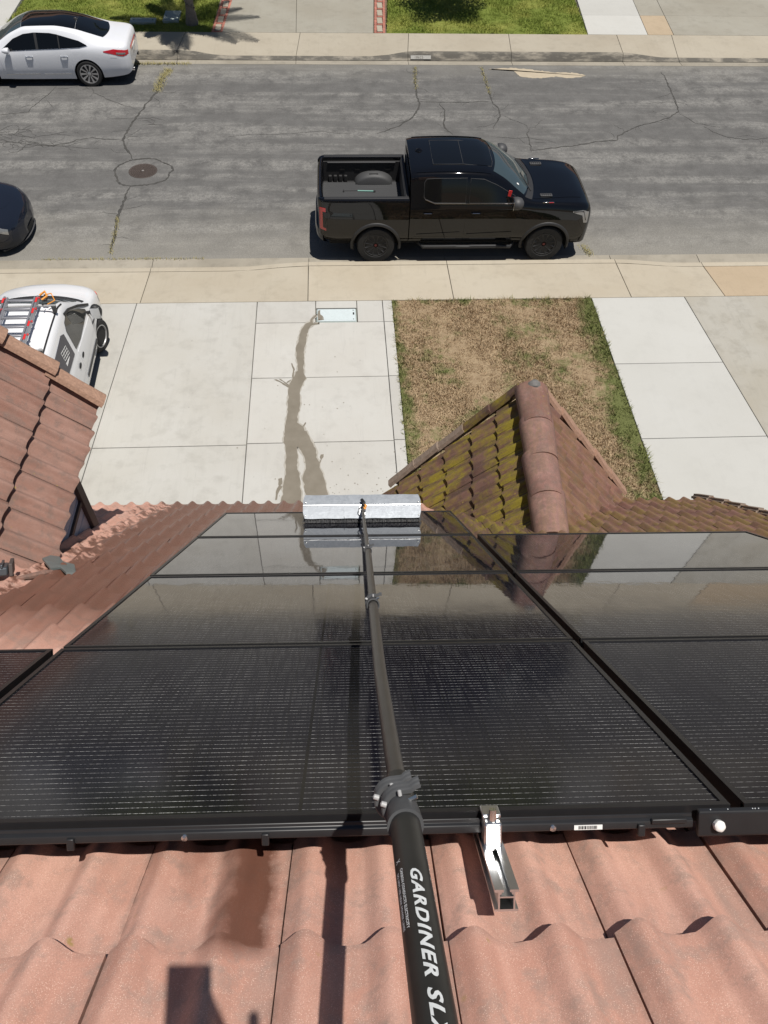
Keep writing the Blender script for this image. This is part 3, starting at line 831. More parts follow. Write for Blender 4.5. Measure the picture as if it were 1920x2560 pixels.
TW, TE, TL = 0.297, 0.333, 0.405           # tile cover width, exposure, length
def tile_mat(name, cols, moss=0.0, wet=False, dirt=0.5, stain=False):
    n = NT(name)
    P, O = n.pos(), n.obj()
    so = n.sep(O); sp = n.sep(P)
    r = n.rand()
    c = n.ramp(r, [(0.0, cols[0]), (0.35, cols[1]), (0.7, cols[2]), (1.0, cols[0])])
    blot = n.noise(P, 4.5, 5.0, 0.65)
    c = n.mix(n.maprange(blot, 0.40, 0.64, 0, 0.85), c, cols[2])
    c = n.mix(n.maprange(n.noise(P, 9.0, 4.0, 0.6), 0.50, 0.75, 0, 0.45), c, cols[3])
    fine = n.noise(P, 420.0, 2.0, 0.6)
    spk = n.voro(P, 330.0)
    strk = n.noise(n.mapping(O, (9.0, 1.3, 2.0), loc=(0, 0, 0)), 1.0, 4, .6)
    sk2 = n.math('ADD', n.math('MULTIPLY', strk, .6), n.math('MULTIPLY', n.noise(P, 3.3, 4, .6), .4))
    c = n.mix(n.maprange(sk2, .50, .62, 0, .6), c, tuple(min(1, x * 1.10 + .03) for x in cols[1]))
    c = n.mix(n.maprange(sk2, .47, .36, 0, .65), c, tuple(x * .70 for x in cols[3]))
    c = n.mix(n.maprange(n.noise(P, 14.0, 5, .7), .50, .66, 0, .7), c, tuple(x * .78 for x in cols[3]))
    c = n.mix(n.math('MULTIPLY', n.maprange(spk, 0.30, 0.12), n.maprange(n.noise(P, 30, 3, .6), .40, .6, 0.25, .9)), c, tuple(min(1, x * 1.6 + .12) for x in cols[1]))
    c = n.mix(n.maprange(fine, 0.35, 0.7, 0, 0.35), c, tuple(x * 0.55 for x in cols[2]))
    # grime settled in the pans, streaked down the slope
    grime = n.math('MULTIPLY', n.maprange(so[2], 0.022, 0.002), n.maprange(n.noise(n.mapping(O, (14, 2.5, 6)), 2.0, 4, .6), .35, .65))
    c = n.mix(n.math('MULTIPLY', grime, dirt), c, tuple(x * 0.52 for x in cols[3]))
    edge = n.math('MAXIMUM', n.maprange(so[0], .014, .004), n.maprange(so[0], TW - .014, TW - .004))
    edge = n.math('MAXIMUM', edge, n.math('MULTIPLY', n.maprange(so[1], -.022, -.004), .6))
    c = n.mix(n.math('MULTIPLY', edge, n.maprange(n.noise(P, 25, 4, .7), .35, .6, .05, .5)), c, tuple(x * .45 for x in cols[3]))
    lich = n.math('MULTIPLY', n.maprange(n.voro(P, 9.0), .10, .05), n.maprange(n.noise(P, 40, 3, .6), .45, .6))
    c = n.mix(n.math('MULTIPLY', lich, .7), c, (0.34, 0.25, 0.05))
    rough = 0.82
    if moss > 0:
        mm = n.math('MULTIPLY', n.maprange(n.noise(n.mapping(P, (1.0, 1.0, 1.0)), 2.6, 6.0, 0.68), 0.40, 0.56), n.maprange(n.noise(n.mapping(O, (22, 3, 8)), 1.7, 4, .6), .38, .54))
        mg = n.noise(P, 90.0, 3, .6)
        mc = n.mix(mg, (0.12, 0.098, 0.012), (0.34, 0.27, 0.028))
        c = n.mix(n.math('MULTIPLY', mm, moss), c, mc)
    if wet:
        ws = n.noise(n.mapping(P, (1.0, 1.0, 1.0)), 2.2, 5, .6)
        wf = n.noise(P, 13.0, 5, .65)
        e = n.math('ADD', sp[0], n.math('ADD', n.math('MULTIPLY', n.math('SUBTRACT', ws, .5), 0.7), n.math('MULTIPLY', n.math('SUBTRACT', wf, .5), 1.15)))
        mk = n.math('MULTIPLY', n.maprange(e, -1.84, -1.70), n.maprange(sp[1], 1.45, 2.0))
        mk = n.math('MULTIPLY', mk, n.maprange(sp[0], 0.6, 0.5))
        # one drip stain on a single tile above the array
        q = n.math('ADD', sp[0], n.math('MULTIPLY', n.math('SUBTRACT', wf, .5), .07))
        st = n.math('MULTIPLY', n.math('MULTIPLY', n.maprange(q, -0.285, -0.225), n.maprange(q, -0.142, -0.172)), n.math('MULTIPLY', n.maprange(sp[1], 0.21, 0.25), n.maprange(sp[1], .8, .7)))
        st2 = n.math('MULTIPLY', n.math('MULTIPLY', n.maprange(q, -0.36, -0.335), n.maprange(q, -0.29, -0.32)), n.math('MULTIPLY', n.maprange(sp[1], 0.32, 0.4), n.maprange(sp[1], .8, .7)))
        mk = n.math('MAXIMUM', mk, n.math('MAXIMUM', st, n.math('MULTIPLY', st2, .4)))
        c = n.mix(n.math('MULTIPLY', mk, 0.88), c, n.mix(blot, (0.085, 0.033, 0.020), (0.15, 0.060, 0.038)))
        rough = n.maprange(mk, 0, 1, .82, .33)
    n.setp(col=c, rough=rough, spec=0.35)
    n.bump(n.math('ADD', fine, n.math('MULTIPLY', n.noise(P, 1100.0, 1, .5), .7)), 0.30, 0.0016)
    return n.mat
ROSE = [(0.62, 0.345, 0.262), (0.68, 0.40, 0.312), (0.55, 0.290, 0.218), (0.50, 0.36, 0.30)]
BROWN = [(0.20, 0.098, 0.072), (0.25, 0.125, 0.095), (0.16, 0.08, 0.062), (0.17, 0.115, 0.09)]
DARKB = [(0.135, 0.068, 0.048), (0.175, 0.088, 0.064), (0.105, 0.056, 0.042), (0.105, 0.075, 0.055)]
MAT['tile_main'] = tile_mat("clay_red_tile", ROSE, 0.0, wet=True)
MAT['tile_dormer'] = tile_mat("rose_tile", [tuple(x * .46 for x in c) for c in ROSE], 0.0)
MAT['tile_moss'] = tile_mat("mossy_brown_tile", DARKB, 0.95)
MAT['tile_gable'] = tile_mat("brown_tile", BROWN, 0.18)
MAT['tile_ridge'] = tile_mat("ridge_tile_weathered", [(0.25, 0.125, 0.098), (0.33, 0.185, 0.155), (0.19, 0.09, 0.07), (0.25, 0.17, 0.14)], 0.10)
MAT['tile_right'] = tile_mat("weathered_brown_tile", BROWN, 0.45, dirt=.8)
MAT['rake'] = simple("rake_tile_rough", (0.33, 0.20, 0.14), 0.9, var=.55, scale=55, bump=1.0)
MAT['rake_dark'] = simple("rake_tile_dark", (0.23, 0.175, 0.135), 0.9, var=.55, scale=30, bump=.5)
MAT['mortar'] = simple("mortar", (0.15, 0.145, 0.14), 0.95, var=.5, scale=40, bump=.6)
MAT['felt'] = simple("roof_felt", (0.012, 0.011, 0.011), 0.95)
MAT['siding'] = simple("blue_grey_siding", (0.42, 0.45, 0.52), 0.75, var=.12, scale=12)
MAT['trim'] = simple("dark_brown_trim", (0.075, 0.06, 0.055), 0.6, var=.2, scale=10)
MAT['stucco'] = simple("stucco", (0.52, 0.47, 0.40), 0.9, var=.1, scale=60, bump=.4)
MAT['flash'] = simple("grey_flashing", (0.17, 0.195, 0.19), 0.5, metal=.3, var=.2, scale=14)
MAT['vent'] = simple("dark_metal_vent", (0.11, 0.125, 0.14), 0.4, metal=.6, var=.2, scale=12)

def prof(t):
    """double roll profile across one tile, t in 0..1"""
    u = (t * 2.0) % 1.0
    h = 0.0
    if u < 0.62:
        q = math.sin(math.pi * u / 0.62)
        h = q * q * (1 - .45) + q * .45 if q < 1 else 1.0
    return 0.031 * h + 0.003 * (0.5 - 0.5 * math.cos(2 * math.pi * (u - .62) / .38) if u >= .62 else 0) * -1
def tile_mesh(name, mat, nu=31, ny=3, gap=0.0018, lift_=0.037):
    m = MB()
    top, bot = [], []
    for j in range(ny):
        y = -TL * (1 - j / (ny - 1))
        lift = lift_ * (1 - (-y) / TL) + 0.002
        rt, rb = [], []
        for i in range(nu):
            t = i / (nu - 1)
            x = gap + (TW - 2 * gap) * t
            z = prof(t * .985 + .0075) + lift
            wob = 0.002 * math.sin(9 * t + 1.3)
            rt.append((x, y + (wob if j == ny - 1 else 0), z)); rb.append((x, y + (wob if j == ny - 1 else 0), z - 0.016))
        top.append(rt); bot.append(rb)
    m.grid(top)
    m.grid(bot, flip=True)
    m.grid([top[-1], bot[-1]])
    m.grid([top[0], bot[0]], flip=True)
    m.grid([[r[0] for r in top], [r[0] for r in bot]], flip=True)
    m.grid([[r[-1] for r in top], [r[-1] for r in bot]])
    me = m.mesh(name, mat, True, 50)
    return me

_fM = CAM_M.inverted()
def in_view(p, mx=0.06):
    c = _fM @ p
    if c.z > -0.2: return False
    k = 0.7511913706274711
    x, y = c.x / -c.z * k / 0.75, c.y / -c.z * k
    return abs(x) < .5 + mx and abs(y) < .5 + mx

def lay_tiles(parent, F, me, u0, s_tail0, ks, cols, keep, vis, mat, jit=0.002, name="tile", skew=0.0, TE=TE):
    """one object for every tile in view, the rest joined"""
    rest = MB()
    n = 0
    for k in ks:
        s = s_tail0 + TE * k
        for c in cols:
            u = u0 + TW * c
            if not keep(u + TW / 2, s - TE / 2):
                continue
            T = F @ Matrix.Translation((u + random.uniform(-jit, jit), s + random.uniform(-jit, jit) * 3 + skew * math.sin(c * 1.9 + k), random.uniform(0, .003)))
            T = T @ Matrix.Rotation(random.uniform(-.006, .006), 4, 'Z') @ Matrix.Rotation(random.uniform(-.004, .004), 4, 'X')
            T = T @ Matrix.Scale(TE / 0.333, 4, (0, 1, 0))
            w = T @ Vector((TW / 2, -TE / 2, 0.02))
            if vis(u + TW / 2, s - TE / 2) and in_view(w):
                inst(name, me, parent, T); n += 1
            else:
                vs = [T @ v.co for v in me.vertices]
                rest.add(vs, [tuple(p.vertices) for p in me.polygons])
    if rest.v:
        o = rest.build("hidden_tiles", mat, parent, smooth=True, angle=50)
        o["kind"] = "stuff"
    return n

house = empty("house", (0, 0, 0))
tag(house, "tiled house roof below the camera, with a small gable and a taller side wing", "house")
U_L, U_R = -5.2, 3.62
S_RIDGE = 0.15
def sheet(name, F, pts, mat, parent, th=0.03):
    m = MB(); n = len(pts)
    a = [F @ Vector((p[0], p[1], 0)) for p in pts]; b = [F @ Vector((p[0], p[1], -th)) for p in pts]
    m.add(a + b, [tuple(range(n)), tuple(range(2 * n - 1, n - 1, -1))] + [(i, n + i, n + (i + 1) % n, (i + 1) % n) for i in range(n)])
    return m.build(name, mat, parent, fixn=True)
TF = RF @ Matrix.Translation((0, 0, N_TILE))
main_roof = sheet("main_roof", TF @ Matrix.Translation((0, 0, -.012)), [(U_L, S_RIDGE), (U_R, S_RIDGE), (U_R, S_EAVE - .04), (U_L, S_EAVE - .04)], MAT['felt'], house, .05)
# back slope (behind the ridge, where the photographer stands)
def rf_pt(u, s, n=0.0):
    return RF @ Vector((u, s, n))
r0 = TF @ Vector((0, S_RIDGE, 0))
BF = frame((ZR.inverted() @ r0), (-1, 0, 0), (0, -CA, -SA), (0, -SA, CA))
sheet("rear_roof", BF, [(-U_R, 0), (-U_L, 0), (-U_L, 3.5), (-U_R, 3.5)], MAT['tile_main'], house, .05)

U0 = -0.136
S0 = 1.236
me_main = tile_mesh("tile", MAT['tile_main'])
me_right = tile_mesh("tile", MAT['tile_right'])
PAN_W, PAN_L, PAN_U, PAN_S = 1.745, 1.1126, -0.984, 1.410
def under_panels(u, s):
    if -0.95 < u < 0.73 and 1.75 < s < 5.72: return True
    if 0.73 <= u < 2.42 and 1.75 < s < 4.6: return True
    if u < -0.95 and 1.75 < s < 2.4: return True
    return False
# gable on the right: ridge along hy
G_RX, G_RZ, G_YF = 1.60, 5.36, 5.06
G_T = math.tan(math.radians(51.0))
# side wing (dormer) on the left
D_EX, D_EZ, D_YF, D_A = -1.90, 5.97, 4.2, math.radians(49.0)
def main_z(hy):
    p = ZR.inverted() @ (TF @ Vector((0, 0, 0)))
    return p.z - (hy - p.y) * SA / CA
def hyz(u, s):
    p = ZR.inverted() @ (TF @ Vector((u, s, 0)))
    return p.y, p.z
def under_gable(u, s):
    hy, z = hyz(u, s)
    return z < G_RZ - abs(u - G_RX) * G_T - 0.35
def under_wing(u, s):
    hy, z = hyz(u, s)
    return u < D_EX - .5 and z < D_EZ + (D_EX - u) * math.tan(D_A) - 0.6 and hy < 3.6
keepm = lambda u, s: S_RIDGE + .1 < s < S_EAVE and U_L < u < U_R and not under_gable(u, s)
vism = lambda u, s: not under_panels(u, s) and not under_wing(u, s)
me_moss = tile_mesh("tile", MAT['tile_moss'])
near_gable = lambda u, s: u > .72 and s > 5.2
n1 = lay_tiles(main_roof, TF, me_main, U0, S0, range(-3, 21), range(-16, 5), lambda u, s: keepm(u, s) and u < G_RX - .3 and not near_gable(u, s), vism, MAT['tile_main'])
n4 = lay_tiles(main_roof, TF, me_moss, U0, S0, range(-3, 21), range(-16, 5), lambda u, s: keepm(u, s) and u < G_RX - .3 and near_gable(u, s), vism, MAT['tile_moss'])
n2 = lay_tiles(main_roof, TF, me_right, U0, S0, range(-3, 21), range(4, 13), lambda u, s: keepm(u, s) and u >= G_RX - .3 and s > 4, vism, MAT['tile_right'])
n3 = lay_tiles(main_roof, TF, me_main, U0, S0, range(-3, 10), range(4, 13), lambda u, s: keepm(u, s) and u >= G_RX - .3 and s <= 4, vism, MAT['tile_main'])
# rake trim along the right-hand end
rk = MB().box((0, 0, 0), (0.10, 0.40, 0.075)); 
rk_me = rk.mesh("rake_tile", MAT['rake_dark'])
bm = bmesh.new(); bm.from_mesh(rk_me); bmesh.ops.bevel(bm, geom=bm.edges[:], offset=.025, segments=3, affect='EDGES'); bm.to_mesh(rk_me); bm.free()
for k in range(24):
    inst("rake_tile", rk_me, main_roof, TF @ Matrix.Translation((U_R + .0, .4 + k * .32, .03)) @ Matrix.Rotation(-.05, 4, 'X'))
# bird-stop and fascia at the eaves
ev = [ZR.inverted() @ (TF @ Vector((u, S_EAVE - .05, -.06))) for u in (U_L, U_R)]
fm = MB().box(((U_L + U_R) / 2, ev[0].y + .01, ev[0].z - .10), (U_R - U_L, .04, .2))
fm.v = [tuple(ZR @ Vector(v)) for v in fm.v]
fm.build("fascia", MAT['trim'], house)
# walls under the roof
def hbox(name, x0, x1, y0, y1, z0, z1, mat, parent, bevel=0):
    m = MB().box(((x0 + x1) / 2, (y0 + y1) / 2, (z0 + z1) / 2), (x1 - x0, y1 - y0, z1 - z0))
    m.v = [tuple(ZR @ Vector(v)) for v in m.v]
    return m.build(name, mat, parent, bevel=bevel)
hbox("front_wall", U_L + .1, U_R - .2, 4.18, 4.34, 0.1, 3.95, MAT['stucco'], house)
m = MB()
pk = hyz(0, S_RIDGE)
for x in (U_L + .15, U_R - .25):
    m.add([ZR @ Vector((x, 4.2, .1)), ZR @ Vector((x, 4.2, main_z(4.2) - .12)), ZR @ Vector((x, pk[0], pk[1] - .12)), ZR @ Vector((x, pk[0] - 2.4, pk[1] - .12 - 2.4 * SA / CA)), ZR @ Vector((x, pk[0] - 2.4, .1))], [(0, 1, 2, 3, 4)])
m.build("side_wall", MAT['stucco'], house)

# ---- small gable
def slope_frame(ridge_x, ridge_z, y_front, ang, side):
    """x runs along the eave, y down the slope"""
    ca, sa = math.cos(ang), math.sin(ang)
    ey = (side * ca, 0, -sa); ez = (side * sa, 0, ca)
    ex = (0, -1, 0) if side < 0 else (0, 1, 0)
    # ex x ey must equal ez
    v = Vector(ex).cross(Vector(ey))
    if (v - Vector(ez)).length > .01: ex = tuple(-c for c in ex)
    return frame((ridge_x, y_front, ridge_z), ex, ey, ez), ex[1]
GA = math.radians(51.0)
gable = empty("gable_roof"); gable.parent = house
_gp = ZR @ Vector((G_RX, G_YF, 0))
gable.matrix_basis = Matrix.Translation(_gp) @ Matrix.Rotation(math.radians(-3.6), 4, 'Z') @ Matrix.Translation(-_gp)
me_gable = tile_mesh("tile", MAT['tile_gable'])
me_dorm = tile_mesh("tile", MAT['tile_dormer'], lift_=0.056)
gl = 2.55
for side, me, mt in ((-1, me_moss, MAT['tile_moss']), (1, me_gable, MAT['tile_gable'])):
    F, sg = slope_frame(G_RX, G_RZ, G_YF - .06, GA, side)
    # sg: sign of hy per unit of u;  u must run from the front (0) back to the main roof
    def keep(u, s, F=F):
        p = ZR.inverted() @ (F @ Vector((u, s, 0)))
        return p.y < G_YF - .02 and p.z > main_z(p.y) - .30 and p.y > 3.0 and s > .05
    cols = range(0, 9) if sg > 0 else range(-9, 0)
    if sg > 0: cols = range(-9, 0)
    u_start = 0.0
    cols = [c for c in range(-9, 9)]
    lay_tiles(gable, F, me, 0.0 if sg < 0 else 0.0, 0.40, range(0, 6), cols, keep, lambda u, s: True, mt, jit=.005, skew=.008)
    lo = 1.92
    a = 0.0; b = 2.0
    pts = []
    for (u, s) in ((0, 0), (0, lo)):
        pts.append((u, s))
    ub = -1.9 * 1.0 if sg > 0 else 1.9
    sheet("gable_deck", F @ Matrix.Translation((0, 0, -.012)), [(0, .03), (0, lo), (ub * .12, lo), (ub * .90, .03)], MAT['felt'], gable, .03)
# ridge tiles
m_r = MB(); rows = []
for j in range(4):
    y = j / 3 * 0.46
    r = 0.134 + 0.014 * (j / 3)
    rows.append([(r * math.cos(t), y, r * 0.84 * math.sin(t) - .045) for t in np.linspace(-.25, math.pi + .25, 15)])
inner = [[(x * .87, y, z * .87 - .004) for x, y, z in r] for r in rows]
m_r.grid(rows, flip=True); m_r.grid(inner); m_r.grid([rows[-1], inner[-1]], flip=True); m_r.grid([rows[0], inner[0]])
rd_me = m_r.mesh("ridge_tile", MAT['tile_ridge'], True, 50)
for k in range(4):
    y = G_YF - .12 - .40 * (k + 1)
    T = ZR @ Matrix.Translation((G_RX, y, G_RZ + .055 + random.uniform(-.004, .004))) @ Matrix.Rotation(-.055, 4, 'X') @ Matrix.Rotation(random.uniform(-.025, .025), 4, 'Z')
    inst("ridge_tile", rd_me, gable, T)
cap = MB().lathe([(0.0, .05), (.03, .042), (.055, .02), (.07, -.04)], (0, 0, 0), (0, 0.25, 1), 12)
for i, v in enumerate(cap.v): cap.v[i] = (v[0] * random.uniform(.85, 1.1), v[1] * random.uniform(.7, 1.0), v[2])
o = cap.build("mortar_cap", MAT['mortar'], gable, smooth=True); o.matrix_basis = ZR @ Matrix.Translation((G_RX, G_YF - .10, G_RZ + .09))
# rake tiles on both front edges
def rake_piece(name, mat, L=.40, w=.11, h=.10):
    m = MB()
    sec = [(-w / 2, 0), (-w / 2 + .02, .028), (w / 2 - .03, .03), (w / 2, .012), (w / 2, -h), (w / 2 - .02, -h), (w / 2 - .02, 0)]
    r0 = [(x, 0, z) for x, z in sec]; r1 = [(x, L * .5, z + .004 * math.sin(x * 60)) for x, z in sec]; r2 = [(x * 1.04, L, z + .004) for x, z in sec]
    m.grid([r0, r1, r2], closed=True)
    n = len(sec)
    m.add(r0, [tuple(range(n))]); m.add(r2, [tuple(range(n - 1, -1, -1))])
    me = m.mesh(name, mat, True, 30)
    bm = bmesh.new(); bm.from_mesh(me); bmesh.ops.recalc_face_normals(bm, faces=bm.faces); bm.to_mesh(me); bm.free()
    return me
rk_moss = rake_piece("rake_tile", MAT['tile_moss']); rk_brn = rake_piece("rake_tile", MAT['rake_dark']); rk_warm = rake_piece("rake_tile", MAT['rake'])
for side in (-1, 1):
    F, sg = slope_frame(G_RX, G_RZ, G_YF, GA, side)
    flip = Matrix.Identity(4) if (sg > 0) else Matrix.Scale(-1, 4, (1, 0, 0))
    for k in range(5):
        me = (rk_moss if k < 2 else rk_brn) if side < 0 else rk_warm
        T = F @ Matrix.Translation((0, .10 + k * .345, .055 + .006 * (k % 2))) @ flip @ Matrix.Rotation(-.05, 4, 'X') @ Matrix.Rotation(random.uniform(-.03, .03), 4, 'Z')
        inst("rake_tile", me, gable, T)
# gable front wall (faces the street)
m = MB()
gw = 1.25
for y in (G_YF - .28, G_YF - .40):
    m.add([ZR @ Vector((G_RX - gw, y, .1)), ZR @ Vector((G_RX + gw, y, .1)), ZR @ Vector((G_RX + gw, y, G_RZ - gw * G_T - .08)), ZR @ Vector((G_RX, y, G_RZ - .1)), ZR @ Vector((G_RX - gw, y, G_RZ - gw * G_T - .08))], [(0, 1, 2, 3, 4)])
m.build("gable_wall", MAT['stucco'], house)

# ---- taller side wing on the left
wing = empty("side_wing_roof"); wing.parent = house
RW = 2.6                                        # run from eave up to its ridge
D_RX, D_RZ = D_EX - RW, D_EZ + RW * math.tan(D_A)
F, sg = slope_frame(D_RX, D_RZ, D_YF, D_A, 1)
SL = RW / math.cos(D_A)
def keepw(u, s):
    p = ZR.inverted() @ (F @ Vector((u, s, 0)))
    return p.y < D_YF + .02 and p.z > main_z(p.y) - .12 and s > .1
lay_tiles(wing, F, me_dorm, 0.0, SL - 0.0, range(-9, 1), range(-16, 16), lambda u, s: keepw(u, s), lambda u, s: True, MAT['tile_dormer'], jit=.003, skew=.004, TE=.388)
sheet("wing_deck", F @ Matrix.Translation((0, 0, -.012)), [(0, .02), (0, SL - .03), (sg * -1.55, SL - .03), (sg * -4.6, .02)], MAT['felt'], wing, .03)
F2, sg2 = slope_frame(D_RX, D_RZ, D_YF, D_A, -1)
sheet("wing_rear_slope", F2 @ Matrix.Translation((0, 0, .02)), [(0, .0), (0, 2.4), (sg2 * -3.0, 2.4), (sg2 * -4.6, .0)], MAT['tile_dormer'], wing, .05)
flip = Matrix.Identity(4) if sg > 0 else Matrix.Scale(-1, 4, (1, 0, 0))
big_rake = rake_piece("rake_tile", MAT['rake'], L=.44, w=.135, h=.12)
for k in range(10):
    T = F @ Matrix.Translation((sg * -.022 + random.uniform(-.006, .006), SL - .05 - .385 * (k + 1), .066)) @ flip @ Matrix.Rotation(.075, 4, 'X') @ Matrix.Rotation(random.uniform(-.035, .035), 4, 'Z') @ Matrix.Rotation(random.uniform(-.08, .08), 4, 'Y')
    inst("rake_tile", big_rake, wing, T)
# wing wall with lap siding, corner board, trim line
WX = -2.06
MB_w = MB()
YB = 2.5
wall = hbox("wing_wall", WX - .12, WX - .012, YB - .1, 3.72, 4.2, 6.05, MAT['siding'], house)
z = 4.6
while z < 6.0:
    b = hbox("siding_board", WX - .02, WX + .002, YB - .1, 3.70, z + .004, z + .176, MAT['siding'], wall, bevel=.004)
    z += .18
hbox("front_gable_wall", D_RX - 1.6, WX - .02, 3.62, 3.73, 3.0, 5.98, MAT['stucco'], house)
hbox("corner_board", WX - .06, WX + .035, 3.68, 3.77, 4.4, 6.0, MAT['trim'], house, bevel=.004)
hbox("trim_strip", WX - .01, WX + .022, YB, 3.70, 5.44, 5.475, MAT['trim'], house)
# flashing where the wing eave dies into the main roof
m = MB()
fp = [(-1.90, 4.93, .06), (-1.754, 4.64, .06), (-1.666, 4.58, .055), (-1.581, 4.364, .05), (-1.628, 4.342, .055), (-1.70, 4.448, .065), (-1.73, 4.386, .07), (-1.86, 4.60, .09)]
vs = [TF @ Vector(p) for p in fp]; vs2 = [TF @ Vector((p[0], p[1], p[2] - .012)) for p in fp]; n = len(vs)
m.add(vs + vs2, [tuple(range(n)), tuple(range(2 * n - 1, n - 1, -1))] + [(i, n + i, n + (i + 1) % n, (i + 1) % n) for i in range(n)])
m.build("valley_flashing", MAT['flash'], main_roof)
m = MB().tube([TF @ Vector((-1.86, 4.20, .05)), TF @ Vector((-1.80, 4.27, .05)), TF @ Vector((-1.75, 4.34, .05)), TF @ Vector((-1.73, 4.40, .05))], [.010, .018, .02, .012], 8)
m.build("valley_mortar", MAT['tile_dormer'], main_roof, smooth=True)
# small dark vent in the valley at the picture's left edge
vt = empty("roof_vent", mat=TF @ Matrix.Translation((-1.93, 4.26, .075)) @ Matrix.Rotation(.35, 4, 'Z'))
tag(vt, "dark ribbed metal roof vent at the foot of the left wing roof", "roof vent")
MB().box((-.08, 0, .02), (.2, .16, .05)).build("hood", MAT['vent'], vt, bevel=.01)
for k in range(4):
    MB().box((-.10 + k * .045, 0, .05), (.012, .17, .02)).build("rib", MAT['vent'], vt, bevel=.003)
MB().box((.035, 0, .03), (.02, .18, .07)).build("front_lip", MAT['trim'], vt, bevel=.004)

# ================================================================== SOLAR PANELS
def glass_mat():
    n = NT("solar_glass")
    O = n.obj(); P = n.pos()
    s = n.sep(O)
    pitch = 1.06 / 48.0
    fr = n.math('ABSOLUTE', n.math('SUBTRACT', n.math('FRACT', n.math('DIVIDE', s[1], pitch)), 0.5))
    brk = n.noise(n.mapping(P, (170, 9, 9)), 1.0, 4, .7)
    brk2 = n.noise(n.mapping(P, (2.5, 2.5, 2.5)), 1.0, 3, .6)
    line = n.math('LESS_THAN', fr, 0.026)
    cellx = n.math('ABSOLUTE', n.math('SUBTRACT', n.math('FRACT', n.math('DIVIDE', n.math('ADD', s[0], 10.0), 0.0835)), 0.5))
    gapx = n.math('GREATER_THAN', cellx, 0.485)
    celly = n.math('ABSOLUTE', n.math('SUBTRACT', n.math('FRACT', n.math('DIVIDE', s[1], 1.06 / 6.0)), 0.5))
    gapy = n.math('GREATER_THAN', celly, 0.492)
    mid = n.math('LESS_THAN', n.math('ABSOLUTE', s[0]), 0.0038)
    cell = n.mix(n.noise(n.mapping(O, (12, 5.6, 1)), 1.0, 2, .5), (0.0055, 0.0058, 0.0100), (0.0085, 0.0085, 0.0140))
    c = n.mix(n.math('MULTIPLY', n.math('MAXIMUM', gapx, gapy), .6), cell, (0.004, 0.004, 0.004))
    lit = n.math('MULTIPLY', line, n.math('MULTIPLY', n.maprange(brk, 0.42, 0.62, 0.10, 1.0), n.maprange(brk2, .35, .65, .28, 1.0)))  # silver busbars; their dotted sun sparkle is painted in as noise-broken brightness
    lit = n.math('MULTIPLY', lit, n.math('SUBTRACT', 1.0, mid))
    c = n.mix(lit, c, (0.72, 0.71, 0.69))
    c = n.mix(n.math('MULTIPLY', mid, .8), c, (0.003, 0.003, 0.003))
    dust = n.maprange(n.noise(P, 7.0, 5, .65), .55, .8, 0, .012)
    c = n.mix(dust, c, (0.5, 0.48, 0.44))
    wet_ = n.maprange(n.math('ADD', n.sep(P)[1], n.math('MULTIPLY', n.math('SUBTRACT', n.noise(P, 3.0, 5, .65), .5), .9)), 1.25, 1.75)
    n.setp(col=c, rough=n.maprange(wet_, 0, 1, 0.12, 0.022), ior=n.maprange(wet_, 0, 1, 1.36, 1.56), spec=0.5)
    wv = n.noise(n.mapping(P, (1, 1, 1)), 9.0, 3, .5)
    wv2 = n.noise(P, 55.0, 2, .5)
    n.bump(n.math('ADD', wv, n.math('MULTIPLY', wv2, .10)), 0.045, 0.004)
    return n.mat
MAT['glass'] = glass_mat()
MAT['frame'] = simple("black_anodised", (0.012, 0.012, 0.013), 0.38, metal=.0, var=.3, scale=20)
MAT['rail_black'] = simple("black_rail", (0.016, 0.016, 0.017), 0.42, var=.3, scale=20)
MAT['alu'] = simple("mill_aluminium", (0.68, 0.69, 0.70), 0.32, metal=1.0, var=.12, scale=40)
MAT['steel'] = simple("bright_steel", (0.72, 0.72, 0.70), 0.25, metal=1.0)
def frame_sec():
    return [(0, 0), (0.014, 0), (0.014, -.006), (0.003, -.006), (0.003, -.032), (0.028, -.032), (0.028, -.034), (0, -.034)]
pw, ph = PAN_W - .022, PAN_L - .018
def panel_meshes():
    g = MB().box((0, 0, -.0065), (pw - .022, ph - .022, .005)).mesh("glass", MAT['glass'])
    sec = frame_sec()
    parts = []
    hx, hy = pw / 2, ph / 2
    for (a, b, ux) in (((-hx, -hy, 0), (hx, -hy, 0), (0, 1, 0)), ((hx, hy, 0), (-hx, hy, 0), (0, -1, 0)), ((-hx, hy, 0), (-hx, -hy, 0), (1, 0, 0)), ((hx, -hy, 0), (hx, hy, 0), (-1, 0, 0))):
        me = MB().extrude(sec, a, b, ux, (0, 0, 1)).mesh("frame_side", MAT['frame'])
        bm = bmesh.new(); bm.from_mesh(me); bmesh.ops.recalc_face_normals(bm, faces=bm.faces); bm.to_mesh(me); bm.free()
        parts.append(me)
    # butt the short sides between the long ones
    for me in parts[2:]:
        for v in me.vertices:
            v.co.y *= (hy - .0145) / hy
    bk = MB().box((0, 0, -.0125), (pw - .03, ph - .03, .004)).mesh("backsheet", MAT['felt'])
    return g, parts, bk
g_me, f_mes, b_me = panel_meshes()
PF = RF @ Matrix.Translation((0, 0, -D_PANEL))
names = {(0, 0): "nearest", (0, 1): "second", (0, 2): "third", (0, 3): "farthest"}
def panel(ci, ri, label):
    u = PAN_U + PAN_W * (ci + .5) + (0.006 if ci > 0 else 0) - (0.006 if ci < 0 else 0)
    s = PAN_S + PAN_L * (ri + .5)
    e = empty("solar_panel", mat=PF @ Matrix.Translation((u, s, 0)) @ Matrix.Rotation(random.uniform(-.0015, .0015), 4, 'X'))
    tag(e, label, "solar panel", "solar panels on the roof")
    inst("glass", g_me, e); inst("backsheet", b_me, e)
    for me in f_mes: inst("frame_side", me, e)
    return e
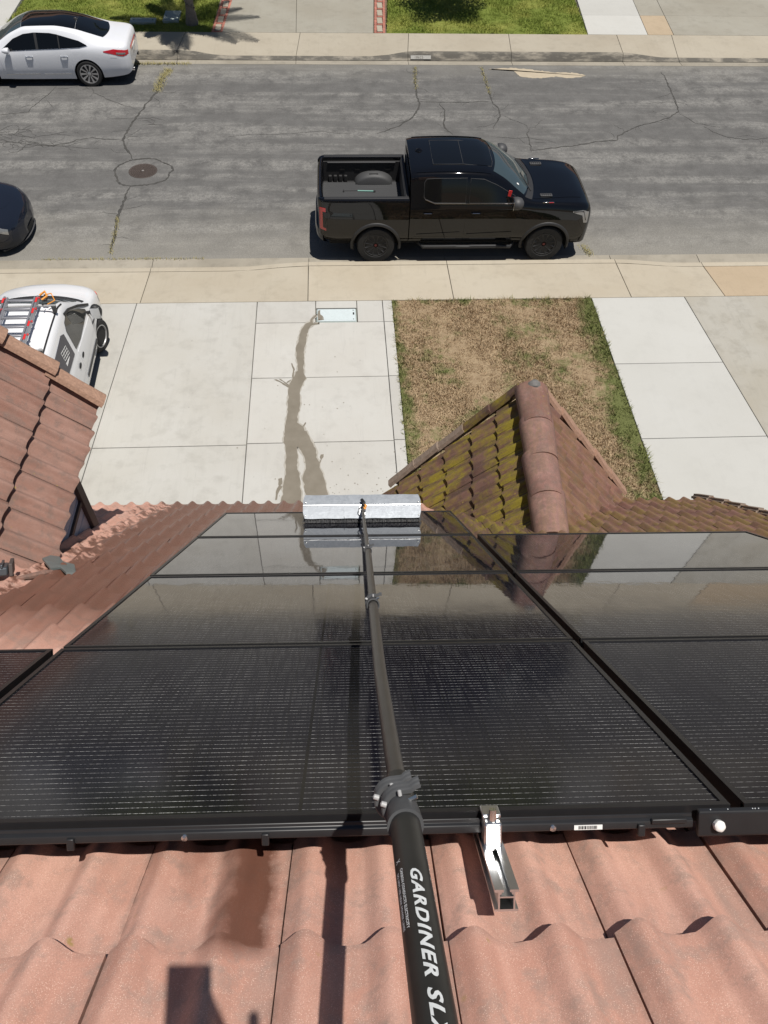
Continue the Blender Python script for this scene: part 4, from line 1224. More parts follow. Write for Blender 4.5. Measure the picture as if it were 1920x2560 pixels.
p00 = panel(0, 0, "black solar panel nearest the camera, under the thick end of the pole")
panel(0, 1, "black solar panel of the pole column, second from the camera")
panel(0, 2, "black solar panel of the pole column, third from the camera")
panel(0, 3, "black solar panel at the far end under the aluminium brush head")
panel(1, 0, "black solar panel nearest the camera in the right column, cut by the picture edge")
panel(1, 1, "middle black solar panel of the right column")
panel(1, 2, "black solar panel of the right column just below the small gable")
panel(-1, 0, "black solar panel at the left edge beside the nearest pole panel")

# rails under the panels; one stub sticks out towards the camera
def channel():
    w, h, t = .020, .040, .0028
    return [(-w, 0), (w, 0), (w, .004), (w - .004, .004), (w - .006, h - .006), (w, h - .004), (w, h), (.008, h), (.008, h - .006), (w - .010, h - .007), (w - .009, .005), (-w + .009, .005), (-w + .010, h - .007), (-.008, h - .006), (-.008, h), (-w, h), (-w, h - .004), (-w + .006, h - .006), (-w + .004, .004), (-w, .004)]
for u, lab, s_end in ((0.262, "bright aluminium mounting rail stub sticking out from under the panels", 1.232), (-0.62, "aluminium mounting rail hidden under the left part of the panels", 1.60), (1.05, "aluminium mounting rail hidden under the right column of panels", 1.60), (2.2, "aluminium mounting rail hidden under the right end of the panels", 1.60)):
    e = empty("mounting_rail", mat=PF @ Matrix.Translation((u, 0, -.086)))
    tag(e, lab, "mounting rail", "panel mounting rails")
    s_far = 5.8 if u < .7 else 4.7
    rm = MB(); sm, sl = (s_end + s_far) / 2, s_far - s_end
    rm.box((0, sm, .002), (.042, sl, .004))
    for sx in (-1, 1):
        rm.box((sx * .0135, sm, .020), (.003, sl, .032)); rm.box((sx * .0135, sm, .0385), (.016, sl, .005)); rm.box((sx * .0105, sm, .034), (.003, sl, .004))
    rm.box((0, sm, .0265), (.024, sl, .003))
    rm.build("rail", MAT['alu'], e)
    for s in (1.75, 2.9, 4.0):
        MB().box((-.03, s, -.035), (.025, .05, .07)).build("roof_hook", MAT['steel'], e)
    if u == 0.262:
        MB().box((0, 1.385, .062), (.034, .040, .05)).build("end_clamp", MAT['alu'], e, bevel=.004)
        MB().box((0, 1.402, .092), (.036, .036, .008)).build("clamp_lip", MAT['alu'], e, bevel=.002)
        MB().lathe([(0, .012), (.007, .012), (.008, 0), (.008, -.03)], (0, 1.378, .098), (0, 0, 1), 10).build("bolt", MAT['steel'], e, smooth=True)
        MB().box((0, 1.368, .043), (.022, .03, .004)).build("label_plate", MAT['steel'], e)
# black skirt rail under the front edge of the arrays
def skirt(u0, u1, label, tall=False, s_off=0.0):
    e = empty("array_skirt", mat=PF @ Matrix.Translation((0, PAN_S - .004, 0)))
    tag(e, label, "array skirt", "array skirts")
    if not tall:
        MB().extrude([(0, -.008), (-.002, -.009), (-.003, -.016), (-.009, -.019), (-.010, -.022), (-.010, -.034), (-.007, -.036), (-.002, -.033), (0, -.032)], (u0, 0, 0), (u1, 0, 0), (0, 1, 0), (0, 0, 1)).build("profile", MAT['rail_black'], e, fixn=True, bevel=.0015, seg=1)
    else:
        MB().extrude([(0, .001), (-.010, -.001), (-.013, -.004), (-.013, -.052), (-.009, -.055), (0, -.05)], (u0, 0, 0), (u1, 0, 0), (0, 1, 0), (0, 0, 1)).build("profile", MAT['rail_black'], e, fixn=True, bevel=.002, seg=1)
    return e
sk = skirt(-0.99, .665, "thin black skirt rail along the front edge of the nearest panel")
sk2 = skirt(-2.75, -1.0, "thin black skirt rail along the front edge of the left edge panel")
sk3 = skirt(.675, 2.5, "deep black splice skirt with a white bolt under the right column", tall=True)
for u in (-.545, -.175):
    MB().box((u, -.0125, -.034), (.014, .010, .024)).build("clip", MAT['rail_black'], sk, bevel=.002)
for u in (-.33, .385):
    MB().lathe([(0, .004), (.006, .003), (.007, 0)], (u, -.0105, -.028), (0, -1, .1), 10).build("screw", MAT['steel'], sk, smooth=True)
MB().box((.56, -.013, -.035), (.014, .010, .024)).build("clip", MAT['rail_black'], sk, bevel=.002)
MB().box((.615, -.012, -.018), (.07, .008, .010)).build("clip", MAT['rail_black'], sk, bevel=.002)
MAT['paper'] = simple("white_label", (0.75, 0.75, 0.73), .6)
lb = MB().box((.455, -.0112, -.028), (.056, .0015, .0095)).build("barcode_label", MAT['paper'], sk)
m = MB(); x = .436
while x < .472:
    w = random.choice((.0006, .0009, .0014)); m.box((x, -.0123, -.0278), (w, .0008, .0065)); x += w + random.choice((.0008, .0012))
m.build("bars", MAT['dark'], lb)
MAT['nylon'] = simple("white_nylon", (0.78, 0.77, 0.74), .35)
MB().lathe([(0, .016), (.008, .016), (.012, .012), (.0125, 0)], (.712, -.014, -.028), (0, -1, .25), 6).build("bolt_cap", MAT['nylon'], sk3, bevel=.003)
m = MB()
for u in (.70, .735, .785, .79, .797, .85, .93):
    m.lathe([(0, .0015), (.002, 0)], (u, -.006, .0), (0, -.1, 1), 6)
m.build("water_drops", MAT['steel'], sk3)["kind"] = "stuff"

# ================================================================== BRUSH AND POLE
def brushed():
    n = NT("scuffed_aluminium")
    O = n.obj()
    a = n.noise(n.mapping(O, (3, 30, 30)), 4.0, 6, .7)
    b = n.noise(O, 30.0, 5, .7, 1.5)
    c = n.mix(b, (0.20, 0.222, 0.25), (0.35, 0.372, 0.40))
    n.setp(col=c, metal=0.35, rough=n.maprange(b, .3, .7, .42, .62))
    n.bump(n.math('ADD', a, b), .2, .003)
    return n.mat
MAT['brush_alu'] = brushed()
MAT['bristle'] = simple("black_bristle", (0.012, 0.013, 0.016), .6)
MAT['pole'] = simple("pole_carbon_black", (0.020, 0.020, 0.019), 0.42, var=.5, scale=18, bump=.05)
MAT['pole_grey'] = simple("pole_carbon_grey", (0.050, 0.046, 0.041), 0.42, var=.25, scale=20)
MAT['clamp'] = simple("clamp_plastic", (0.062, 0.064, 0.067), 0.62, var=.3, scale=40, bump=.1)
MAT['rivet'] = simple("dull_rivet", (0.38, 0.38, 0.38), .45)
MAT['orange'] = simple("orange_fitting", (0.75, 0.30, 0.04), .5)
MAT['hose'] = simple("black_hose", (0.015, 0.015, 0.015), .4)
MAT['print'] = simple("white_print", (0.70, 0.72, 0.72), .6, var=.25, scale=120)
br = empty("brush_head", mat=PF @ Matrix.Translation((.0625, 5.30, 0)) @ Matrix.Rotation(.012, 4, 'Z'))
tag(br, "wide folded aluminium brush head on the farthest solar panel", "brush head")
bw = .82
# cross-section in (y down the slope, z off the glass): lower flap, fold, upper flap
sec = [(-.030, .030), (.018, .115), (.075, .182)]
th = Vector((0, .0022, -.0018))
rows = []
for i, (y, z) in enumerate(sec):
    rows.append((y, z))
def flap(a, b, nm):
    m = MB(); n = 24
    top = []
    for (y, z) in (a, ((a[0] + b[0]) / 2, (a[1] + b[1]) / 2 + .001), b):
        top.append([(x, y, z + .0012 * math.sin(x * 37 + y * 50)) for x in np.linspace(-bw / 2, bw / 2, n)])
    # rounded outer corners
    for r, k in ((0 if nm == "lower_flap" else 2, .013),):
        top[r][0] = (top[r][0][0] + k, *top[r][0][1:]); top[r][-1] = (top[r][-1][0] - k, *top[r][-1][1:])
    m.grid(top, flip=False)
    o = m.build(nm, MAT['brush_alu'], br)
    md = o.modifiers.new("solid", 'SOLIDIFY'); md.thickness = .004; md.offset = -1
    return o
flap(sec[0], sec[1], "lower_flap"); flap(sec[1], sec[2], "upper_flap")
MB().tube([(-bw / 2 + .002, sec[1][0] - .001, sec[1][1] + .002), (bw / 2 - .002, sec[1][0] - .001, sec[1][1] + .002)], .0035, 8).build("fold_edge", MAT['alu'], br, smooth=True)
MB().box((0, .035, .075), (bw - .03, .045, .022)).build("brush_block", MAT['hose'], br)
m = MB()
for _ in range(5200):
    x, y = random.uniform(-bw / 2 + .012, bw / 2 - .012), random.uniform(.0, .06)
    dx, dy = random.gauss(0, .008), random.gauss(0, .016) - .012
    w = .0012
    m.add([(x - w, y, .068), (x + w, y, .068), (x + w + dx, y + dy, .001), (x - w + dx, y + dy, .001)], [(0, 1, 2, 3)])
o = m.build("bristles", MAT['bristle'], br); o["kind"] = "stuff"
MB().box((0, -.008, .082), (.048, .006, .075), Matrix.Rotation(-.51, 3, 'X')).build("socket_plate", MAT['alu'], br, bevel=.003)
for sx in (-1, 1):
    for zz in (0, 1):
        MB().lathe([(0, .003), (.004, .002), (.005, 0)], (sx * (bw / 2 - .018), sec[zz][0] + .006, sec[zz][1] + .022), (0, -.87, .5), 8).build("rivet", MAT['steel'], br, smooth=True)

# pole: points on the sight lines of the photograph with depth along the shaft
def cam_pt(px, py, zc):
    f = 1661.7
    return CAM_M @ Vector(((px - 829.5) / f * zc, -(py - 1106) / f * zc, -zc))
br_pt = PF @ Vector((.066, 5.285, .095))
c_br = (_fM @ br_pt)
def zc_at(v):
    v0, z0 = 1106 - 1661.7 * c_br.y / -c_br.z, -c_br.z
    t = (v - v0) / (2212 - v0)
    return 1.0 / ((1 - t) / z0 + t / 0.68)
PP = [(783, 1106, None), (788, 1140, zc_at(1140)), (795, 1187, zc_at(1187)), (805, 1298, zc_at(1298)), (821, 1450, zc_at(1450)), (850, 1640, zc_at(1640)), (877, 1790, zc_at(1790)), (940, 2212, zc_at(2212)), (1048, 2900, zc_at(2900))]
pts = [br_pt] + [cam_pt(*p) for p in PP[1:]]
pole = empty("telescopic_pole", tuple(pts[-1]))
pole.location = (0, 0, 0)
tag(pole, "long telescopic black pole reaching from the camera to the brush head", "pole")
def seg_pts(v0, v1):
    """dense points along the shaft between picture rows"""
    vs = [1106 - 1661.7 * (_fM @ p).y / -(_fM @ p).z for p in pts]
    out = []
    for v in np.linspace(v0, v1, 14):
        i = max(0, min(len(vs) - 2, int(np.searchsorted(vs, v)) - 1))
        t = (v - vs[i]) / (vs[i + 1] - vs[i])
        # perspective-correct interpolation
        z0, z1 = -(_fM @ pts[i]).z, -(_fM @ pts[i + 1]).z
        tt = t / z1 / ((1 - t) / z0 + t / z1)
        out.append(pts[i].lerp(pts[i + 1], tt))
    return out
v_top = 1106 - 1661.7 * c_br.y / -c_br.z
MB().tube(seg_pts(v_top - 1, 1192), .0105, 14).build("end_section", MAT['pole_grey'], pole, smooth=True)
MB().tube(seg_pts(1186, 1305), .0130, 14).build("third_section", MAT['pole_grey'], pole, smooth=True)
MB().tube(seg_pts(1298, 1700), .0140, 16).build("second_section", MAT['pole_grey'], pole, smooth=True)
base_pts = seg_pts(1690, 2890)
base = MB().tube(base_pts, .0205, 24).build("base_section", MAT['pole'], pole, smooth=True)
def clamp(v, r_in, r_out, name, size=1.0, levers=1):
    a, b = seg_pts(v - 2, v + 2)[0], seg_pts(v - 2, v + 2)[-1]
    d = (b - a).normalized()                     # towards the camera
    c = (a + b) / 2
    up = (CAM_M.to_3x3() @ Vector((0, 0, 1)))
    up = (up - d * up.dot(d)).normalized()
    rt = up.cross(d) * -1
    if rt.dot(CAM_M.to_3x3() @ Vector((1, 0, 0))) < 0: rt = -rt
    F = Matrix(((rt.x, d.x, up.x, c.x), (rt.y, d.y, up.y, c.y), (rt.z, d.z, up.z, c.z), (0, 0, 0, 1)))
    e = MB().lathe([(r_in, -.030 * size), (r_in + .004, -.030 * size), (r_out - .002, -.012 * size), (r_out, .0), (r_out + .0015, .030 * size), (r_out + .0022, .040 * size), (r_out + .0022, .046 * size), (r_in + .004, .046 * size), (r_in, .030)], (0, 0, 0), (0, 1, 0), 24).build(name, MAT['clamp'], pole, smooth=True, angle=40)
    e.matrix_basis = F
    for k in range(levers):
        y0 = (-.012 - .036 * k) * size
        xo = -.010 * k
        # two bands and a curved cam lever wrapping over the top to the right
        for q in (0, 1):
            yy = y0 - .014 * q * size
            cen = []
            for t in np.linspace(math.radians(205), math.radians(70), 12):
                cen.append((Vector(((r_out + .003) * math.cos(t) + xo, yy, (r_out + .003) * math.sin(t))), Vector((math.cos(t), 0, math.sin(t)))))
            last = cen[-1][0]
            for (dx, dy, dz) in ((.009, .002, -.0035), (.018, .004, -.0065), (.026, .004, -.0050), (.034, .002, -.0075)):
                cen.append((last + Vector((dx * size, dy * size, dz * size)), Vector((.25, 0, 1)).normalized()))
            rows_ = []
            for c_, n_ in cen:
                h_, w_ = .0042 * size, .0062 * size
                yv_ = Vector((0, 1, 0))
                rows_.append([c_ - yv_ * w_ - n_ * h_, c_ - yv_ * w_ + n_ * h_ * .5, c_ - yv_ * w_ * .6 + n_ * h_, c_ + n_ * h_ * .55, c_ + yv_ * w_ * .6 + n_ * h_, c_ + yv_ * w_ + n_ * h_ * .5, c_ + yv_ * w_ - n_ * h_])
            lm = MB().grid(rows_, closed=True); k_ = len(rows_[0])
            lm.add(rows_[0], [tuple(range(k_))]); lm.add(rows_[-1], [tuple(range(k_))])
            lm.build("cam_lever", MAT['clamp'], e, smooth=True, angle=45, fixn=True)
        for (ax, ay, rr) in ((-.62, y0 + .008, .0042), (.35, y0 + .014, .003)):
            t = math.pi / 2 - ax * 1.1
            nrm = Vector((math.cos(t), 0, math.sin(t)))
            MB().lathe([(0, .005 * size), (rr * size, .0035 * size), (rr * 1.1 * size, -.004)], Vector((xo, ay, 0)) + nrm * (r_out + .006), nrm, 12).build("rivet", MAT['rivet'], e, smooth=True)
    bx = MB().tube([(r_out * .75, .010 * size, r_out * .55), (r_out * .75 + .014 * size, .012 * size, r_out * .55)], .0034 * size, 8).build("bolt", MAT['steel'], e, smooth=True)
    return e
clamp(1752, .0140, .0225, "lower_clamp", .9, 2)
clamp(1302, .0130, .0180, "middle_clamp", .8, 1)
clamp(1188, .0105, .0155, "upper_clamp", .8, 1)
# neck joint at the brush with a scrap of orange fitting and hose
MB().tube([br_pt + Vector((.0, .0, .012)), br_pt + Vector((.01, .03, .03)), br_pt + Vector((-.005, .06, .025))], .012, 8).build("hose_neck", MAT['hose'], pole, smooth=True)
MB().tube([br_pt + Vector((.010, -.02, .018)), br_pt + Vector((.022, .012, .028))], .010, 8).build("hose_joint", MAT['orange'], pole, smooth=True)
MB().tube([br_pt + Vector((-.005 - .022 * math.sin(t), -.03 * math.cos(t) - .02, .02 + .015 * math.sin(2 * t))) for t in np.linspace(0, 6.0, 16)], .0028, 6).build("tie_loop", MAT['hose'], pole, smooth=True)

# printing wrapped on the base section: reads from the far end towards the camera
def wrap_text(body, size, v0, ang, shear=0.25, spacing=1.0, stretch=1.0, bold=0.0, r=.0208, rough_=0.0):
    me = text_mesh(body, size, shear, spacing, bold=bold)
    bm = bmesh.new(); bm.from_mesh(me)
    bmesh.ops.triangulate(bm, faces=bm.faces[:])
    for _ in range(2):
        es = [e for e in bm.edges if e.calc_length() > .006]
        if es: bmesh.ops.subdivide_edges(bm, edges=es, cuts=1, use_grid_fill=False)
        bmesh.ops.triangulate(bm, faces=bm.faces[:])
    P0 = seg_pts(v0, v0 + 1)[0]
    line = seg_pts(v0, 2890)
    d = (line[-1] - line[0]).normalized()
    up = (CAM_M.to_3x3() @ Vector((0, 0, 1))); up = (up - d * up.dot(d)).normalized()
    rt = d.cross(up)
    if rt.dot(CAM_M.to_3x3() @ Vector((1, 0, 0))) < 0: rt = -rt
    # polyline axis: follow the same bends as the tube
    cum = [0.0]
    for a, b in zip(line[:-1], line[1:]): cum.append(cum[-1] + (b - a).length)
    def axis(l):
        i = max(0, min(len(cum) - 2, int(np.searchsorted(cum, l)) - 1))
        t = (l - cum[i]) / (cum[i + 1] - cum[i])
        return line[i].lerp(line[i + 1], t)
    for v in bm.verts:
        l = v.co.x * stretch; a = ang + v.co.y / r
        p = axis(l) + rt * (r * math.sin(a)) + up * (r * math.cos(a))
        v.co = p
    me2 = bpy.data.meshes.new("print"); bm.to_mesh(me2); bm.free()
    me2.materials.append(MAT['print'])
    return inst("lettering", me2, base)
wrap_text("GARDINER SLX", .0180, 1908, .22, shear=.30, spacing=1.18, stretch=1.80, bold=.0006)
wrap_text("CARBON CONDUCTS ELECTRICITY", .0052, 1900, -.42, spacing=1.1, stretch=1.2, bold=.0002)
wrap_text("DO NOT USE NEAR POWER LINES", .0052, 1902, -.75, spacing=1.1, stretch=1.2, bold=.0002)
wrap_text("X", .011, 1876, -.70, spacing=1.0)

# ================================================================== VEHICLES
def paint(name, col, rough=.25, coat=1.0, flake=0.0, metal=0.0):
    n = NT(name)
    n.setp(col=col, rough=rough, coat=coat, coat_rough=.03, metal=metal, spec=(0.0 if max(col) < .1 else .3))
    f = n.noise(n.obj(), 3.0, 3, .5)
    n.bump(f, .02, .004)
    return n.mat
MAT['black_paint'] = paint("black_paint", (0.0035, 0.0038, 0.0048))
MAT['white_paint'] = paint("white_paint", (0.74, 0.75, 0.77), .35)
MAT['pearl_paint'] = paint("pearl_white_paint", (0.70, 0.715, 0.75), .35)
MAT['navy_paint'] = paint("dark_blue_paint", (0.010, 0.013, 0.022))
def tint(name, col, rough=.03):
    n = NT(name); n.setp(col=col, rough=rough, ior=1.5, spec=.5); return n.mat
MAT['tint'] = tint("tinted_glass", (0.004, 0.0045, 0.005))
MAT['tint_blue'] = tint("windscreen_glass", (0.040, 0.058, 0.066))
MAT['tint_grey'] = tint("grey_window_glass", (0.035, 0.036, 0.035))
MAT['rubber'] = simple("tyre_rubber", (0.018, 0.018, 0.018), .8, var=.3, scale=15, bump=.15)
MAT['plastic'] = simple("black_plastic", (0.022, 0.022, 0.023), .55, var=.2, scale=60, bump=.15)
MAT['plastic_grey'] = simple("dark_grey_plastic", (0.05, 0.05, 0.052), .55, var=.15, scale=60, bump=.1)
MAT['liner'] = simple("bed_liner", (0.045, 0.046, 0.048), .6, var=.25, scale=60, bump=.2)
MAT['chrome'] = simple("chrome", (0.75, 0.76, 0.77), .12, metal=1.0)
MAT['silver_rim'] = simple("silver_wheel", (0.55, 0.55, 0.56), .3, metal=.8)
MAT['steel_rim'] = simple("grey_steel_wheel", (0.42, 0.42, 0.42), .45, metal=.5)
MAT['red_lens'] = simple("red_lens", (0.45, 0.012, 0.018), .12, coat=1.0)
MAT['clear_lens'] = simple("clear_lens", (0.24, 0.24, 0.24), .12, coat=1.0, metal=.3)
MAT['well'] = simple("wheel_well_black", (0.006, 0.006, 0.006), .95)
MAT['red'] = simple("red_plastic", (0.62, 0.03, 0.03), .4)

class Shell:
    def __init__(self, keys, belt, rail, sub=4, arches=()):
        self.kx = [k[0] for k in keys]
        self.N = len(keys[0][1])
        self.Y = [[k[1][i][0] for k in keys] for i in range(self.N)]
        self.Z = [[k[1][i][1] for k in keys] for i in range(self.N)]
        self.belt, self.rail, self.sub, self.arches = belt * sub, rail * sub, sub, arches
    def sec(self, x):
        y = np.array([pchip(self.kx, a, [x])[0] for a in self.Y]); z = np.array([pchip(self.kx, a, [x])[0] for a in self.Z])
        P = np.stack([y, z], 1); n = len(P); out = []
        for i in range(n - 1):
            p0, p1, p2 = P[max(i - 1, 0)], P[i], P[i + 1]
            p3 = P[i + 2] if i + 2 < n else np.array([-P[i][0], P[i][1]]) if abs(P[-1][0]) < 1e-6 else P[-1]
            m1, m2 = (p2 - p0) * .5, (p3 - p1) * .5
            L = np.linalg.norm(p2 - p1)
            for m in (m1, m2):
                l = np.linalg.norm(m)
                if l > L: m *= L / l
            for k in range(self.sub):
                t = k / self.sub
                out.append((2 * t ** 3 - 3 * t * t + 1) * p1 + (t ** 3 - 2 * t * t + t) * m1 + (-2 * t ** 3 + 3 * t * t) * p2 + (t ** 3 - t * t) * m2)
        out.append(P[-1])
        return np.array(out)
    def side_y(self, x, z):
        s = self.sec(x)[:self.rail + 1]
        zz = np.maximum.accumulate(s[:, 1])
        return float(np.interp(z, zz, s[:, 0]))
    def top_z(self, x, y):
        s = self.sec(x)[self.belt:]
        yy = np.maximum.accumulate(s[::-1, 0])
        return float(np.interp(abs(y), yy, s[::-1, 1]))
    def stations(self, n):
        xs = list(np.linspace(self.kx[0], self.kx[-1], n)) + list(self.kx)
        for (xc, zc, r) in self.arches:
            xs += [xc + r * math.cos(t) for t in np.linspace(0, math.pi, 26)]
            xs += [xc - r - .002, xc + r + .002]
        xs = sorted(x for x in xs if self.kx[0] <= x <= self.kx[-1])
        out = [xs[0]]
        for x in xs[1:]:
            if x - out[-1] > .0015: out.append(x)
        return out
    def row(self, x):
        s = self.sec(x).copy()
        za = -9
        for (xc, zc, r) in self.arches:
            if abs(x - xc) < r: za = max(za, zc + math.sqrt(r * r - (x - xc) ** 2))
        if za > s[0, 1]:
            b = self.belt
            z0, zb = s[0, 1], s[b, 1]
            zz = np.maximum.accumulate(s[:b + 1, 1]); yy = s[:b + 1, 0].copy()
            nz = za + (s[:b + 1, 1] - z0) * (zb - za) / (zb - z0)
            s[:b + 1, 0] = np.interp(nz, zz, yy); s[:b + 1, 1] = nz
        return s
    def mesh(self, n, name, mat, parent, caps=(True, True), open_top=False, smooth_angle=40):
        m = MB(); rows = []
        for x in self.stations(n):
            s = self.row(x)
            right = [(x, -p[0], p[1]) for p in s]
            left = [(x, p[0], p[1]) for p in s[::-1]]
            if open_top: rows.append((right, left))
            else: rows.append(right + left[1:])
        if open_top:
            m.grid([r[0] for r in rows]); m.grid([r[1] for r in rows])
            for r, c in ((rows[0], caps[0]), (rows[-1], caps[1])): pass
        else:
            m.grid(rows)
            k = len(rows[0])
            if caps[0]: m.add(rows[0], [tuple(range(k))])
            if caps[1]: m.add(rows[-1], [tuple(range(k))])
        return m.build(name, mat, parent, smooth=True, angle=smooth_angle, fixn=True)

def with_rim(rows, drop, flip=False):
    """patch with a rim folded inwards; drop(p) gives the point below"""
    m = MB(); m.grid(rows, flip)
    nr, nc = len(rows), len(rows[0])
    loop = [rows[0][j] for j in range(nc)] + [rows[i][-1] for i in range(1, nr)] + [rows[-1][j] for j in range(nc - 2, -1, -1)] + [rows[i][0] for i in range(nr - 2, 0, -1)]
    low = [drop(p) for p in loop]
    n = len(loop)
    m.add(loop + low, [(i, n + i, n + (i + 1) % n, (i + 1) % n) if not flip else (i, (i + 1) % n, n + (i + 1) % n, n + i) for i in range(n)])
    return m
def side_patch(sh, side, lo, hi, off, name, mat, parent, nx=26, nz=6, sink=.02):
    x0, x1 = lo[0][0], lo[-1][0]
    xs = sorted(set(list(np.linspace(x0, x1, nx)) + [p[0] for p in lo] + [p[0] for p in hi]))
    rows = []
    for x in xs:
        if x < x0 or x > x1: continue
        zl = float(np.interp(x, [p[0] for p in lo], [p[1] for p in lo])); zh = float(np.interp(x, [p[0] for p in hi], [p[1] for p in hi]))
        zh = max(zh, zl + .004)
        rows.append([(x, side * (sh.side_y(x, z) + off), z) for z in np.linspace(zl, zh, nz)])
    o = with_rim(rows, lambda p: (p[0], p[1] - side * sink, p[2])).build(name, mat, parent, smooth=True, angle=40, fixn=True)
    return o
def top_patch(sh, xa, xb, hw0, hw1, off, name, mat, parent, nx=14, ny=16, bow0=0.0, bow1=0.0, y_lo=-1.0, y_hi=1.0, sink=.02):
    """xa/xb: x at the rear and front edge on the centre line; hw: half width there; bow: how far the edge shifts at the sides"""
    rows = []
    for t in np.linspace(0, 1, nx):
        r = []
        for q in np.linspace(y_lo, y_hi, ny):
            hw = hw0 + (hw1 - hw0) * t
            x = (xa + bow0 * q * q) * (1 - t) + (xb + bow1 * q * q) * t
            y = q * hw
            r.append((x, y, sh.top_z(x, y) + off))
        rows.append(r)
    return with_rim(rows, lambda p: (p[0], p[1], p[2] - sink)).build(name, mat, parent, smooth=True, angle=40, fixn=True)

def wheel(parent, x, y, r, w, side, style, steer=0.0, rimr=None):
    """side +1: outer face towards +y"""
    rimr = rimr or r * .62
    F = Matrix.Translation((x, y, r)) @ Matrix.Rotation(steer, 4, 'Z')
    h = w / 2
    t = MB().lathe([(rimr, -h * .8), (rimr + .02, -h), (r - .03, -h), (r - .008, -h * .8), (r, -h * .5), (r, h * .5), (r - .008, h * .8), (r - .03, h), (rimr + .02, h), (rimr, h * .8)], (0, 0, 0), (0, side, 0), 40)
    o = t.build("wheel", MAT['rubber'], parent, smooth=True, angle=35)
    o.matrix_basis = F
    ax = Vector((0, side, 0))
    def ring(prof, nm, mat): return MB().lathe(prof, (0, 0, 0), ax, 40).build(nm, mat, o, smooth=True, angle=30)
    if style == 'truck':
        m = MAT['plastic']
        ring([(rimr * 1.02, h * .70), (rimr * 1.02, h * .92), (rimr * .93, h * .95), (rimr * .90, h * .6), (rimr * .90, -h * .2), (0, -h * .2)], "rim", m)
        sp = MB()
        for k in range(6):
            a0 = k * math.pi / 3
            for da in (-.17, .17):
                a = a0 + da
                d = Vector((math.cos(a0), 0, math.sin(a0))); e = Vector((math.cos(a0 + da * 1.5), 0, math.sin(a0 + da * 1.5)))
                sp.tube([d * rimr * .22 + ax * h * .62, e * rimr * .62 + ax * h * .66, e * rimr * .93 + ax * h * .74], [.028, .022, .026], 6)
        for k in range(12):
            a = (k + .5) * math.pi / 6
            sp.tube([Vector((math.cos(a), 0, math.sin(a))) * rimr * .56 + ax * h * .6, Vector((math.cos(a + .5236), 0, math.sin(a + .5236))) * rimr * .56 + ax * h * .6], .014, 6)
        sp.build("spokes", m, o, smooth=True)
        ring([(rimr * .30, h * .3), (rimr * .29, h * .72), (rimr * .2, h * .80), (0, h * .80)], "hub_cap", m)
        ring([(0, h * .805), (rimr * .12, h * .805), (rimr * .12, h * .83), (0, h * .83)], "hub_emblem", simple("dull_red", (.10, .012, .012), .5))
    elif style == 'alloy':
        m = MAT['silver_rim']
        ring([(rimr * 1.03, h * .75), (rimr * 1.03, h * .98), (rimr * .95, h * 1.0), (rimr * .93, h * .7), (rimr * .93, -h * .2), (0, -h * .2)], "rim", MAT['silver_rim'])
        ring([(rimr * .92, -h * .1), (rimr * .4, -h * .1), (0, -h * .1)], "brake_shadow", MAT['well'])
        sp = MB()
        for k in range(10):
            a = k * math.pi / 5
            d = Vector((math.cos(a), 0, math.sin(a))); q = Vector((-math.sin(a), 0, math.cos(a)))
            pts = []
            for (rr, ww, hh) in ((.16, .018, .78), (.55, .022, .86), (.95, .036, .92)):
                c = d * rimr * rr + ax * h * hh
                pts.append([c - q * ww - ax * .03, c - q * ww * .8, c + q * ww * .8, c + q * ww - ax * .03])
            sp.grid(pts)
        sp.build("spokes", m, o, smooth=True, angle=30, fixn=False)
        ring([(rimr * .22, h * .5), (rimr * .21, h * .84), (rimr * .14, h * .9), (0, h * .9)], "hub_cap", m)
    else:
        m = MAT['steel_rim']
        ring([(rimr * 1.05, h * .7), (rimr * 1.05, h * .98), (rimr * .97, h * 1.0), (rimr * .92, h * .62), (rimr * .86, h * .55), (rimr * .74, h * .66), (rimr * .5, h * .58), (rimr * .42, h * .40), (rimr * .22, h * .44), (rimr * .2, h * .55), (0, h * .55)], "rim", m)
        for k in range(16):
            a = k * math.pi / 8
            MB().lathe([(0, 0), (.013, 0), (.013, .003), (0, .003)], Vector((math.cos(a), 0, math.sin(a))) * rimr * .80 + ax * h * .615, ax, 10).build("vent_hole", MAT['well'], o)
        for k in range(5):
            a = k * 2 * math.pi / 5
            MB().lathe([(0, .016), (.010, .014), (.011, 0)], Vector((math.cos(a), 0, math.sin(a))) * rimr * .30 + ax * h * .44, ax, 6).build("wheel_nut", MAT['well'], o)
    return o
def well(parent, x, y0, y1, zc, r):
    """inner wheel housing: half barrel"""
    rows = []
    for t in np.linspace(-.25, math.pi + .25, 22):
        rows.append([(x + r * math.cos(t), y0, zc + r * math.sin(t)), (x + r * math.cos(t), y1, zc + r * math.sin(t))])
    m = MB().grid(rows)
    k = len(rows)
    m.add([q[1] for q in rows] + [(x, y1, zc)], [(i, i + 1, k) for i in range(k - 1)])
    return m.build("wheel_well", MAT['well'], parent)
def arc_flare(parent, x, zc, r, yf, side, th, name, mat, a0=-.18, a1=math.pi + .18, out=.045):
    rows = []
    for t in np.linspace(a0, a1, 30):
        c, s = math.cos(t), math.sin(t)
        y = yf(x + r * c, max(zc + r * s, .45))
        rows.append([(x + (r - .012) * c, side * (y - .03), zc + (r - .012) * s), (x + (r - .012) * c, side * (y + out), zc + (r - .012) * s),
                     (x + (r + .02) * c, side * (y + out + .004), zc + (r + .02) * s), (x + (r + th * .8) * c, side * (y + out * .6), zc + (r + th * .8) * s), (x + (r + th) * c, side * (y - .004), zc + (r + th) * s)])
    return MB().grid(rows).build(name, mat, parent, smooth=True, angle=50, fixn=False)

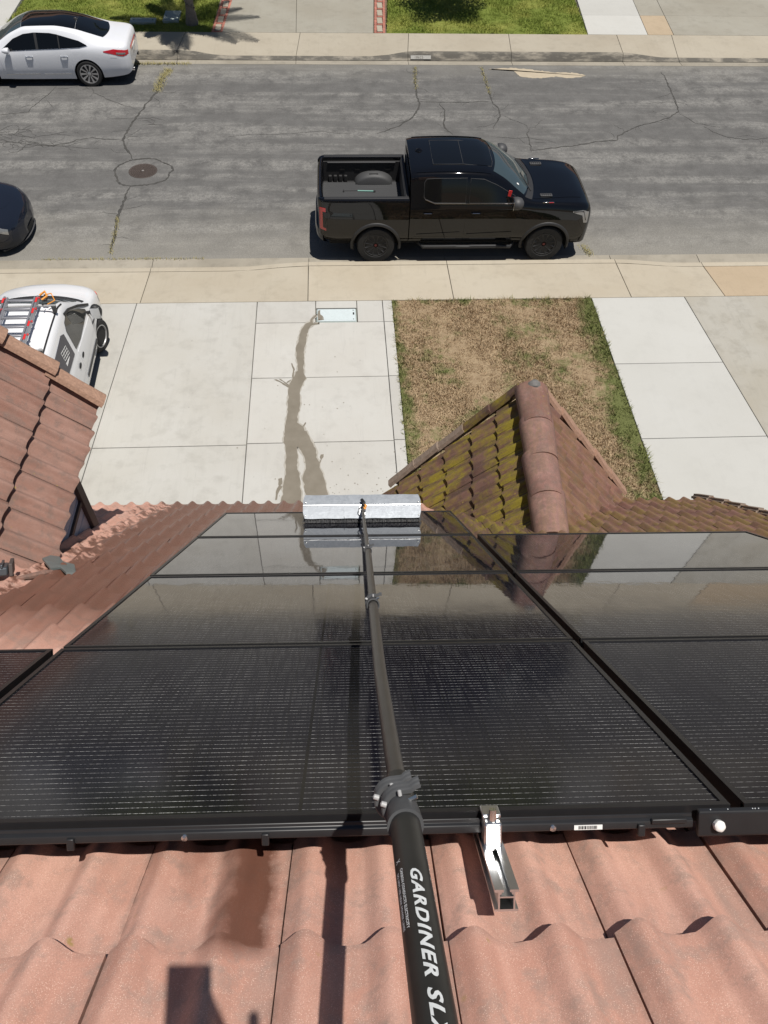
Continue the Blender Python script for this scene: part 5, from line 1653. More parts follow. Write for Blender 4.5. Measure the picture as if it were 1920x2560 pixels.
# ---------------------------------------------------------------- black pickup
truck = empty("pickup_truck", (0.87, 15.79, 0.0), 0.0)
tag(truck, "glossy black crew cab pickup truck parked at the near kerb", "pickup truck")
BP = MAT['black_paint']
# control points: sill, lower door, mid, shoulder, belt, glass top, roof edge, roof quarter, centre
def cab_sec(ws=1.0, roof=1.0):
    pass
cab_keys = [
 (0.71, [(.930, .50), (.985, .66), (1.000, .95), (.990, 1.22), (.950, 1.37), (.800, 1.86), (.690, 1.915), (.36, 1.935), (0, 1.94)]),
 (0.85, [(.930, .50), (.985, .66), (1.000, .95), (.990, 1.22), (.950, 1.37), (.805, 1.88), (.690, 1.945), (.36, 1.965), (0, 1.97)]),
 (1.60, [(.930, .50), (.985, .66), (1.000, .95), (.990, 1.22), (.952, 1.37), (.805, 1.895), (.690, 1.965), (.36, 1.985), (0, 1.99)]),
 (2.25, [(.930, .50), (.985, .66), (1.000, .95), (.990, 1.22), (.952, 1.365), (.805, 1.87), (.690, 1.935), (.36, 1.96), (0, 1.965)]),
 (2.62, [(.930, .50), (.985, .66), (1.000, .95), (.990, 1.22), (.952, 1.36), (.815, 1.72), (.715, 1.80), (.38, 1.86), (0, 1.875)]),
 (3.02, [(.930, .50), (.985, .66), (1.000, .95), (.990, 1.21), (.955, 1.345), (.860, 1.46), (.780, 1.53), (.42, 1.63), (0, 1.655)]),
 (3.24, [(.930, .49), (.988, .66), (1.004, .95), (.992, 1.20), (.960, 1.325), (.905, 1.385), (.840, 1.40), (.44, 1.455), (0, 1.475)]),
 (3.40, [(.930, .48), (.990, .66), (1.006, .95), (.994, 1.19), (.960, 1.315), (.910, 1.365), (.840, 1.372), (.44, 1.385), (0, 1.39)]),
 (3.95, [(.930, .45), (.992, .66), (1.008, .95), (.994, 1.17), (.955, 1.295), (.900, 1.345), (.800, 1.352), (.44, 1.375), (0, 1.38)]),
 (4.30, [(.930, .43), (.985, .64), (.998, .92), (.980, 1.14), (.935, 1.265), (.870, 1.315), (.760, 1.325), (.42, 1.345), (0, 1.35)]),
 (4.50, [(.900, .42), (.940, .62), (.950, .88), (.930, 1.10), (.880, 1.215), (.800, 1.262), (.690, 1.275), (.38, 1.295), (0, 1.30)]),
 (4.60, [(.820, .42), (.850, .60), (.860, .85), (.845, 1.05), (.800, 1.15), (.720, 1.20), (.610, 1.21), (.34, 1.225), (0, 1.23)]),
 (4.645, [(.74, .46), (.77, .60), (.78, .82), (.765, .99), (.72, 1.07), (.640, 1.10), (.54, 1.11), (.3, 1.12), (0, 1.125)]),
]
R_T = 0.415
cab = Shell(cab_keys, 4, 5, 4, [(3.70, R_T, .50)])
cab.mesh(70, "body", BP, truck)
bed_keys = [
 (-1.215, [(.80, .62), (.83, .70), (.84, .95), (.83, 1.20), (.81, 1.40), (.79, 1.425), (.77, 1.425), (.75, 1.41), (.75, 1.36)]),
 (-1.18, [(.87, .58), (.905, .68), (.915, .95), (.905, 1.22), (.88, 1.425), (.855, 1.45), (.80, 1.45), (.78, 1.44), (.78, 1.36)]),
 (-1.08, [(.915, .55), (.955, .68), (.968, .95), (.958, 1.22), (.935, 1.435), (.905, 1.46), (.83, 1.46), (.80, 1.45), (.80, 1.36)]),
 (-0.80, [(.930, .52), (.975, .68), (.990, .95), (.980, 1.22), (.955, 1.435), (.925, 1.46), (.84, 1.46), (.81, 1.45), (.81, 1.36)]),
 (0.40, [(.930, .50), (.985, .66), (1.000, .95), (.988, 1.22), (.958, 1.435), (.930, 1.46), (.84, 1.46), (.81, 1.45), (.81, 1.36)]),
 (0.69, [(.930, .50), (.985, .66), (1.000, .95), (.988, 1.22), (.958, 1.435), (.930, 1.46), (.84, 1.46), (.81, 1.45), (.81, 1.36)]),
]
bed_sh = Shell(bed_keys, 4, 4, 4, [(0.0, R_T, .50)])
for _sd in (-1, 1):
    MB().grid([[(x, _sd * p[0], p[1]) for p in bed_sh.row(x)] for x in bed_sh.stations(50)]).build("bed_side", BP, truck, smooth=True, angle=40, fixn=True)
# rail caps of textured plastic on the bed sides
for sd in (-1, 1):
    MB().box((-.20, sd * .868, 1.461), (1.76, .09, .014)).build("rail_cap", MAT['plastic'], truck, bevel=.006)
# bed interior
fl = MB(); nr = 40
rowsf = []
for x in (-1.12, .60):
    r = []
    for k in range(14):
        y = -.70 + k * (1.40 / 14)
        for (dy, dz) in ((0, 0), (.012, .016), (.07, .016), (.082, 0)):
            r.append((x, y + dy, .94 + dz))
    rowsf.append(r)
fl.grid(rowsf).build("bed_floor", MAT['liner'], truck)
MB().box((-.26, 0, .91), (1.76, 1.62, .04)).build("bed_pan", MAT['plastic'], truck)
for sd in (-1, 1):
    w = MB().box((-.25, sd * .795, 1.12), (1.72, .03, .52)).build("bed_inner_wall", MAT['plastic'], truck, bevel=.008)
    rows = []
    for t in np.linspace(0, math.pi, 18):
        rows.append([(0.02 + .44 * math.cos(t), sd * .78, .872 + .30 * math.sin(t) ** .8), (0.02 + .42 * math.cos(t), sd * .60, .872 + .285 * math.sin(t) ** .8), (0.02 + .37 * math.cos(t), sd * .555, .872 + .235 * math.sin(t) ** .8), (0.02 + .34 * math.cos(t), sd * .54, .872)])
    hb = MB().grid(rows).build("wheel_house", MAT['liner'], truck, smooth=True, angle=60)
    MB().box((.02, sd * .65, 1.158), (.20, .035, .012)).build("divider_slot", MAT['dark'], hb)
    for k in range(4):
        MB().box((-.95 + k * .115, sd * .745, .98), (.07, .06, .20)).build("wall_rib", MAT['plastic'], w, bevel=.008)
    MB().tube([(-1.0, sd * .765, 1.36), (.50, sd * .765, 1.36)], .014, 8).build("tie_rail", MAT['plastic_grey'], w, smooth=True)
    for k in range(4):
        MB().box((-.68 + k * .34, sd * .775, 1.20), (.12, .012, .035)).build("hook_pocket", MAT['dark'], w)
MB().box((.625, 0, 1.13), (.05, 1.58, .58)).build("bed_bulkhead", MAT['plastic'], truck, bevel=.01)
MB().box((.655, 0, 1.435), (.075, 1.70, .035)).build("bulkhead_cap", MAT['plastic'], truck, bevel=.01)
tgk = MB()
rows = []
for (z, xo, xi) in ((.66, -1.215, -1.15), (.95, -1.235, -1.15), (1.25, -1.235, -1.15), (1.40, -1.225, -1.15), (1.455, -1.19, -1.145), (1.465, -1.15, -1.13), (1.44, -1.12, -1.10), (.90, -1.115, -1.10)):
    rows.append([(xo + .03 * (abs(q) / .8) ** 4, q, z) for q in np.linspace(-.80, .80, 17)])
tgk.grid(rows).build("tailgate", BP, truck, smooth=True, angle=50, fixn=True)
MB().box((-1.13, 0, 1.17), (.02, 1.5, .5)).build("tailgate_liner", MAT['plastic'], truck)
# rear bumper
m = MB(); rows = []
for q in np.linspace(-.94, .94, 25):
    x = -1.30 + .16 * (abs(q) / .94) ** 5
    rows.append([(x + .12, q, .50), (x + .01, q, .52), (x, q, .62), (x + .02, q, .70), (x + .14, q, .715)])
m.grid(rows).build("rear_bumper", BP, truck, smooth=True, angle=50, fixn=True)
# underbody
MB().box((1.75, 0, .52), (5.5, 1.60, .30)).build("chassis", MAT['well'], truck)
MB().box((4.30, 0, .55), (.55, 1.55, .34)).build("front_chassis", MAT['well'], truck)
for sd in (-1, 1):
    well(truck, 0.0, sd * .975, sd * .55, R_T, .50)
    well(truck, 3.70, sd * .985, sd * .55, R_T, .50)
    arc_flare(truck, 0.0, R_T, .50, lambda x, z: bed_sh.side_y(x, z), sd, .055, "wheel_flare", MAT['plastic'], out=.022)
    arc_flare(truck, 3.70, R_T, .50, lambda x, z: cab.side_y(x, z), sd, .055, "wheel_flare", MAT['plastic'], out=.022)
    wheel(truck, 0.0, sd * .855, R_T, .27, sd, 'truck')
    wheel(truck, 3.70, sd * .855, R_T, .27, sd, 'truck')
    # doors
    for (x0, x1, hx) in ((0.80, 1.872, 1.08), (1.886, 2.995, 2.10)):
        lo = [(x0, .585), (x1, .585)] if x0 < 1 else [(x0, .585), (x1 - .10, .585), (x1, .66)]
        hi = [(x0, 1.352), (x1, 1.345)]
        d = side_patch(cab, sd, lo, hi, .006, "door", BP, truck, nx=18, nz=10)
        y = cab.side_y(hx, 1.19) + .006
        h = MB()
        h.tube([(hx - .10, sd * (y + .004), 1.19), (hx - .08, sd * (y + .032), 1.192), (hx + .08, sd * (y + .032), 1.192), (hx + .10, sd * (y + .004), 1.19)], .013, 8)
        h.build("handle", MAT['black_paint'], d, smooth=True)
        MB().tube([(hx - .075, sd * (y + .040), 1.200), (hx + .075, sd * (y + .040), 1.200)], .005, 6).build("handle_trim", MAT['chrome'], d, smooth=True)
        # raised lower door line
        side_patch(cab, sd, [(x0 + .06, .695), (x1 - .08, .705)], [(x0 + .06, .70), (x1 - .12, .75)], .016, "door_moulding", BP, d, nx=8, nz=3)
    # windows
    rw = side_patch(cab, sd, [(.985, 1.50), (1.02, 1.46), (1.22, 1.388), (1.86, 1.383)], [(.985, 1.78), (1.03, 1.845), (1.22, 1.855), (1.86, 1.86)], .010, "rear_window", MAT['tint'], truck)
    fw = side_patch(cab, sd, [(1.94, 1.383), (2.86, 1.378), (2.90, 1.385)], [(1.94, 1.855), (2.22, 1.835), (2.50, 1.72), (2.72, 1.60), (2.90, 1.50)], .010, "front_window", MAT['tint'], truck)
    for nm_, lo_, hi_ in (('rear_window_seal', [(.985, 1.50), (1.02, 1.46), (1.22, 1.388), (1.86, 1.383)], [(.985, 1.78), (1.03, 1.845), (1.22, 1.855), (1.86, 1.86)]), ('front_window_seal', [(1.94, 1.383), (2.86, 1.378), (2.90, 1.385)], [(1.94, 1.855), (2.22, 1.835), (2.50, 1.72), (2.72, 1.60), (2.90, 1.50)])):
        MB().tube([(x, sd * (cab.side_y(x, z) + .011), z) for x, z in lo_ + hi_[::-1]], .0052, 5, closed=True).build(nm_, MAT['plastic_grey'], truck)
    m = MB()
    path = [(1.0, 1.49), (1.02, 1.452), (1.22, 1.374), (2.88, 1.366)]
    m.tube([(x, sd * (cab.side_y(x, z) + .012), z) for x, z in path], .0058, 6)
    m.build("window_trim", MAT['chrome'], truck, smooth=True)
    MB().tube([(x, sd * .735, cab.top_z(x, .735) + .006) for x in np.linspace(.82, 2.35, 12)], .010, 6).build("roof_moulding", BP, truck, smooth=True)
    # running board
    rb = MB().tube([(.95, sd * .86, .40), (1.02, sd * .985, .385), (2.95, sd * .985, .375), (3.02, sd * .86, .39)], .038, 10).build("running_board", MAT['plastic'], truck, smooth=True)
    for (a, b) in ((1.05, 1.75), (2.05, 2.75)):
        MB().box(((a + b) / 2, sd * .995, .412), (b - a, .05, .012)).build("step_pad", MAT['silver_rim' if False else 'plastic_grey'], rb, bevel=.004)
    # mirror
    mr = MB()
    rows = []
    for (dx, sc) in ((-.10, .86), (-.085, 1.0), (.0, 1.0), (.07, .82), (.11, .40)):
        rows.append([(2.93 + dx, sd * (1.13 + .15 * sc * math.cos(t)), 1.47 + .125 * sc * math.sin(t)) for t in np.linspace(0, 2 * math.pi, 18)[:-1]])
    mr.grid(rows, closed=True); mr.add(rows[0], [tuple(range(17))]); mr.add(rows[-1], [tuple(range(17))])
    mo = mr.build("mirror", MAT['plastic_grey'], truck, smooth=True, angle=60, fixn=True)
    MB().tube([(2.92, sd * .92, 1.37), (2.93, sd * 1.05, 1.42)], .03, 8).build("mirror_arm", MAT['plastic'], mo, smooth=True)
    MB().box((2.826, sd * 1.13, 1.47), (.006, .23, .19)).build("mirror_glass", MAT['chrome'], mo, bevel=.002)
    # lamps
    side_patch(bed_sh, sd, [(-1.195, .80), (-1.13, .80), (-1.06, .78)], [(-1.195, 1.28), (-1.13, 1.29), (-1.06, 1.285)], .006, "tail_light", MAT['red_lens'], truck, nx=8, nz=10)
    side_patch(bed_sh, sd, [(-1.125, .86), (-1.03, .83)], [(-1.125, 1.21), (-1.03, 1.20)], .010, "tail_light_inset", MAT['black_paint'], truck, nx=6, nz=6)
    hl = side_patch(cab, sd, [(4.18, 1.175), (4.40, 1.10), (4.46, .93), (4.56, .90)], [(4.18, 1.195), (4.40, 1.20), (4.46, 1.18), (4.56, 1.13)], .008, "headlight", MAT['clear_lens'], truck, nx=14, nz=6)
    MB().tube([(4.2, sd * (cab.side_y(4.2, 1.19) + .012), 1.19), (4.42, sd * (cab.side_y(4.42, 1.185) + .012), 1.18), (4.50, sd * (cab.side_y(4.50, 1.0) + .012), .98)], .009, 6).build("lamp_bezel", MAT['plastic'], hl, smooth=True)
    # hood scoop grille and badge
    sc = MB().box((3.62, sd * .66, cab.top_z(3.62, .66) + .016), (.26, .10, .03)).build("hood_vent", MAT['plastic_grey'], truck, bevel=.012)
    for k in range(5):
        MB().box((3.53 + k * .045, sd * .66, cab.top_z(3.62, .66) + .034), (.02, .08, .008)).build("vent_slat", MAT['chrome'] if False else MAT['plastic'], sc)
    bz = cab.side_y(3.62, 1.325)
    bd = MB().box((3.63, sd * .915, 1.365), (.24, .012, .022)).build("badge", MAT['chrome'], truck, bevel=.002)
    MB().box((3.69, sd * .9225, 1.366), (.10, .005, .014)).build("badge_inset", MAT['red'], bd)
    # bodyside fender crease
    MB().box((4.35, sd * .93, .56), (.18, .05, .2)).build("bumper_end", BP, truck, bevel=.03)
# roof glass, windscreen, rear window
rg = top_patch(cab, 1.18, 2.44, .50, .50, .007, "roof_glass", MAT['tint'], truck, bow1=-.03)
MB().box((1.80, 0, cab.top_z(1.8, 0) + .009), (.006, .98, .004)).build("glass_seam", MAT['plastic_grey'], rg)
m = MB(); loop = [(x, y) for x, y in ((1.18, -.5), (1.8, -.5), (2.40, -.5), (2.44, -.3), (2.44, .3), (2.40, .5), (1.8, .5), (1.18, .5))]
m.tube([(x, y, cab.top_z(x, y) + .009) for x, y in loop], .005, 6, closed=True).build("glass_frame", MAT['plastic_grey'], rg)
ws = top_patch(cab, 2.52, 3.30, .64, .80, .008, "windscreen", MAT['tint_blue'], truck, bow0=-.10, bow1=-.20)
MB().box((2.98, -.62, cab.top_z(2.98, .62) + .014), (.05, .07, .004), Matrix.Rotation(.5, 3, 'Y')).build("sticker", MAT['paper'], ws)
MB().tube([(3.30, -.55, cab.top_z(3.30, .55) + .02), (3.12, -.10, cab.top_z(3.12, .1) + .02)], .010, 6).build("wiper", MAT['plastic'], ws)
MB().tube([(3.32, .10, cab.top_z(3.32, .1) + .02), (3.12, .55, cab.top_z(3.12, .55) + .02)], .010, 6).build("wiper", MAT['plastic'], ws)
cw = top_patch(cab, 3.315, 3.42, .84, .84, .006, "cowl_panel", MAT['plastic'], truck, bow0=-.19, bow1=-.14, nx=4)
MB().box((.700, 0, 1.62), (.012, 1.30, .36), Matrix.Rotation(-.02, 3, 'Y')).build("back_window", MAT['tint'], truck, bevel=.004)
hd = top_patch(cab, 3.44, 4.50, .80, .64, .006, "hood", BP, truck, bow0=-.12, bow1=-.12, nx=18, ny=18)
MB().lathe([(0, .055), (.012, .05), (.03, .02), (.04, 0)], (0, 0, 0), (0, 0, 1), 12).build("shark_fin", BP, truck, smooth=True).matrix_basis = Matrix.Translation((.93, .08, cab.top_z(.93, .08))) @ Matrix.Scale(2.2, 4, (1, 0, 0))
# grille and front bumper
MB().box((4.63, 0, .90), (.05, 1.36, .40)).build("grille", MAT['plastic'], truck, bevel=.02)
m = MB(); rows = []
for q in np.linspace(-.93, .93, 25):
    x = 4.69 - .24 * (abs(q) / .93) ** 4
    rows.append([(x - .25, q, .44), (x - .03, q, .44), (x, q, .54), (x, q, .66), (x - .04, q, .72), (x - .2, q, .73)])
m.grid(rows).build("front_bumper", BP, truck, smooth=True, angle=50, fixn=True)
# red clip seen behind the driver's mirror
MB().box((2.78, -.895, 1.55), (.075, .012, .15), Matrix.Rotation(.12, 3, 'Y')).build("red_window_clip", MAT['red'], truck, bevel=.005)
# a pale green tool lying in the bed
tl = empty("strap_tool", (0.87 - .30, 15.79 + .28, .962)); tag(tl, "pale green tool lying on the ribbed pickup bed floor", "tool")
MB().tube([(-.05, 0, .012), (.30, -.02, .012)], .012, 8).build("handle", simple("pale_green", (.20, .42, .36), .5), tl, smooth=True)
MB().tube([(-.35, .0, .010), (-.05, 0, .012)], .006, 6).build("shaft", MAT['plastic'], tl, smooth=True)
MB().box((-.36, 0, .012), (.03, .07, .02)).build("head", MAT['plastic'], tl, bevel=.004)
MB().box((.32, -.02, .014), (.05, .05, .022)).build("grip_end", MAT['plastic'], tl, bevel=.006)

# ---------------------------------------------------------------- white sedan (faces left)
sedan = empty("white_sedan", (-6.80, 24.33, 0.0), math.pi + math.radians(1.2))
tag(sedan, "white sedan with black glass roof parked at the far kerb, cut by the left edge", "car")
WP = MAT['pearl_paint']
R_S = .345
sk_ = [
 (-1.19, [(.60, .42), (.63, .50), (.64, .62), (.63, .74), (.60, .84), (.57, .87), (.50, .885), (.28, .90), (0, .905)]),
 (-1.16, [(.70, .36), (.74, .48), (.75, .62), (.74, .78), (.71, .90), (.67, .955), (.58, .985), (.32, 1.005), (0, 1.01)]),
 (-1.08, [(.80, .31), (.845, .46), (.855, .62), (.845, .80), (.80, .95), (.73, 1.015), (.62, 1.04), (.34, 1.058), (0, 1.065)]),
 (-.90, [(.85, .28), (.90, .44), (.912, .62), (.90, .82), (.845, .975), (.75, 1.05), (.64, 1.075), (.35, 1.09), (0, 1.095)]),
 (-.55, [(.86, .24), (.915, .42), (.93, .62), (.92, .84), (.865, .995), (.745, 1.085), (.64, 1.125), (.35, 1.14), (0, 1.145)]),
 (-.20, [(.86, .22), (.918, .40), (.932, .62), (.922, .85), (.875, 1.00), (.72, 1.16), (.62, 1.22), (.34, 1.255), (0, 1.262)]),
 (.25, [(.86, .20), (.915, .40), (.928, .62), (.918, .84), (.885, .985), (.69, 1.29), (.585, 1.355), (.32, 1.395), (0, 1.405)]),
 (.80, [(.86, .20), (.912, .40), (.925, .62), (.915, .83), (.885, .965), (.675, 1.37), (.565, 1.435), (.31, 1.475), (0, 1.485)]),
 (1.45, [(.86, .20), (.912, .40), (.925, .62), (.915, .82), (.885, .945), (.675, 1.365), (.57, 1.425), (.31, 1.46), (0, 1.468)]),
 (1.85, [(.86, .20), (.914, .40), (.926, .62), (.915, .81), (.885, .93), (.71, 1.25), (.61, 1.315), (.33, 1.36), (0, 1.37)]),
 (2.35, [(.86, .21), (.918, .41), (.93, .62), (.918, .80), (.88, .91), (.78, 1.02), (.70, 1.06), (.38, 1.10), (0, 1.11)]),
 (2.60, [(.86, .21), (.918, .41), (.93, .62), (.915, .79), (.87, .885), (.79, .945), (.70, .965), (.38, .985), (0, .99)]),
 (3.20, [(.85, .21), (.90, .40), (.91, .60), (.89, .74), (.84, .82), (.75, .865), (.64, .88), (.35, .90), (0, .905)]),
 (3.55, [(.78, .22), (.83, .38), (.84, .56), (.82, .66), (.76, .72), (.68, .75), (.58, .765), (.32, .78), (0, .785)]),
 (3.70, [(.62, .28), (.65, .38), (.66, .50), (.65, .58), (.61, .62), (.55, .64), (.48, .65), (.26, .66), (0, .665)]),
]
sd_sh = Shell(sk_, 4, 5, 4, [(0.0, R_S, .385), (2.845, R_S, .385)])
sd_sh.mesh(80, "body", WP, sedan)
MB().box((1.3, 0, .36), (4.4, 1.5, .26)).build("underbody", MAT['well'], sedan)
for sd in (-1, 1):
    for xx in (0.0, 2.845):
        well(sedan, xx, sd * .90, sd * .5, R_S, .385)
        wheel(sedan, xx, sd * .815, R_S, .235, sd, 'alloy', rimr=.245)
    for (x0, x1, hx) in ((.34, 1.275, .56), (1.285, 2.30, 1.50)):
        lo = [(x0, .52), (.42, .36), (x1, .33)] if x0 < .5 else [(x0, .33), (x1 - .06, .33), (x1, .45)]
        d = side_patch(sd_sh, sd, lo, [(x0, .965 if x0 < .5 else .945), (x1, .945 if x0 < .5 else .905)], .004, "door", WP, sedan, nx=16, nz=9)
        y = sd_sh.side_y(hx, .80) + .004
        MB().lathe([(0, .002), (.032, .002), (.034, 0)], (hx, sd * y, .785), (0, sd, 0), 16).build("handle_cup", simple('cup_shadow_%d_%d' % (sd, int(hx * 10)), (.30, .31, .33), .5), d)
        MB().tube([(hx - .10, sd * (y + .004), .80), (hx - .07, sd * (y + .030), .802), (hx + .07, sd * (y + .030), .802), (hx + .10, sd * (y + .004), .80)], .014, 8).build("handle", MAT['chrome'], d, smooth=True)
        side_patch(sd_sh, sd, [(x0 + (.14 if x0 < .5 else .04), .345), (x1 - .05, .342)], [(x0 + (.14 if x0 < .5 else .04), .368), (x1 - .05, .360)], .010, "sill_trim", MAT['chrome'], d, nx=8, nz=2)
    side_patch(sd_sh, sd, [(-.10, 1.045), (.10, 1.015), (.62, .992)], [(-.10, 1.055), (.10, 1.145), (.62, 1.275)], .008, "quarter_window", MAT['tint'], sedan, nx=14)
    side_patch(sd_sh, sd, [(.18 + .47, .990), (1.20, .972)], [(.65, 1.285), (.85, 1.315), (1.20, 1.325)], .008, "rear_window", MAT['tint'], sedan, nx=16)
    side_patch(sd_sh, sd, [(1.27, .970), (2.18, .930)], [(1.27, 1.325), (1.55, 1.295), (1.85, 1.19), (2.18, .975)], .008, "front_window", MAT['tint'], sedan, nx=18)
    side_patch(sd_sh, sd, [(.60, .990), (.67, .987)], [(.60, 1.268), (.67, 1.288)], .0065, "window_divider", MAT['plastic'], sedan, nx=3, nz=5)
    side_patch(sd_sh, sd, [(1.18, .971), (1.29, .969)], [(1.18, 1.325), (1.29, 1.324)], .0065, "door_pillar", MAT['plastic'], sedan, nx=3, nz=5)
    MB().tube([(x, sd * (sd_sh.side_y(x, z) + .008), z) for x, z in ((-.12, 1.036), (.10, 1.004), (.65, .980), (1.25, .960), (2.2, .920))], .005, 6).build("window_trim", MAT['chrome'], sedan, smooth=True)
    tl_ = side_patch(sd_sh, sd, [(-1.165, .80), (-1.02, .79), (-.52, .905)], [(-1.165, .90), (-1.02, .935), (-.80, .965), (-.52, .925)], .008, "tail_light", MAT['red_lens'], sedan, nx=16, nz=6)
    side_patch(sd_sh, sd, [(-1.10, .825), (-.86, .85)], [(-1.10, .865), (-.86, .895)], .014, "reverse_lens", MAT['clear_lens'], tl_, nx=6, nz=3)
    MB().tube([(-1.20, sd * .52, .33), (-1.02, sd * .56, .33)], .045, 10).build("exhaust_tip", MAT['chrome'], sedan, smooth=True)
    side_patch(sd_sh, sd, [(-.86, .76), (-.68, .77)], [(-.86, .90), (-.68, .905)], .003, "fuel_flap" if sd > 0 else "side_panel", WP, sedan, nx=6, nz=4)
    mr = MB(); rows = []
    for (dx, sc) in ((-.09, .8), (-.075, 1.0), (.02, .95), (.09, .5)):
        rows.append([(2.05 + dx, sd * (1.02 + .095 * sc * math.cos(t)), .99 + .075 * sc * math.sin(t)) for t in np.linspace(0, 2 * math.pi, 16)[:-1]])
    mr.grid(rows, closed=True); mr.add(rows[0], [tuple(range(15))]); mr.add(rows[-1], [tuple(range(15))])
    mo = mr.build("mirror", WP, sedan, smooth=True, angle=60, fixn=True)
    MB().tube([(2.06, sd * .86, .93), (2.06, sd * .98, .96)], .022, 8).build("mirror_arm", MAT['plastic'], mo, smooth=True)
top_patch(sd_sh, .197, 1.648, .545, .56, .006, "glass_roof", MAT['tint'], sedan, bow0=-.02, bow1=-.06, nx=20)
top_patch(sd_sh, -.62, .192, .53, .545, .007, "back_window", MAT['tint'], sedan, bow0=.10, bow1=-.02, nx=14)
top_patch(sd_sh, 1.653, 2.46, .56, .70, .007, "windscreen", MAT['tint_blue'], sedan, bow0=-.06, bow1=-.14, nx=12)
MB().lathe([(0, .05), (.01, .045), (.025, .02), (.03, 0)], (0, 0, 0), (0, 0, 1), 10).build("shark_fin", MAT['plastic'], sedan, smooth=True).matrix_basis = Matrix.Translation((.24, 0, sd_sh.top_z(.24, 0))) @ Matrix.Scale(2.2, 4, (1, 0, 0))
MB().box((-1.19, 0, .83), (.02, .85, .10)).build("tail_bar", MAT['red_lens'], sedan, bevel=.01)
MB().box((-1.20, 0, .74), (.015, .40, .13)).build("number_plate", MAT['paper'], sedan, bevel=.004)

# ---------------------------------------------------------------- dark blue car, only its nose in view
dk = empty("dark_blue_car", (-7.75, 15.98, 0.0), 0.0)
tag(dk, "dark blue car nose at the left picture edge, near kerb", "car")
dkk = [
 (-3.85, [(.70, .35), (.74, .5), (.75, .7), (.74, .85), (.70, .95), (.62, 1.0), (.54, 1.02), (.3, 1.03), (0, 1.035)]),
 (-3.5, [(.86, .25), (.90, .45), (.92, .65), (.91, .85), (.86, .98), (.74, 1.05), (.62, 1.08), (.34, 1.1), (0, 1.105)]),
 (-2.6, [(.86, .20), (.905, .40), (.92, .62), (.91, .82), (.87, .95), (.70, 1.25), (.58, 1.31), (.32, 1.34), (0, 1.35)]),
 (-1.7, [(.86, .20), (.905, .40), (.92, .62), (.91, .82), (.87, .94), (.68, 1.36), (.56, 1.42), (.31, 1.44), (0, 1.445)]),
 (-.9, [(.86, .20), (.905, .40), (.92, .62), (.91, .80), (.87, .92), (.70, 1.22), (.60, 1.28), (.33, 1.31), (0, 1.32)]),
 (-.25, [(.86, .20), (.91, .40), (.925, .60), (.91, .77), (.86, .88), (.78, .94), (.70, .96), (.38, .985), (0, .99)]),
 (.30, [(.86, .19), (.91, .38), (.92, .58), (.90, .72), (.84, .80), (.75, .85), (.64, .875), (.35, .90), (0, .905)]),
 (.60, [(.83, .19), (.875, .36), (.88, .54), (.86, .66), (.79, .74), (.70, .78), (.59, .80), (.32, .825), (0, .83)]),
 (.80, [(.72, .19), (.76, .32), (.76, .48), (.73, .58), (.66, .65), (.58, .685), (.49, .705), (.27, .73), (0, .735)]),
 (.92, [(.54, .20), (.57, .30), (.57, .43), (.54, .51), (.49, .56), (.42, .59), (.36, .605), (.2, .625), (0, .63)]),
 (.975, [(.28, .22), (.30, .29), (.30, .40), (.28, .45), (.25, .49), (.21, .505), (.18, .515), (.1, .525), (0, .53)]),
]
dsh = Shell(dkk, 4, 5, 4, [(0, .34, .39), (-2.87, .34, .39)])
dsh.mesh(70, "body", MAT['navy_paint'], dk)
MB().box((-1.4, 0, .34), (4.2, 1.5, .24)).build("underbody", MAT['well'], dk)
for sd in (-1, 1):
    for xx in (0, -2.87):
        well(dk, xx, sd * .90, sd * .5, .34, .385); wheel(dk, xx, sd * .80, .335, .235, sd, 'alloy', rimr=.235)
    side_patch(dsh, sd, [(.42, .655), (.62, .60), (.78, .50)], [(.42, .70), (.62, .70), (.78, .60)], .006, "headlight", MAT['clear_lens'], dk, nx=10, nz=4)
    side_patch(dsh, sd, [(-2.3, .96), (-.42, .90)], [(-2.3, 1.24), (-1.7, 1.29), (-1.0, 1.14), (-.42, .92)], .008, "side_window", MAT['tint'], dk)
top_patch(dsh, -1.0, -.22, .58, .68, .007, "windscreen", MAT['tint_blue'], dk, bow0=-.06, bow1=-.14)
hd = top_patch(dsh, -.10, .70, .70, .50, .004, "hood", MAT['navy_paint'], dk, bow0=-.14, bow1=-.24, nx=16)
# small splayed orange star shape lying flat on the hood
m = MB(); st = []
for k in range(10):
    r = .055 if k % 2 == 0 else .02
    st.append((.34 + r * math.cos(k * .628) * 1.2, -.12 + r * math.sin(k * .628)))
m.add([(x, y, dsh.top_z(x, y) + .010) for x, y in st], [tuple(range(10))]); m.build("hood_star", simple("orange_star", (.75, .28, .16), .6), hd)
m = MB(); rows = []
for q in np.linspace(-.85, .85, 29):
    x = 1.0 - .42 * (abs(q) / .85) ** 2.6
    rows.append([(x - .10, q, .135), (x, q, .140), (x + .008, q, .155), (x - .10, q, .175)])
m.grid(rows).build("front_lip", MAT['plastic_grey'], dk, smooth=True, angle=50, fixn=True)
m = MB(); rows = []
for q in np.linspace(-.70, .70, 21):
    x = .985 - .44 * (abs(q) / .8) ** 2.6
    rows.append([(x + .004, q, .20), (x + .006, q, .32)])
m.grid(rows).build("lower_grille", MAT['well'], dk)

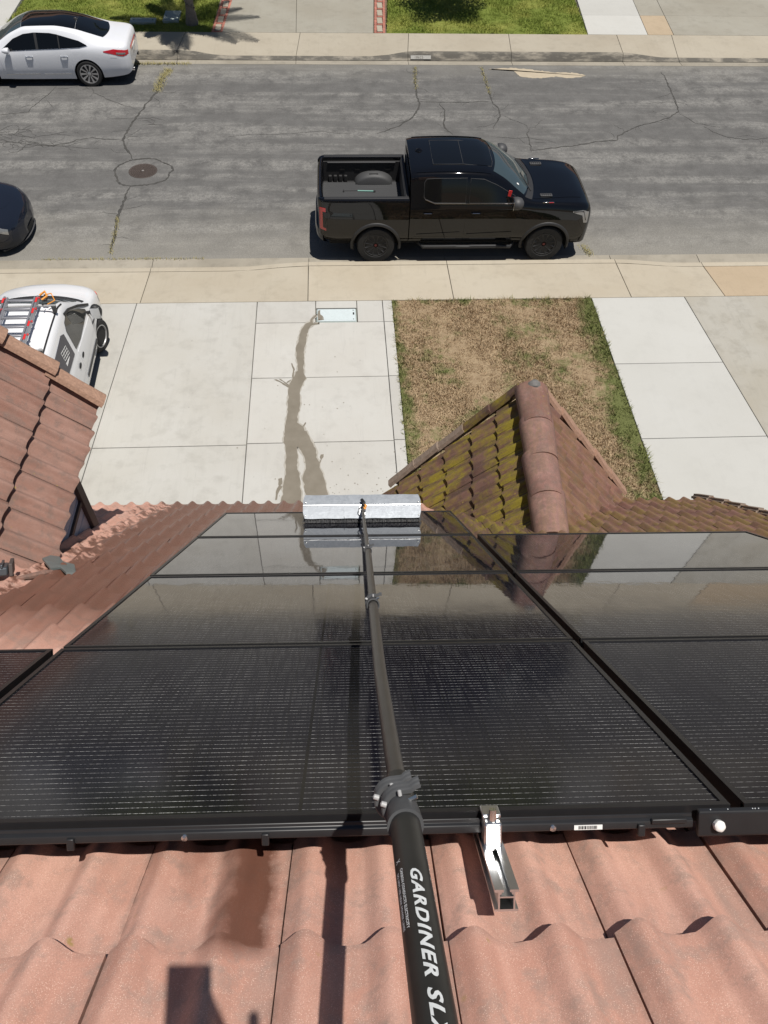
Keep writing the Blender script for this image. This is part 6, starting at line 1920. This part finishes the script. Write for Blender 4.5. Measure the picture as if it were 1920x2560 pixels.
# ---------------------------------------------------------------- white van in the driveway (faces the street)
van = empty("white_van", (-5.36, 11.78, 0.2), math.pi / 2 + math.radians(1.5))
tag(van, "white work van with a roof rack standing nose to the street on the driveway", "van")
VW = MAT['white_paint']
vk = [
 (-3.95, [(.85, .30), (.90, .50), (.91, .80), (.90, 1.05), (.88, 1.15), (.80, 1.62), (.70, 1.76), (.38, 1.80), (0, 1.81)]),
 (-3.80, [(.87, .28), (.915, .48), (.925, .80), (.915, 1.05), (.895, 1.15), (.815, 1.66), (.71, 1.80), (.38, 1.84), (0, 1.85)]),
 (-2.0, [(.87, .26), (.915, .46), (.925, .80), (.915, 1.02), (.895, 1.12), (.815, 1.68), (.71, 1.81), (.38, 1.85), (0, 1.86)]),
 (-1.15, [(.87, .26), (.915, .46), (.925, .78), (.915, .98), (.895, 1.08), (.80, 1.66), (.70, 1.79), (.38, 1.835), (0, 1.845)]),
 (-.85, [(.87, .26), (.915, .46), (.925, .78), (.915, .97), (.893, 1.06), (.79, 1.56), (.70, 1.69), (.39, 1.75), (0, 1.76)]),
 (-.40, [(.87, .26), (.915, .46), (.925, .77), (.912, .95), (.888, 1.04), (.81, 1.28), (.745, 1.36), (.42, 1.43), (0, 1.44)]),
 (.02, [(.87, .26), (.915, .46), (.925, .76), (.908, .93), (.88, 1.01), (.825, 1.07), (.76, 1.10), (.44, 1.145), (0, 1.155)]),
 (.25, [(.87, .26), (.912, .46), (.92, .75), (.90, .90), (.865, .97), (.80, 1.01), (.72, 1.03), (.42, 1.075), (0, 1.085)]),
 (.55, [(.85, .26), (.885, .45), (.89, .70), (.87, .83), (.83, .895), (.76, .935), (.67, .955), (.38, 1.0), (0, 1.01)]),
 (.75, [(.76, .26), (.79, .44), (.795, .64), (.77, .76), (.73, .82), (.66, .86), (.58, .885), (.33, .925), (0, .935)]),
 (.87, [(.60, .28), (.62, .42), (.625, .58), (.61, .68), (.57, .74), (.51, .77), (.45, .79), (.25, .83), (0, .84)]),
 (.92, [(.42, .32), (.44, .42), (.445, .54), (.43, .62), (.40, .66), (.36, .69), (.31, .70), (.17, .73), (0, .74)]),
]
vsh = Shell(vk, 4, 5, 4, [(0, .315, .375), (-3.10, .315, .375)])
vsh.mesh(80, "body", VW, van)
MB().box((-1.6, 0, .40), (4.6, 1.5, .26)).build("underbody", MAT['well'], van)
for sd in (-1, 1):
    for xx in (0, -3.10):
        well(van, xx, sd * .90, sd * .48, .315, .375)
    wheel(van, -3.10, sd * .80, .315, .205, sd, 'steel', rimr=.205)
    wheel(van, 0.0, sd * .815, .315, .205, sd, 'steel', steer=math.radians(-16), rimr=.205)
    d = side_patch(vsh, sd, [(-1.35, .36), (-.40, .36), (-.32, .50)], [(-1.35, 1.06), (-.32, 1.00)], .005, "door", VW, van, nx=14, nz=9)
    side_patch(vsh, sd, [(-1.33, .47), (-.36, .47)], [(-1.33, .535), (-.36, .535)], .018, "door_moulding", MAT['plastic'], d, nx=10, nz=3)
    for hx, par in ((-1.24, d), (-1.52, van)):
        y = vsh.side_y(hx, .90)
        hh = MB().lathe([(0, .004), (.035, .004), (.038, 0)], (0, 0, 0), (0, 1, 0), 16); hh.v = [(a * 1.9, b, c) for a, b, c in hh.v]
        o = hh.build("handle", MAT['dark'], par); o.matrix_basis = Matrix.Translation((hx, sd * (y + .007), .90)) @ Matrix.Rotation(0 if sd > 0 else math.pi, 4, 'Z')
    side_patch(vsh, sd, [(-1.36, 1.13), (-1.02, 1.075), (-.34, 1.075), (-.26, 1.09)], [(-1.36, 1.50), (-1.26, 1.60), (-1.05, 1.615), (-.85, 1.53), (-.45, 1.27), (-.26, 1.12)], .008, "front_window", MAT['tint_grey'], van, nx=22)
    dc = side_patch(vsh, sd, [(-2.45, 1.18), (-1.50, 1.14)], [(-2.45, 1.60), (-1.62, 1.62), (-1.50, 1.56)], .008, "side_decal", simple("dark_decal" + str(sd), (0.035, 0.035, 0.05), .35), van, nx=14)
    # line art of a solar panel on the decal
    m = MB()
    for k in range(4):
        x = -1.66 - k * .09
        m.tube([(x, sd * (vsh.side_y(x, z) + .010), z) for z in (1.30 + .02 * k, 1.45 + .02 * k)], .0035, 4)
    for k in range(4):
        m.tube([(x, sd * (vsh.side_y(x, z) + .010), z) for x, z in ((-1.66, 1.30 + .05 * k), (-1.93, 1.36 + .05 * k))], .0035, 4)
    for k in range(3):
        m.tube([(x, sd * (vsh.side_y(x, z) + .010), z) for x, z in ((-1.72 - .03 * k, 1.27), (-1.95, 1.31 - .02 * k))], .004, 4)
    m.build("decal_panel_drawing", MAT['paper'], dc)
    side_patch(vsh, sd, [(-.30, .80), (-.12, .79)], [(-.30, .835), (-.12, .825)], .006, "badge", MAT['plastic_grey'], van, nx=4, nz=2)
    # black drip rail along the roof
    MB().tube([(x, sd * .725, vsh.top_z(x, .725) + .006) for x in np.linspace(-3.8, -.88, 18)], .014, 6).build("drip_rail", MAT['plastic'], van, smooth=True)
    MB().tube([(x, sd * (vsh.side_y(x, z) + .008), z) for x, z in ((-1.12, 1.66), (-.85, 1.56), (-.40, 1.30), (-.05, 1.06))], .022, 6).build("pillar_trim", MAT['plastic'], van, smooth=True)
    # mirror
    mr = MB(); rows = []
    for (dx, sc) in ((-.07, .85), (-.055, 1.0), (.03, .95), (.10, .45)):
        rows.append([(-.30 + dx, sd * (1.06 + .105 * sc * math.cos(t)), 1.10 + .135 * sc * math.sin(t)) for t in np.linspace(0, 2 * math.pi, 16)[:-1]])
    mr.grid(rows, closed=True); mr.add(rows[0], [tuple(range(15))]); mr.add(rows[-1], [tuple(range(15))])
    mo = mr.build("mirror", MAT['plastic'], van, smooth=True, angle=60, fixn=True)
    MB().tube([(-.28, sd * .86, 1.05), (-.29, sd * .98, 1.07)], .03, 8).build("mirror_arm", MAT['plastic'], mo, smooth=True)
    MB().box((-.374, sd * 1.06, 1.10), (.006, .16, .22)).build("mirror_glass", MAT['chrome'], mo, bevel=.002)
    side_patch(vsh, sd, [(.52, .70), (.70, .62), (.83, .56)], [(.52, .80), (.70, .76), (.83, .66)], .006, "headlight", MAT['clear_lens'], van, nx=10, nz=4)
    side_patch(vsh, sd, [(.60, .79), (.70, .77)], [(.60, .82), (.70, .80)], .010, "turn_signal", MAT['red'], van, nx=4, nz=2)
top_patch(vsh, -1.0, .02, .66, .72, .007, "windscreen", MAT['tint_blue'], van, bow0=-.06, bow1=-.16)
top_patch(vsh, .04, .16, .80, .80, .010, "cowl_panel", MAT['plastic'], van, bow0=-.17, bow1=-.17, nx=4)
top_patch(vsh, .20, .80, .76, .60, .005, "hood", VW, van, bow0=-.16, bow1=-.18, nx=14, ny=18)
MB().box((.885, 0, .50), (.10, 1.1, .20)).build("front_bumper", MAT['plastic'], van, bevel=.04)
MB().tube([(-1.02, .30, 1.84), (-.60, .62, 2.28)], .004, 5).build("aerial", MAT['plastic'], van)
# roof rack
rack = empty("roof_rack", (-5.36, 11.78, 0.2), math.pi / 2 + math.radians(1.5))
tag(rack, "grey roof rack bars clamped across the white van roof", "roof rack")
for x in (-1.25, -2.35):
    MB().tube([(x, -.78, 1.94), (x, .78, 1.94)], .018, 8).build("cross_bar", MAT['steel_rim'], rack, smooth=True)
    for sd in (-1, 1):
        MB().box((x, sd * .74, 1.88), (.07, .06, .14)).build("foot", MAT['plastic_grey'], rack, bevel=.01)
        MB().tube([(x + .05 * math.cos(t), sd * .60, 1.985 + .05 * math.sin(t)) for t in np.linspace(0, math.pi, 9)], .007, 6).build("hoop", MAT['plastic'], rack, smooth=True)
# ladder
lad = empty("folding_ladder", (-5.36, 11.78, 0.2), math.pi / 2 + math.radians(1.5))
tag(lad, "grey aluminium folding ladder with red caps on the white van roof", "ladder")
MAT['ladder'] = simple("ladder_alu", (0.36, 0.36, 0.38), .4, metal=.6, var=.15, scale=20)
for y in (-.50, .02):
    rl = MB().box((-1.85, y, 2.0), (1.5, .03, .075)).build("ladder_rail", MAT['ladder'], lad, bevel=.006)
    rl2 = MB().box((-1.80, y + (.045 if y < 0 else -.045), 2.0), (1.36, .03, .065)).build("inner_rail", MAT['ladder'], lad, bevel=.006)
    for x in (-1.12, -1.40, -1.72, -2.04):
        MB().tube([(x, y - .028 if y < 0 else y + .028, 2.0), (x, y + .03 if y < 0 else y - .03, 2.0)], .020, 10).build("red_cap", MAT['red'], rl, smooth=True)
        MB().box((x - .1, y, 2.04), (.12, .032, .006)).build("rail_label", MAT['red'], rl)
for x in (-1.18, -1.40, -1.62, -1.84, -2.06, -2.28):
    MB().box((x, -.24, 2.0), (.045, .48, .035)).build("rung", MAT['ladder'], lad, bevel=.008)
hg = MB().tube([(-1.08, -.52, 2.02), (-1.02, -.60, 2.05), (-1.10, -.64, 2.02), (-1.16, -.56, 1.99)], .018, 8).build("hinge_lock", MAT['orange'], lad, smooth=True)
MB().box((-1.1, -.60, 1.97), (.12, .06, .05)).build("strap_buckle", MAT['plastic'], lad, bevel=.01)
MB().tube([(-1.02, -.56, 1.98), (-.95, -.66, 1.96), (-1.06, -.72, 1.90), (-1.20, -.64, 1.93)], .010, 6).build("strap", MAT['orange'], lad, smooth=True)

# ================================================================== TREES (crowns above the picture, shadows in it)
MAT['palm_bark'] = simple("palm_bark", (0.20, 0.175, 0.15), .9, var=.4, scale=14, bump=.8)
MAT['frond'] = simple("palm_frond", (0.07, 0.12, 0.03), .5, var=.3, scale=6)
MAT['leaf'] = simple("tree_leaf", (0.05, 0.10, 0.025), .55, var=.4, scale=5)
MAT['bark'] = simple("tree_bark", (0.13, 0.10, 0.075), .9, var=.3, scale=14, bump=.8)
palm = empty("palm_tree", (-4.34, 27.42, .18)); tag(palm, "small palm tree trunk in the green lawn across the road", "palm tree")
path, rad = [], []
for t in np.linspace(0, 1, 26):
    path.append((.02 * math.sin(5 * t) - .03 * t, -.20 * t, 2.55 * t)); rad.append((.20 - .075 * min(1, t * 5)) * (1 + .07 * (int(t * 25) % 2)))
MB().tube(path, rad, 14).build("trunk", MAT['palm_bark'], palm, smooth=True, angle=60)
m = MB()
for k in range(46):     # old leaf boots
    t = random.uniform(.18, .98); a = random.uniform(0, 6.28); r = .13
    p = Vector((.02 * math.sin(5 * t) - .03 * t + r * math.cos(a), -.20 * t + r * math.sin(a), 2.55 * t))
    m.box(p, (.05, .03, .12), Matrix.Rotation(a, 3, 'Z') @ Matrix.Rotation(.5, 3, 'Y'))
m.build("leaf_boots", MAT['palm_bark'], palm)
crown_c = Vector((-.03, -.22, 2.55))
fr_dirs = [(.15, -2.15), (2.55, -1.25), (1.45, 1.85), (-1.55, -.75), (-1.15, 1.5), (.3, 2.4), (-2.2, .35), (2.5, .5), (.9, -.9), (-.7, 2.2), (-.85, -1.15), (1.9, 1.2), (.45, -2.0), (1.9, -1.35), (-1.75, -.3), (-.25, -1.7), (1.3, -1.0)]
for (dx, dy) in fr_dirs:
    L = math.hypot(dx, dy); d = Vector((dx / L, dy / L, 0)); q = Vector((-d.y, d.x, 0))
    m = MB(); spine = []
    for t in np.linspace(0, 1, 16):
        spine.append(crown_c + d * L * t + Vector((0, 0, .95 * t - 1.25 * t * t + .1)))
    m.tube(spine, [.02 - .015 * i / 15 for i in range(16)], 6)
    for t in np.linspace(.08, .99, 60):
        i = min(14, int(t * 15)); p = spine[i].lerp(spine[i + 1], t * 15 - i)
        for sd in (-1, 1):
            ll = .50 * math.sin(math.pi * (.12 + .80 * t)) * random.uniform(.85, 1.1)
            tip = p + q * sd * ll * .8 + d * ll * .55 + Vector((0, 0, -.22 * ll + random.uniform(-.03, .03)))
            mid = p.lerp(tip, .5) + Vector((0, 0, .03))
            w = d * .015
            m.add([p - w, p + w, mid + w, mid - w, tip], [(0, 1, 2, 3), (3, 2, 4)])
    m.build("frond", MAT['frond'], palm)
tree = empty("round_tree", (4.50, 30.3, .18)); tag(tree, "dense round tree whose shadow falls on the wide far lawn", "tree")
MB().tube([(0, 0, 0), (-.05, -.2, .7), (-.15, -.8, 1.6), (-.22, -1.6, 2.5)], [.13, .11, .09, .05], 10).build("trunk", MAT['bark'], tree, smooth=True)
m = MB(); cc = Vector((-.20, -1.75, 3.0))
for _ in range(9000):
    v = Vector((random.gauss(0, 1), random.gauss(0, 1), random.gauss(0, 1))).normalized() * (random.random() ** .4)
    lob = 1 + .16 * math.sin(5 * math.atan2(v.y, v.x)) + .1 * math.sin(7 * v.z)
    p = cc + Vector((v.x * 1.40 * lob, v.y * 1.35 * lob, v.z * .95))
    a = random.uniform(0, 6.28); d = Vector((math.cos(a), math.sin(a), random.uniform(-.6, .4))); q = d.cross(Vector((random.random(), random.random(), 1))).normalized()
    l = random.uniform(.05, .10)
    m.add([p, p + d * l * .5 + q * l * .35, p + d * l, p + d * l * .5 - q * l * .35], [(0, 1, 2, 3)])
m.build("crown", MAT['leaf'], tree)
for k in range(7):
    a = k * .9
    MB().tube([(-.2, -1.4, 2.3), cc + Vector((.9 * math.cos(a), .9 * math.sin(a), .3))], [.035, .012], 6).build("branch", MAT['bark'], tree)

# ================================================================== PHOTOGRAPHER: phone and person behind the picture plane (their shadow is in it)
phone = empty("smartphone", mat=CAM_M)
tag(phone, "dark smartphone held over the roof tiles, seen as a shadow at the bottom", "phone")
MB().box((-.023, -.057, .010), (.0745, .150, .008)).build("case", MAT['plastic'], phone, bevel=.0035, seg=3)
MB().box((-.023, -.057, .0145), (.070, .145, .001)).build("screen", MAT['tint'], phone)
MB().lathe([(.006, 0), (.009, 0), (.009, .004), (.006, .004)], (0, 0, .0025), (0, 0, 1), 16).build("lens_ring", MAT['steel'], phone)

MAT['skin'] = simple("skin", (0.45, 0.27, 0.19), .55)
MAT['shirt'] = simple("grey_work_shirt", (0.10, 0.11, 0.13), .85, var=.2, scale=20)
MAT['hair'] = simple("dark_hair", (0.02, 0.016, 0.012), .7)
MAT['boot'] = simple("work_boot", (0.06, 0.045, 0.035), .8)
def skinned(name, verts, edges, radii, mat, parent, root=0, sub=1):
    me = bpy.data.meshes.new(name)
    me.from_pydata([tuple(v) for v in verts], edges, [])
    me.materials.append(mat)
    o = bpy.data.objects.new(name, me); COL.objects.link(o); o.parent = parent
    o.modifiers.new("skin", 'SKIN').use_smooth_shade = True
    if not me.skin_vertices:
        bm = bmesh.new(); bm.from_mesh(me); bm.verts.layers.skin.verify(); bm.to_mesh(me); bm.free()
    for i, r in enumerate(radii):
        sv = me.skin_vertices[0].data[i]
        sv.radius = (r, r) if not hasattr(r, '__len__') else r
        sv.use_root = (i == root)
    s = o.modifiers.new("sub", 'SUBSURF'); s.levels = sub; s.render_levels = sub
    return o
person = empty("person", (0, 0, 0))
tag(person, "person in grey work clothes behind the camera, holding phone and pole", "person")
C3 = lambda x, y, z: CAM_M @ Vector((x, y, z))
wrist = C3(.055, -.165, .085)
elbow = Vector((.28, -.62, 9.36)); sh_r = Vector((.20, -1.02, 9.92)); 
grip = seg_pts(2800, 2860)[-1]
sh_l = Vector((-.20, -1.02, 9.92)); 
hipz = 8.98
px = 0.0
roof_b = lambda y: (BF @ Vector((0, (abs(y) - abs((ZR.inverted() @ r0).y)) / CA if True else 0, 0))).z
foot_y = -1.28
fz = (BF.inverted() @ Vector((0, foot_y, 0)))
def back_z(y):
    # height of the rear slope at world y
    a = BF @ Vector((0, 0, 0)); b = BF @ Vector((0, 1, 0))
    t = (y - a.y) / (b.y - a.y); return a.z + (b.z - a.z) * t
V, E_, Rr = [], [], []
def J(p, r, par=None):
    V.append(Vector(p)); Rr.append(r)
    if par is not None: E_.append((par, len(V) - 1))
    return len(V) - 1
pel = J((0, -1.16, 9.02), .145)
sp1 = J((0, -1.12, 9.28), .14, pel); ch = J((0, -1.06, 9.60), .165, sp1); nk0 = J((0, -1.03, 9.93), .11, ch)
nk = J((0, -1.00, 10.06), .058, nk0)
for sx, sh, el, hd_ in ((1, sh_r, elbow, wrist), (-1, sh_l, None, None)):
    s = J(sh, .075, nk0)
    if sx == 1:
        e = J(el, .052, s); w = J(hd_, .033, e)
    else:
        gp = grip + Vector((0, -.02, .02))
        mid = (sh + gp) / 2 + Vector((-.16, -.10, -.12))
        e = J(mid, .052, s); w = J(gp + Vector((-.05, -.06, .03)), .034, e)
for sx in (1, -1):
    h = J((sx * .11, -1.18, 8.94), .105, pel); k = J((sx * .15, -1.20, 8.52), .075, h)
    zf = back_z(foot_y - .12)
    a = J((sx * .16, -1.34, zf + .10), .05, k)
body = skinned("body", V, E_, Rr, MAT['shirt'], person)
for sx in (1, -1):
    zf = back_z(-1.40)
    b = MB().box((0, .06, .04), (.10, .28, .09)).build("boot", MAT['boot'], person, bevel=.03, seg=3)
    b.matrix_basis = Matrix.Translation((sx * .16, -1.36, back_z(-1.36) + .02)) @ Matrix.Rotation(A_ROOF * .8, 4, 'X')
hp = Vector((0, -.97, 10.22))
hv = [hp + Vector((0, -.01, -.10)), hp + Vector((0, .0, -.03)), hp + Vector((0, 0, .05)), hp + Vector((0, -.01, .10)), hp + Vector((0, .085, -.035)), hp + Vector((.085, 0, -.01)), hp + Vector((-.085, 0, -.01))]
skinned("head", hv, [(0, 1), (1, 2), (2, 3), (1, 4), (1, 5), (1, 6)], [.055, .078, .088, .06, .016, .014, .014], MAT['skin'], person, root=1, sub=2)
MB().lathe([(0, .115), (.06, .10), (.092, .05), (.098, 0), (.09, -.05)], hp + Vector((0, -.012, .02)), (0, -.12, 1), 20).build("hair", MAT['hair'], person, smooth=True)
for sx in (-1, 1):
    MB().lathe([(0, .006), (.008, .003), (.010, 0)], hp + Vector((sx * .032, .074, .0)), (0, 1, 0), 10).build("eye", MAT['dark'], person, smooth=True)
MB().tube([hp + Vector((-.025, .074, -.065)), hp + Vector((0, .080, -.067)), hp + Vector((.025, .074, -.065))], .005, 6).build("mouth", simple("lip", (.35, .14, .12), .5), person, smooth=True)
def hand(root, F, fingers, name="hand"):
    """F: matrix, x across the knuckles, y to the finger tips, z out of the back of the hand"""
    vs, es, rs = [Vector((0, 0, 0)), Vector((0, .045, 0)), Vector((0, .075, 0))], [(0, 1), (1, 2)], [(.028, .017), (.036, .014), (.034, .012)]
    for i, (x, L, curl) in enumerate(fingers):
        p = Vector((x, .082 - abs(x) * .12, 0)); par = 2; a = 0.0
        vs.append(p); es.append((par, len(vs) - 1)); rs.append(.0092); par = len(vs) - 1
        for k, fl in enumerate((.45, .32, .25)):
            a += curl[k]; p = p + Vector((x * .08, math.cos(a), -math.sin(a))) * L * fl
            vs.append(p); es.append((par, len(vs) - 1)); rs.append(.0088 - .0008 * k); par = len(vs) - 1
    p = Vector((.036, .02, -.004)); vs.append(p); es.append((0, len(vs) - 1)); rs.append(.013); par = len(vs) - 1
    for d, L in ((Vector((.75, .65, -.25)), .034), (Vector((.45, .8, -.45)), .028)):
        p = p + d.normalized() * L; vs.append(p); es.append((par, len(vs) - 1)); rs.append(.0100); par = len(vs) - 1
    return skinned(name, [F @ v for v in vs], es, rs, MAT['skin'], root, sub=1)
curl_soft = (.15, .35, .25); curl_tight = (1.0, 1.3, .9)
Fh = CAM_M @ Matrix.Translation((.058, -.130, .062)) @ Matrix.Rotation(.55, 4, 'Z') @ Matrix.Rotation(math.pi * .0, 4, 'Y')
hand(person, Fh, [(-.030, .060, curl_soft), (-.010, .072, curl_soft), (.010, .078, curl_soft), (.029, .070, curl_soft)])
dpole = (seg_pts(2700, 2879)[-1] - seg_pts(2700, 2879)[0]).normalized()
yv = Vector((1, 0, 0)) - dpole * dpole.x; yv.normalize(); zv = dpole.cross(yv)
if zv.z < 0: zv = -zv; 
xv = yv.cross(zv)
gp = grip + zv * .040 - yv * .055
Fg = Matrix(((xv.x, yv.x, zv.x, gp.x), (xv.y, yv.y, zv.y, gp.y), (xv.z, yv.z, zv.z, gp.z), (0, 0, 0, 1)))
hand(person, Fg, [(-.030, .062, curl_tight), (-.010, .074, curl_tight), (.010, .078, curl_tight), (.029, .072, curl_tight)])

# ================================================================== HOUSES ACROSS THE ROAD (above the picture; the panels mirror them)
MAT['beige_stucco'] = simple("beige_stucco", (0.42, 0.36, 0.28), .9, var=.1, scale=3, bump=.2)
MAT['far_roof'] = simple("far_roof_tile", (0.20, 0.115, 0.085), .9, var=.35, scale=5)
MAT['garage'] = simple("garage_door_paint", (0.55, 0.53, 0.48), .6, var=.05, scale=3)
def far_house(x0, x1, yf, gx0, gx1, label):
    h = empty("far_house", ((x0 + x1) / 2, yf, .18)); tag(h, label, "house", "houses across the road")
    w = x1 - x0; a, b = -w / 2, w / 2
    MB().box((0, 5.0, 1.5), (w, 10, 3.0)).build("lower_wall", MAT['beige_stucco'], h)
    MB().box((0, 6.5, 4.2), (w * .8, 7, 2.4)).build("upper_wall", MAT['beige_stucco'], h)
    m = MB(); m.add([(a - .4, -.4, 2.95), (b + .4, -.4, 2.95), (b + .4, 3.2, 4.6), (a - .4, 3.2, 4.6), (a - .4, -.4, 2.80), (b + .4, -.4, 2.80), (b + .4, 3.2, 4.45), (a - .4, 3.2, 4.45)], [(0, 1, 2, 3), (7, 6, 5, 4), (0, 4, 5, 1), (1, 5, 6, 2), (2, 6, 7, 3), (3, 7, 4, 0)])
    m.build("lower_roof", MAT['far_roof'], h)
    m = MB(); c = w * .4 + .4
    m.add([(-c, 2.6, 5.35), (c, 2.6, 5.35), (c, 10.4, 5.35), (-c, 10.4, 5.35), (-c + 3, 6.5, 7.5), (c - 3, 6.5, 7.5)], [(0, 1, 5, 4), (2, 3, 4, 5), (1, 2, 5), (3, 0, 4), (3, 2, 1, 0)])
    m.build("upper_roof", MAT['far_roof'], h)
    ox = (x0 + x1) / 2
    g = MB().box(((gx0 + gx1) / 2 - ox, -.03, 1.12), (gx1 - gx0, .08, 2.2)).build("garage_door", MAT['garage'], h, bevel=.01)
    for k in range(4):
        MB().box(((gx0 + gx1) / 2 - ox, -.075, .30 + k * .55), (gx1 - gx0 - .1, .02, .48)).build("door_panel", MAT['garage'], g, bevel=.01)
    for wx in (-w * .25, w * .02, w * .27):
        f = MB().box((wx, 2.97, 4.35), (1.4, .06, 1.2)).build("window_frame", MAT['paper'], h, bevel=.01)
        MB().box((wx, 2.93, 4.35), (1.25, .02, 1.05)).build("pane", MAT['tint'], f)
far_house(-5.5, 6.5, 34.5, -3.3, 1.5, "beige two storey house behind the brick edged far driveway")
far_house(7.6, 19.6, 34.5, 9.0, 13.8, "beige two storey house behind the pale far right driveway")
far_house(-19.0, -7.0, 34.5, -14.0, -9.4, "beige two storey house beyond the white sedan")
